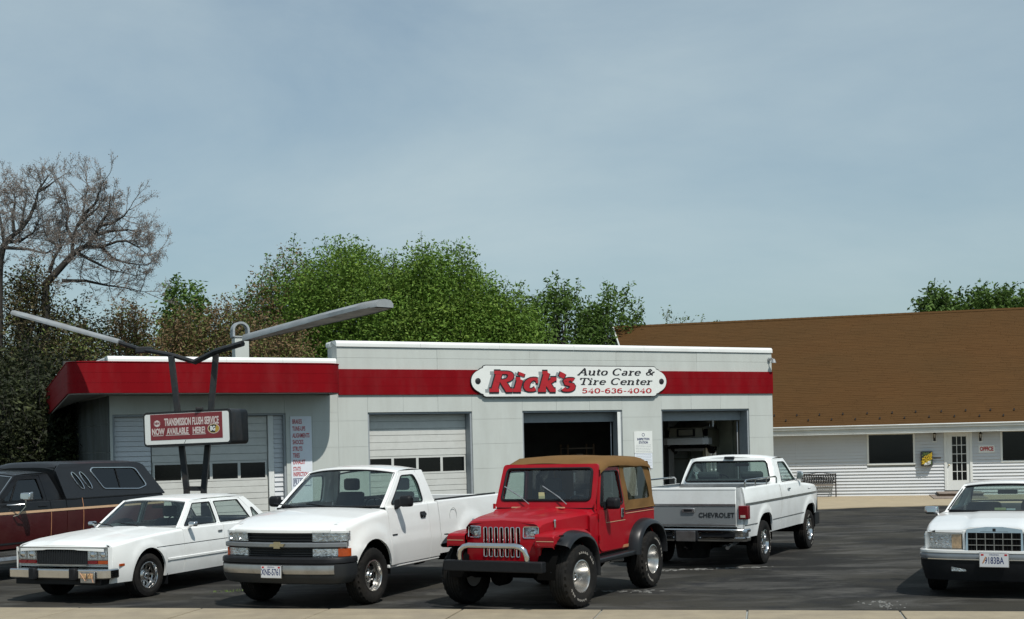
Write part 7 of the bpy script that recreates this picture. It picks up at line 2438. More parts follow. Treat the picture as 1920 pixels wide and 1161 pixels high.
    M_.box(-2.6, -1.9, -.35, .35, .42, .60)
    M_.build('chassis', 'under_black', T, 0)
    for xc in (0, -wb): arch_liner(T, xc, .44, .47, .50, .76)
    for x in (0, -wb):
        for s_ in (1, -1):
            e = wheel(T, x, s_ * .775, rt, .27, .205, 'dish', steer=R_(-6) if x == 0 else 0)
    MB().tube([(-1.55, .60, .46), (-1.75, .70, .45)], .03, 8).build('tail_pipe', 'dull_chrome', T)
    for s_ in (1, -1): boxo('tail_lamp', 'lamp_red', T, -2.83, -2.79, *sorted((s_ * .60, s_ * .74)), .86, 1.00, .01)
    boxo('plate_bracket', 'plastic_black', T, .60, .61, .76, .77, .5, .51)
build_jeep()
# ------------------------------------------------------------------ square white sedan
def build_sedan():
    T = vehicle('sedan', 'square white four door sedan with quad lamps, chrome bumper and a broken bumper lamp', 'car', -6.07, 18.74, 21.2)
    P = 'paint_white_old'
    wb, rt = 2.68, .315
    AR, AZ = .375, .335
    def W(x, z):
        y = .885
        if x > .2: y -= .085 * ((x - .2) / .6) ** 2
        if x < -2.9: y -= .05 * ((-2.9 - x) / .9) ** 2
        y -= .050 * (max(0, .58 - z) / .35) ** 2 + .035 * (max(0, z - .62) / .30) ** 1.5
        for xc in (0, -wb): y += bump(x, z, xc, .34, .40, .52, .014)
        return y
    hz = lambda x: interp(x, [-.88, -.3, .3, .70, .82], [.925, .900, .860, .812, .785])
    belt = .925
    both('fender', strip(W, -.835, .74, .27, hz, .045, .73, lambda x: hz(x) + .006, [(0, AZ, AR)]), P, T, smooth=50)
    rows_ = []
    for u in np.linspace(0, 1, 16):
        row = []
        for v in np.linspace(-1, 1, 25):
            a = abs(v); x = lerp(-.86 + .16 * (1 - v * v), .80 + .03 * (1 - v * v), u)
            z = hz(x) + .006 + .030 * (1 - a ** 2.2) + .014 * smooth01((.42 - abs(a - .0)) / .05) * (1 - .5 * u) - .02 * smooth01((u - .9) / .1)
            row.append((x, v * .725, z))
        rows_.append(row)
    rows_.append([(x + .008, y, z - .03) for x, y, z in rows_[-1]])
    H_ = MB().grid(rows_); H_.rim(rows_, (0, 0, -.03)); H_.build('hood', P, T, 45)
    # nose: flat face with lamps
    xn = lambda y: .835 - .035 * (abs(y) / .8) ** 2
    def fr(y0, y1, z0, z1, out, back, name, m, n=8, parent=T, bev=0): return band(cpath(xn, y0, y1, n), [(-back, z0), (out, z0), (out, z1), (-back, z1)]).build(name, m, parent, 0, bevel=bev)
    fr(-.80, .80, .50, .775, -.045, .06, 'nose_panel', P, 14)
    both('fender_corner', MB().grid([[(x, y, z) for z in np.linspace(.42, .775, 4)] for x, y in ((.74, W(.74, .6) - .004), (.80, .806), (xn(.79), .79))]), P, T)
    fr(-.43, .43, .535, .765, -.020, .05, 'grille', 'plastic_grey', 12)
    for k in range(28): 
        y = -.42 + k * .031
        boxo('grille_bar', 'plastic_grey', T, xn(y) - .02, xn(y) - .006, y - .004, y + .004, .54, .76, smooth=0)
    fr(-.775, .775, .765, .780, .004, .05, 'grille_trim', 'dull_chrome', 14)
    fr(-.44, .44, .520, .536, .006, .05, 'grille_trim', 'dull_chrome', 12)
    for s_ in (1, -1):
        for q in (0, 1):
            y0, y1 = (.455 + q * .168, .610 + q * .168)
            a, b = sorted((s_ * y0, s_ * y1))
            bz_ = fr(a - .006, b + .006, .600, .762, -.022, .03, 'lamp_bezel', 'dull_chrome', 4)
            fr(a + .008, b - .008, .612, .752, -.012, .02, 'headlamp', 'lamp_reflector', 4, parent=bz_)
            MB().lathe([(0, .012), (.028, .010), (.045, 0)], (xn(y0) - .014, (a + b) / 2, .672), 'x', 12).build('bulb_reflector', 'chrome', bz_)
            fr(a + .004, b - .004, .606, .757, .000, .004, 'lamp_lens', 'lens_clear', 4, parent=bz_)
            fr(a, b, .545, .592, -.008, .03, 'turn_signal', 'lamp_amber' if q and s_ > 0 else 'lamp_red', 4, parent=bz_)
        boxo('side_marker', 'lamp_amber', T, .50, .64, *sorted((s_ * (W(.57, .52) - .006), s_ * (W(.57, .52) + .006))), .50, .535, .003)
    # bumper
    bp = [(.70, -.872), (.86, -.865), (.925, -.80), (.955, -.45), (.96, 0), (.955, .45), (.925, .80), (.86, .865), (.70, .872)]
    band(bp, [(-.10, .345), (.0, .350), (.016, .365), (.016, .465), (.0, .480), (-.12, .485)]).build('front_bumper', 'chrome', T, 30)
    for y in (-.36, .34): boxo('bumper_guard', 'plastic_black', T, .93, 1.02, y - .055, y + .055, .325, .50, .02)
    br = boxo('broken_lamp_bracket', 'dull_chrome', T, .965, .985, .46, .70, .30, .45, .004)
    for y in (.52, .635): boxo('lamp_lens', 'lamp_pale_amber', br, .985, 1.0, y - .045, y + .045, .36, .43, .01)
    MB().tube([(1.0, .47, .44), (1.003, .56, .33), (1.0, .64, .44), (1.0, .69, .31)], .006, 4).build('bent_wire', 'stripe_tan', br)
    both('bumper_filler', MB().grid([[(x, W(x, z), z) for z in (.30, .48)] for x in (.58, .72)]), P, T)
    boxo('valance', 'plastic_black', T, .72, .90, -.74, .74, .26, .36, .01)
    # doors (two a side)
    G = Green((-.86, .765, belt + .012), (-1.36, .610, 1.322), (-2.85, .610, 1.322), (-3.38, .745, belt + .010), bow0=.17, bow1=.08, rbow0=.12, rbow1=.08, crown=.042)
    def door(x0, x1, out, hole, nm):
        D_ = strip(W, x0, x1, .27, lambda x: belt, .022, lambda x: G.side(x, belt), lambda x: belt + .008, [(-wb, AZ, AR)] if x0 < -2.2 else [], rows=12)
        D_.region(out, G.lift(.003), [hole], .09, rim=(0, -.035, 0))
        for s_, dd in zip((1, -1), both('door', D_, P, T, smooth=45)):
            loop_tube(MB(), [(x, s_ * (G.side(x, z) + .004), z) for x, z in hole], .010, 5).build('window_seal', 'plastic_black', dd)
            MB().region(hole, lambda x, z: (x, s_ * (G.side(x, z) - .010), z), (), .2).build('window', 'glass_clear', dd, 60)
            MB().box(x0 + .06, x0 + .17, *sorted((s_ * W(x0, .82), s_ * (W(x0, .82) + .018))), .815, .840).build('handle', 'dull_chrome', dd, 0, bevel=.006)
    b2 = belt + .010
    door(-1.90, -.845, rpoly([(-.90, b2), (-1.355, 1.306), (-1.89, 1.311), (-1.90, b2)], .012), rpoly([(-1.00, b2 + .02), (-1.39, 1.274), (-1.84, 1.276), (-1.85, b2 + .02)], .02), 'door')
    door(-2.88, -1.91, rpoly([(-1.91, b2), (-1.90, 1.311), (-2.68, 1.308), (-2.88, 1.12), (-2.88, b2)], .012), rpoly([(-1.96, b2 + .02), (-1.95, 1.276), (-2.62, 1.273), (-2.84, b2 + .02)], .02), 'door')
    # quarter with its fixed light
    trz = lambda x: interp(x, [-3.85, -3.5, -3.3], [.895, .918, belt])
    Q_ = strip(W, -3.78, -2.89, .27, trz, .03, .74, lambda x: trz(x) + .006, [(-wb, AZ, AR)], rows=10)
    o_ = [(-2.89, b2), (-2.89, 1.12), (-2.70, 1.310), (-2.85, 1.322), (-3.38, b2)]
    h_ = rpoly([(-2.93, b2 + .03), (-2.93, 1.13), (-2.97, 1.13), (-3.14, b2 + .03)], .012)
    Q_.region(rpoly([(-2.89, b2), (-2.885, 1.125), (-2.70, 1.310), (-2.85, 1.322), (-3.38, b2)], .005), G.lift(.0), [h_], .07, rim=(0, -.05, 0))
    Q_.region([(-.845, b2), (-1.34, 1.325), (-2.85, 1.325), (-2.69, 1.312), (-1.355, 1.309), (-.895, b2)], G.lift(0), (), .08, rim=(0, -.045, 0))
    for s_, dd in zip((1, -1), both('quarter_panel', Q_, P, T, smooth=45)):
        MB().region(h_, lambda x, z: (x, s_ * (G.side(x, z) - .010), z), (), .2).build('window', 'glass_clear', dd, 60)
        loop_tube(MB(), [(x, s_ * (G.side(x, z) + .004), z) for x, z in h_], .008, 5).build('window_seal', 'plastic_black', dd)
        mirror_chrome(T, -.98, s_ * .80, .985, s_, w=.15, h=.085)
        # thin body line and lower moulding
        MB().grid([[(x, s_ * (W(x, .70 + dz) + .003), .70 + dz) for dz in (-.004, .004)] for x in np.linspace(-3.6, -.15, 30)]).build('body_line', 'plastic_grey', T, 60)
        Mm = MB().grid([[(x, s_ * (W(x, .50 + dz) + o), .50 + dz) for dz, o in ((-.022, .001), (-.014, .012), (.014, .012), (.022, .001))] for x in np.linspace(-2.26, -.40, 22)])
        Mm.build('body_moulding', P, T, 30)
    G.roof(P, T)
    G.screen(True, 'glass_tint', T, 'windscreen', inset=.028, trim='dull_chrome', tr=.009)
    G.screen(False, 'glass_clear', T, 'rear_window', inset=.06)
    cw = [[(-.86 + .16 * (1 - v * v) + dx, v * .74, belt + .005 + .02 * (1 - v * v) + dz) for v in np.linspace(-1, 1, 15)] for dx, dz in ((.02, .0), (-.05, .005))]
    MB().grid(cw).build('cowl', P, T, 60)
    wiper(T, -.74, -.30, .955, .38, -.28, .03, slope=1.3); wiper(T, -.70, .22, .955, .38, -.28, .03, slope=1.3)
    tr_ = [[(lerp(-3.86, -3.38 - .10 * (1 - v * v), u), v * .74, lerp(trz(-3.85), belt + .012, u ** .6) + .02 * (1 - v * v)) for v in np.linspace(-1, 1, 13)] for u in np.linspace(0, 1, 9)]
    MB().grid(tr_).build('boot_lid', P, T, 50)
    boxo('rear_panel', P, T, -3.88, -3.76, -.80, .80, .35, .88, .02)
    band([(-3.6, .87), (-3.92, .85), (-3.96, 0), (-3.92, -.85), (-3.6, -.87)], [(-.08, .36), (0, .36), (0, .50), (-.1, .50)]).build('rear_bumper', 'chrome', T, 0)
    # inside
    boxo('dashboard', 'seat_grey', T, -1.22, -.86, -.72, .72, .62, .915, .04)
    steering(T, -1.40, .37, .93, .185, 25)
    for y in (.37, -.37): seat(T, -1.98, y, .55, .42, 1.00, 'seat_blue', head=True)
    seat(T, -2.88, 0, 1.20, .42, .96, 'seat_blue', head=False)
    boxo('rear_view_mirror', 'plastic_black', T, -1.40, -1.37, -.10, .10, 1.20, 1.25, .01)
    boxo('cabin_floor', 'under_black', T, -3.7, -.55, -.80, .80, .25, .42, smooth=0)
    boxo('parcel_shelf', 'seat_blue', T, -3.4, -2.98, -.70, .70, .86, .90, .01)
    M_ = MB().box(-.55, .74, -.66, .66, .30, .76).box(-3.7, -2.2, -.60, .60, .25, .40)
    M_.tube([(0, -.72, .31), (0, .72, .31)], .04, 8).tube([(-wb, -.72, .31), (-wb, .72, .31)], .05, 8)
    M_.build('chassis', 'under_black', T, 0)
    for xc in (0, -wb): arch_liner(T, xc, AZ, AR + .012, .55, .86)
    for x in (0, -wb):
        for s_ in (1, -1): wheel(T, x, s_ * .765, rt, .215, .190, 'slot', steer=R_(-4) if x == 0 else 0)
    for s_ in (1, -1): boxo('mud_flap', 'plastic_black', T, -.44, -.43, *sorted((s_ * .68, s_ * .86)), .14, .42, smooth=0)
build_sedan()

# ------------------------------------------------------------------ white luxury coupe, right edge
def build_coupe():
    T = vehicle('coupe', 'white coupe with upright chrome grid grille, cut by the right picture edge', 'car', 6.40, 16.86, 25.2, scale=1.02)
    P = 'paint_white'
    wb, rt = 2.75, .330
    AR, AZ = .385, .345
    def W(x, z):
        y = .895
        if x > .1: y -= .090 * ((x - .1) / .75) ** 2
        y -= .055 * (max(0, .50 - z) / .30) ** 2 + .050 * (max(0, z - .60) / .33) ** 1.5
        for xc in (0, -wb): y += bump(x, z, xc, .34, .40, .54, .014)
        return y
    hz = lambda x: interp(x, [-.75, -.2, .3, .6, .74, .88], [.965, .945, .895, .855, .830, .815])
    belt = .960
    both('fender', strip(W, -.66, .74, .27, hz, .075, .70, lambda x: hz(x) + .01, [(0, AZ, AR)]), P, T, smooth=50)
    xn = lambda y: .885 - .13 * (abs(y) / .82) ** 2.4
    rows_ = []
    for u in np.linspace(0, 1, 18):
        row = []
        for v in np.linspace(-1, 1, 31):
            a = abs(v); y = v * .705
            x = lerp(-.66 + .20 * (1 - v * v), xn(y) - .01, u)
            z = hz(x) + .01 + .028 * (1 - a ** 2) + .030 * smooth01((.50 - a) / .07) * lerp(.35, 1, u)
            row.append((x, y, z))
        rows_.append(row)
    rows_.append([(x + .006, y, z - .035) for x, y, z in rows_[-1]])
    H_ = MB().grid(rows_); H_.rim(rows_, (0, 0, -.02)); H_.build('hood', P, T, 45)
    def fr(y0, y1, z0, z1, out, back, name, m, n=10, parent=T): return band(cpath(xn, y0, y1, n), [(-back, z0), (out, z0), (out, z1), (-back, z1)]).build(name, m, parent, 0)
    fr(-.80, .80, .56, .83, -.05, .06, 'nose_panel', 'plastic_black', 16)
    # upright grille
    gx = xn(0)
    sh = MB().prism(rpoly([(-.335, .575), (-.325, .855), (-.10, .885), (.10, .885), (.325, .855), (.335, .575)], .015), lambda u, w, d: (gx + d - .05 - (w - .6) * .12, u, w), 0, .085)
    g_ = sh.build('grille_surround', 'chrome', T, 30, bevel=.008)
    boxo('grille_field', 'under_black', g_, gx + .030, gx + .037, -.305, .305, .590, .815, smooth=0)
    for k in range(5): boxo('grille_bar', 'dull_chrome', g_, gx + .0375, gx + .046, -.305 + (k + 1) * .1017 - .004, -.305 + (k + 1) * .1017 + .004, .59, .815, smooth=0)
    for k in range(2): boxo('grille_bar', 'dull_chrome', g_, gx + .0375, gx + .047, -.305, .305, .59 + (k + 1) * .075 - .004, .59 + (k + 1) * .075 + .004, smooth=0)
    for k in range(18): boxo('grille_fin', 'plastic_grey', g_, gx + .0372, gx + .041, -.30 + k * .0345, -.298 + k * .0345, .592, .812, smooth=0)
    boxo('emblem', 'plastic_black', g_, gx + .013, gx + .022, -.018, .018, .833, .868, .003)
    MB().box(-.10 * 0 + gx + .005, gx + .016, -.16, .16, .826, .829).build('emblem', 'plastic_grey', g_, 0)
    for s_ in (1, -1):
        y0, y1 = sorted((s_ * .385, s_ * .80))
        fr(y0, y1, .610, .800, -.012, .05, 'headlamp', 'lamp_reflector')
        ya, yb_ = sorted((s_ * .385, s_ * .505))
        fr(ya, yb_, .612, .798, -.006, .05, 'turn_signal', 'lamp_pale_amber', 4)
        fr(y0, y1, .606, .804, .004, .02, 'lamp_lens', 'lens_clear')
        for z0, z1 in ((.598, .607), (.803, .812)): fr(y0, y1, z0, z1, .008, .04, 'lamp_trim', 'dull_chrome')
        for q in range(4):
            MB().lathe([(0, .01), (.02, .008), (.03, 0)], (xn(.6) - .02 + (.6 - (.55 + .07 * q)) * .25, s_ * (.55 + .065 * q), .70 + (.03 if q % 2 else -.02)), 'x', 10).build('bulb_reflector', 'chrome', T)
        boxo('cornering_lamp', 'lamp_reflector', T, .56, .74, *sorted((s_ * (W(.65, .7) - .02), s_ * (W(.65, .7) + .006))), .62, .79, .006)
        fr(*sorted((s_ * .34, s_ * .37)), .575, .83, .004, .05, 'nose_filler', P, 3)
        fr(*sorted((s_ * .79, s_ * .83)), .575, .815, -.002, .05, 'nose_filler', P, 3)
    bp = [(.42, -.895), (.66, -.90), (.80, -.865), (.87, -.78), (.93, -.55), (.955, 0), (.93, .55), (.87, .78), (.80, .865), (.66, .90), (.42, .895)]
    band(bp, [(-.09, .560), (.0, .556), (.012, .566), (.012, .592), (-.06, .600)]).build('bumper_cap', P, T, 40)
    band(bp, [(-.06, .470), (.006, .474), (.012, .50), (.012, .535), (.0, .556)]).build('front_bumper', 'silver_bar', T, 40)
    band(bp, [(-.02, .478), (.020, .482), (.020, .492), (-.02, .494)]).build('bumper_trim', 'chrome', T, 0)
    band(bp, [(-.07, .24), (-.05, .22), (-.025, .30), (.0, .40), (.004, .472), (-.03, .474)]).build('bumper_valance', 'plastic_black', T, 40)
    for y in (.50, -.42): boxo('fog_lamp', 'lamp_reflector', T, .88, .93, y - .09, y + .09, .33, .41, .01)
    MB().prism([(.80, -.03), (.86, .05), (.86, .09), (.80, .02)], lambda u, w, d: (.82 - (u - .8) * .8 + d, -u, .47 + w), 0, .02).build('bumper_scrape', 'chip_pale', T, 0)
    plate(T, .985, .0, .487, '9183BA', w=.33, h=.165)
    MB().prism(rpoly([(-.14, -.04), (-.10, .045), (-.085, .04), (-.12, -.035)], .005), lambda u, w, d: (.9905 + d, u, .485 + w), .0015, .0025).build('plate_logo', 'stripe_tan', T, 0)
    # doors and glass (two door)
    G = Green((-.70, .755, belt + .015), (-1.40, .575, 1.315), (-2.15, .560, 1.305), (-3.05, .70, belt + .03), bow0=.24, bow1=.13, rbow0=.16, rbow1=.10, crown=.050)
    b2 = belt + .012
    D_ = strip(W, -2.05, -.67, .27, lambda x: belt, .05, lambda x: G.side(x, belt), lambda x: belt + .010, [], rows=12)
    ho = rpoly([(-.90, b2 + .02), (-1.43, 1.268), (-1.93, 1.27), (-2.02, b2 + .02)], .02)
    D_.region(rpoly([(-.75, b2), (-1.385, 1.300), (-2.0, 1.302), (-2.05, b2)], .012), G.lift(.003), [ho], .09, rim=(0, -.035, 0))
    for s_, dd in zip((1, -1), both('door', D_, P, T, smooth=45)):
        loop_tube(MB(), [(x, s_ * (G.side(x, z) + .004), z) for x, z in ho], .010, 5).build('window_seal', 'plastic_black', dd)
        MB().region(ho, lambda x, z: (x, s_ * (G.side(x, z) - .010), z), (), .2).build('window', 'glass_tint', dd, 60)
        mirror_chrome(T, -.72, s_ * .77, 1.00, s_, w=.20, h=.115)
    trz = lambda x: interp(x, [-3.9, -3.4, -3.0], [.93, .95, belt])
    Q_ = strip(W, -3.85, -2.06, .27, trz, .05, .70, lambda x: trz(x) + .01, [(-wb, AZ, AR)], rows=10)
    h_ = rpoly([(-2.15, b2 + .03), (-2.12, 1.25), (-2.26, 1.22), (-2.55, b2 + .03)], .02)
    Q_.region(rpoly([(-2.06, b2), (-2.01, 1.302), (-2.16, 1.306), (-3.05, b2)], .008), G.lift(0), [h_], .08, rim=(0, -.06, 0))
    Q_.region([(-.68, b2), (-1.38, 1.322), (-2.15, 1.315), (-2.0, 1.303), (-1.385, 1.302), (-.75, b2)], G.lift(0), (), .08, rim=(0, -.05, 0))
    for s_, dd in zip((1, -1), both('quarter_panel', Q_, P, T, smooth=45)):
        MB().region(h_, lambda x, z: (x, s_ * (G.side(x, z) - .010), z), (), .2).build('window', 'glass_tint', dd, 60)
    G.roof(P, T)
    G.screen(True, 'glass_tint', T, 'windscreen', inset=.03, tr=.016)
    G.screen(False, 'glass_clear', T, 'rear_window', inset=.05)
    cw = [[(-.68 + .22 * (1 - v * v) + dx, v * .72, belt + .012 + .02 * (1 - v * v) + dz) for v in np.linspace(-1, 1, 15)] for dx, dz in ((.03, -.004), (-.05, .006))]
    MB().grid(cw).build('cowl', 'plastic_black', T, 60)
    tr_ = [[(lerp(-3.9, -3.05 - .16 * (1 - v * v), u), v * .70, lerp(.94, belt + .02, u ** .6) + .02 * (1 - v * v)) for v in np.linspace(-1, 1, 13)] for u in np.linspace(0, 1, 7)]
    MB().grid(tr_).build('boot_lid', P, T, 50)
    boxo('rear_panel', P, T, -3.92, -3.84, -.80, .80, .35, .93, .02)
    boxo('dashboard', 'seat_grey', T, -1.2, -.80, -.72, .72, .66, .955, .04)
    steering(T, -1.35, .37, 1.0, .185, 25)
    for y in (.37, -.37): seat(T, -1.95, y, .52, .42, 1.04, 'seat_grey', head=False)
    seat(T, -2.75, 0, 1.15, .42, .98, 'seat_grey', head=False)
    boxo('rear_view_mirror', 'plastic_black', T, -1.46, -1.43, -.13, .13, 1.185, 1.245, .01)
    boxo('windscreen_papers', 'sticker', T, -.76, -.735, -.12, .02, .99, 1.03, .002); boxo('windscreen_papers', 'sign_pale', T, -.76, -.735, .03, .14, .985, 1.02, .002)
    boxo('cabin_floor', 'under_black', T, -3.7, -.6, -.80, .80, .25, .42, smooth=0)
    M_ = MB().box(-.6, .72, -.62, .62, .24, .78).tube([(0, -.72, .33), (0, .72, .33)], .04, 8).tube([(-wb, -.72, .33), (-wb, .72, .33)], .05, 8)
    M_.build('chassis', 'under_black', T, 0)
    for xc in (0, -wb): arch_liner(T, xc, AZ, AR + .012, .55, .86)
    for x in (0, -wb):
        for s_ in (1, -1): wheel(T, x, s_ * .775, rt, .215, .200, 'cover', steer=0)
build_coupe()

# ------------------------------------------------------------------ maroon and black pickup with camper cap, left edge
def build_cap_truck():
    T = vehicle('pickup_truck', 'maroon and black pickup with a black camper cap at the left picture edge', 'pickup truck', -9.62, 21.05, 27.5)
    wb, rt = 3.38, .37
    AR, AZ = .43, .44
    def W(x, z):
        y = .985
        if x > .1: y -= .06 * ((x - .1) / .7) ** 2
        if z < 1.10: y -= .008 + .050 * ((1.10 - z) / .60) ** 2
        else: y -= .008 + .040 * ((z - 1.10) / .22) ** 1.5
        return y
    belt = 1.285; spl = 1.115
    def skin(x0, x1, arches, yin, zin, nm, rows=8):
        lo = strip(W, x0, x1, .52, lambda x: spl - .012, .001, .5, .5, arches, rows=rows, top=False, expo=2.6)
        hi = strip(W, x0, x1, spl + .012, lambda x: belt, .035, yin, zin, [], rows=4)
        a = both(nm, lo, 'paint_maroon', T, smooth=50)
        b = both(nm, hi, 'paint_black', T, smooth=50)
        return a, b
    hz = 1.25
    skin(-.50, .78, [(0, AZ, AR)], .80, lambda x: belt - .01, 'fender')
    G = Green((-.60, .86, belt), (-1.12, .735, 1.735), (-1.83, .735, 1.745), (-2.03, .86, belt), bow0=.12, bow1=.08, crown=.05)
    (la, lb_), (ha, hb) = skin(-1.68, -.51, [], lambda x: G.side(x, belt), lambda x: belt + .003, 'door')
    out = rpoly([(-.62, belt), (-1.13, 1.715), (-1.62, 1.72), (-1.69, belt)], .02)
    hole = rpoly([(-.74, belt + .022), (-1.17, 1.665), (-1.56, 1.67), (-1.63, belt + .022)], .03)
    for s_, dd in ((1, ha), (-1, hb)):
        def lf(x, z): return (x, s_ * (G.side(x, z) + .004), z)
        MB().region(out, lf, [hole], .09, rim=(0, -s_ * .04, 0)).build('door_frame', 'paint_black', dd, 50)
        loop_tube(MB(), [(x, s_ * (G.side(x, z) + .004), z) for x, z in hole], .010, 5).build('window_seal', 'plastic_black', dd)
        MB().region(hole, lambda x, z: (x, s_ * (G.side(x, z) - .012), z), (), .2).build('window', 'glass_dark', dd, 60)
        MB().bar((-.93, s_ * G.side(-.93, belt + .03), belt + .03), (-1.10, s_ * G.side(-1.1, 1.60), 1.60), .02, .02).build('vent_bar', 'plastic_black', dd, 0)
        MB().box(-1.60, -1.42, *sorted((s_ * W(-1.5, 1.20), s_ * (W(-1.5, 1.20) + .02))), 1.185, 1.205).build('handle', 'plastic_black', dd, 0, bevel=.006)
        # west coast style mirror on a long arm
        mm = MB().hexa([(-1.02, s_ * 1.05, 1.33), (-.92, s_ * 1.07, 1.33), (-.92, s_ * 1.30, 1.32), (-1.02, s_ * 1.30, 1.32), (-1.02, s_ * 1.05, 1.46), (-.93, s_ * 1.07, 1.45), (-.93, s_ * 1.30, 1.45), (-1.02, s_ * 1.30, 1.47)]).build('mirror', 'chrome', T, 30, bevel=.02)
        MB().tube([(-.98, s_ * 1.16, 1.33), (-.98, s_ * 1.15, 1.22), (-.90, s_ * 1.06, 1.08), (-.86, s_ * .985, 1.06)], .012, 6).tube([(-.98, s_ * 1.15, 1.26), (-.80, s_ * 1.02, 1.25), (-.76, s_ * .96, 1.25)], .012, 6).build('mirror_arm', 'chrome', mm)
        # cream stripe with dark core
        MB().grid([[(x, s_ * (W(x, spl + dz) + .006), spl + dz) for dz in (-.020, .020)] for x in np.linspace(-4.45, .75, 40)]).build('stripe', 'stripe_cream', T, 60)
        MB().grid([[(x, s_ * (W(x, .62 + dz) + .006), .62 + dz) for dz in (-.03, .0)] for x in np.linspace(-2.90, -.46, 16)]).build('rocker_trim', 'plastic_grey', T, 60)
        for xx, z0, z1 in ((-1.685, .66, 1.09), (-2.42, .62, 1.55)):
            MB().tube([(xx, s_ * (W(xx, z) + .004 - (0.10 if z > 1.32 else 0) * (z - 1.32) / .3), z) for z in np.linspace(z0, min(z1, 1.30), 6)], .006, 4).build('trim_strip', 'stripe_tan', T)
    K = strip(W, -2.035, -1.69, spl + .012, lambda x: belt, .035, lambda x: G.side(x, belt), lambda x: belt + .003, [], rows=4)
    K.region(rpoly([(-1.70, belt), (-1.63, 1.725), (-1.83, 1.745), (-2.035, belt)], .01), G.lift(0), (), .08, rim=(0, -.06, 0))
    K.region([(-.58, belt), (-1.11, 1.738), (-1.83, 1.745), (-1.83, 1.73), (-1.13, 1.718), (-.62, belt)], G.lift(0), (), .08, rim=(0, -.05, 0))
    both('cab_corner', K, 'paint_black', T, smooth=50)
    both('cab_corner', strip(W, -2.035, -1.69, .52, lambda x: spl - .012, .001, .5, .5, [], rows=6, top=False), 'paint_maroon', T, smooth=50)
    G.roof('paint_black', T)
    G.screen(True, 'glass_dark', T, 'windscreen', inset=.03, trim='chrome', tr=.014)
    hr = [[(lerp(-.50, .78, u), v * .795, lerp(1.28, 1.20, u) + .03 * (1 - v ** 4)) for v in np.linspace(-1, 1, 11)] for u in np.linspace(0, 1, 6)]
    MB().grid(hr).build('hood', 'paint_black', T, 50)
    boxo('front_panel', 'paint_black', T, .74, .80, -.90, .90, .66, 1.20, .02)
    boxo('grille', 'dull_chrome', T, .80, .84, -.60, .60, .80, 1.15, .01)
    band([(.60, -.98), (.86, -.93), (.90, 0), (.86, .93), (.60, .98)], [(-.08, .50), (0, .50), (0, .68), (-.08, .68)]).build('front_bumper', 'chrome', T, 0)
    # bed
    skin(-4.45, -2.05, [(-wb, AZ, AR)], .86, lambda x: belt, 'bed_side')
    boxo('tailgate', 'paint_maroon', T, -4.49, -4.44, -.86, .86, .66, 1.28, .01)
    boxo('bed_floor', 'under_black', T, -4.44, -2.06, -.86, .86, .70, .74, smooth=0)
    # camper cap: taper sides, slanted tail, oval lights and a long window
    cz0, cz1 = belt + .008, 1.945
    yc0, yc1 = .945, .715
    ysd = lambda z: interp(z, [cz0, cz1 - .06, cz1], [yc0, yc1 + .03, yc1 - .02])
    o_ = rpoly([(-2.06, cz0), (-1.98, 1.80), (-2.10, cz1 - .04), (-4.02, cz1 - .05), (-4.14, cz1 - .10), (-4.52, cz0)], .03)
    win = rpoly([(-2.99, 1.435), (-3.86, 1.400), (-4.08, 1.46), (-3.90, 1.775), (-3.80, 1.80), (-2.83, 1.82), (-2.77, 1.77)], .05)
    ov = []
    for k in range(2):
        cx_, cz_ = -2.42 - k * .19, 1.60
        ov.append([(cx_ + .062 * math.cos(a) - .10 * math.sin(a) * 0 + (.085 * math.sin(a)), cz_ + .155 * math.sin(a)) for a in np.linspace(0, 2 * math.pi, 17)[:-1]])
    for s_ in (1, -1):
        lf = lambda x, z: (x, s_ * ysd(z), z)
        c = MB().region(o_, lf, [win] + ov, .1, rim=(0, -s_ * .03, 0)).build('cap_side', 'cap_black', T, 45)
        loop_tube(MB(), [(x, s_ * (ysd(z) + .006), z) for x, z in win], .014, 6).build('window_frame', 'chrome', c)
        MB().region(win, lambda x, z: (x, s_ * (ysd(z) - .01), z), (), .2).build('window', 'glass_dark', c, 0)
        MB().bar((-3.40, s_ * ysd(1.45), 1.43), (-3.40, s_ * ysd(1.79), 1.79), .02, .02).build('window_bar', 'plastic_black', c, 0)
        for e in ov:
            loop_tube(MB(), [(x, s_ * (ysd(z) + .006), z) for x, z in e], .010, 6).build('window_frame', 'chrome', c)
            MB().region(e, lambda x, z: (x, s_ * (ysd(z) - .008), z), (), .1).build('window', 'pane_dark', c, 0)
    rt_ = [[(x, v * (yc1 + .0), z + .05 * (1 - v ** 4)) for v in np.linspace(-1, 1, 13)] for x, z in ((-1.99, 1.80), (-2.03, 1.86), (-2.10, cz1 - .05), (-2.6, cz1 - .045), (-3.6, cz1 - .05), (-4.04, cz1 - .065), (-4.14, cz1 - .11))]
    MB().grid(rt_).build('cap_roof', 'cap_black', T, 50)
    MB().add([(-4.14, -yc1, cz1 - .11), (-4.14, yc1, cz1 - .11), (-4.52, yc0, cz0), (-4.52, -yc0, cz0)], [(0, 1, 2, 3)]).build('cap_back', 'cap_black', T, 0)
    MB().add([(-2.0, -yc1, 1.85), (-2.0, yc1, 1.85), (-2.06, yc0, cz0), (-2.06, -yc0, cz0)], [(0, 1, 2, 3)]).build('cap_front', 'cap_black', T, 0)
    both('cap_rail', MB().box(-4.50, -2.06, .87, .95, belt - .004, belt + .016), 'cap_black', T, smooth=0)
    # bright running board
    for s_ in (1, -1):
        M_ = MB().hexa([(-2.1, s_ * .80, .33), (.5, s_ * .80, .33), (.5, s_ * 1.04, .33), (-2.1, s_ * 1.04, .33), (-2.1, s_ * .80, .40), (.5, s_ * .80, .40), (.5, s_ * 1.02, .40), (-2.1, s_ * 1.02, .40)])
        M_.build('running_board', 'dull_chrome', T, 0, bevel=.012)
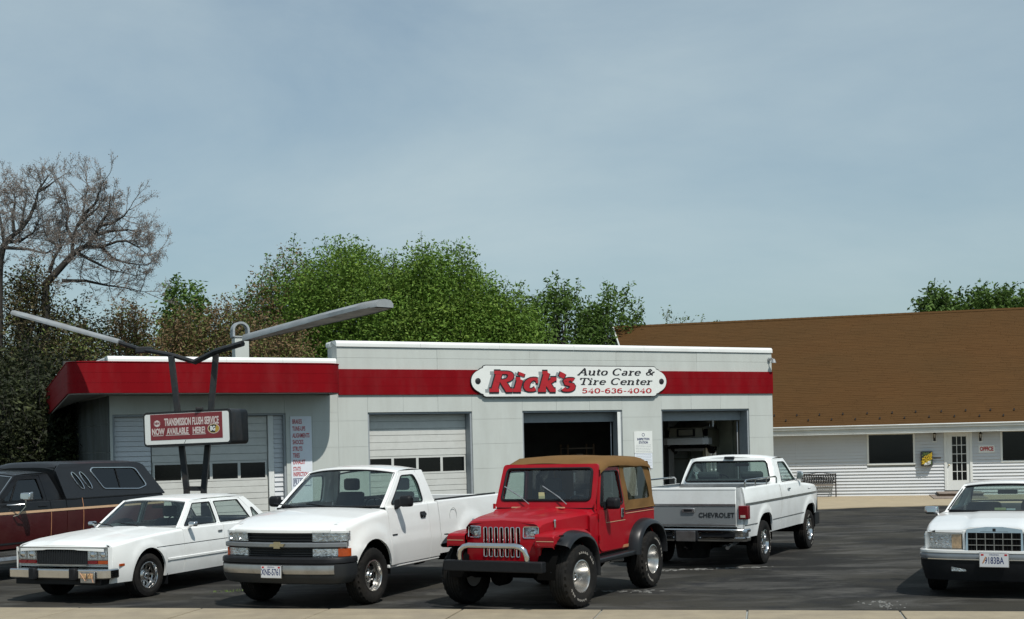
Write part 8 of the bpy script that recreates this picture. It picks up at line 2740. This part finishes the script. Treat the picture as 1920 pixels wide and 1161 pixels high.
    boxo('dashboard', 'seat_grey', T, -1.0, -.6, -.80, .80, .90, 1.26, .05)
    M_ = MB().hexa([(-1.85, -.78, .85), (-1.68, -.78, .85), (-1.68, .78, .85), (-1.85, .78, .85), (-1.93, -.76, 1.42), (-1.81, -.76, 1.42), (-1.81, .76, 1.42), (-1.93, .76, 1.42)]); M_.build('seat_back', 'seat_grey', T, 0, bevel=.05)
    steering(T, -1.12, .42, 1.26)
    boxo('cab_floor', 'under_black', T, -2.02, -.5, -.92, .92, .50, .62, smooth=0)
    boxo('cab_back', 'paint_black', T, -2.04, -2.02, -.86, .86, .55, 1.30, smooth=0)
    M_ = MB().box(-4.4, .7, -.42, -.34, .44, .58).box(-4.4, .7, .34, .42, .44, .58).box(-.30, .70, -.60, .60, .40, 1.0).tube([(0, -.8, .37), (0, .8, .37)], .05, 8).tube([(-wb, -.8, .37), (-wb, .8, .37)], .06, 8)
    M_.build('chassis', 'under_black', T, 0)
    for xc in (0, -wb): arch_liner(T, xc, AZ, AR + .012, .60, .95)
    for x in (0, -wb):
        for s_ in (1, -1): wheel(T, x, s_ * .84, rt, .235, .200, 'rally')
build_cap_truck()

# ------------------------------------------------------------------ car up on the lift in the right bay
def build_lifted():
    c = at_depth(1277, 815, 41.5)
    T = vehicle('sedan_on_lift', 'pale tan sedan raised on the lift inside the right bay, tail towards the street', 'car', c.x, 41.5 + 3.3, 27.6, away=True, z=0)
    T.scale = (.86, .86, .86)
    zb = at_depth(1284, 834, 41.0).z - .36 * .86          # underside of the rear bumper stands .42 above the wheels' base line
    T.location = (c.x + math.sin(R_(27.6)) * 3.2, 41.0 + math.cos(R_(27.6)) * 3.2, zb)
    P = 'paint_tan_metal'
    M_ = MB()
    st = [(-3.42, .72, .50, .98), (-3.36, .84, .34, 1.02), (-3.0, .88, .28, 1.03), (-2.7, .89, .26, 1.02), (0, .88, .26, .98), (.8, .80, .30, .80)]
    M_.grid([[(x, -w, z0), (x, -w * 1.0, z1 - .12), (x, -w * .86, z1), (x, 0, z1 + .02), (x, w * .86, z1), (x, w, z1 - .12), (x, w, z0)] for x, w, z0, z1 in st])
    M_.add([(-3.42, -.72, .50), (-3.42, .72, .50), (-3.42, .62, .98), (-3.42, -.62, .98)], [(0, 1, 2, 3)])
    M_.build('body', P, T, 30)
    M_ = MB().grid([[(x, -w, z), (x, w, z)] for x, w, z in ((-2.85, .72, 1.02), (-2.2, .60, 1.36), (-1.2, .60, 1.38), (-.5, .72, 1.0))])
    M_.build('roof', P, T, 30)
    boxo('plate_recess', 'plastic_black', T, -3.44, -3.42, -.36, .36, .66, .95, .01)
    boxo('plate_panel', 'paint_tan_metal', T, -3.45, -3.44, -.28, .28, .70, .92, .01)
    for s_ in (1, -1):
        boxo('tail_lamp', 'under_black', T, -3.44, -3.30, *sorted((s_ * .70, s_ * .84)), .66, .93, .03)
        for x in (0, -2.7): wheel(T, x, s_ * .76, .31, .2, .19, 'slot')
    band([(-3.1, .90), (-3.42, .88), (-3.54, .70), (-3.56, 0), (-3.54, -.70), (-3.42, -.88), (-3.1, -.90)], [(-.1, .36), (0, .36), (.01, .46), (0, .60), (-.12, .62)]).build('rear_bumper', 'plate_white', T, 30)
    boxo('floor_pan', 'under_black', T, -3.3, .7, -.80, .80, .22, .30, smooth=0)
    # two post lift
    p = Vector(T.location)
    fw = Vector((math.sin(R_(27.6)), math.cos(R_(27.6)), 0))
    L_ = thing('vehicle_lift', 'two post lift holding the tan sedan up in the right bay', 'lift', (p.x - fw.x * 1.4, p.y - fw.y * 1.4, GB), GTH)
    for s_ in (1, -1):
        boxo('post', 'steel_grey', L_, s_ * 1.32 - .10, s_ * 1.32 + .10, -.12, .12, 0, 3.5, .01)
        MB().bar((s_ * 1.25, 0, zb + .14 - GB), (s_ * .6, -.9, zb + .14 - GB), .1, .08).bar((s_ * 1.25, 0, zb + .14 - GB), (s_ * .6, .9, zb + .14 - GB), .1, .08).build('lift_arm', 'steel_grey', L_, 0)
    boxo('cross_beam', 'steel_grey', L_, -1.22, 1.22, -.06, .06, 3.38, 3.48, .01)
build_lifted()
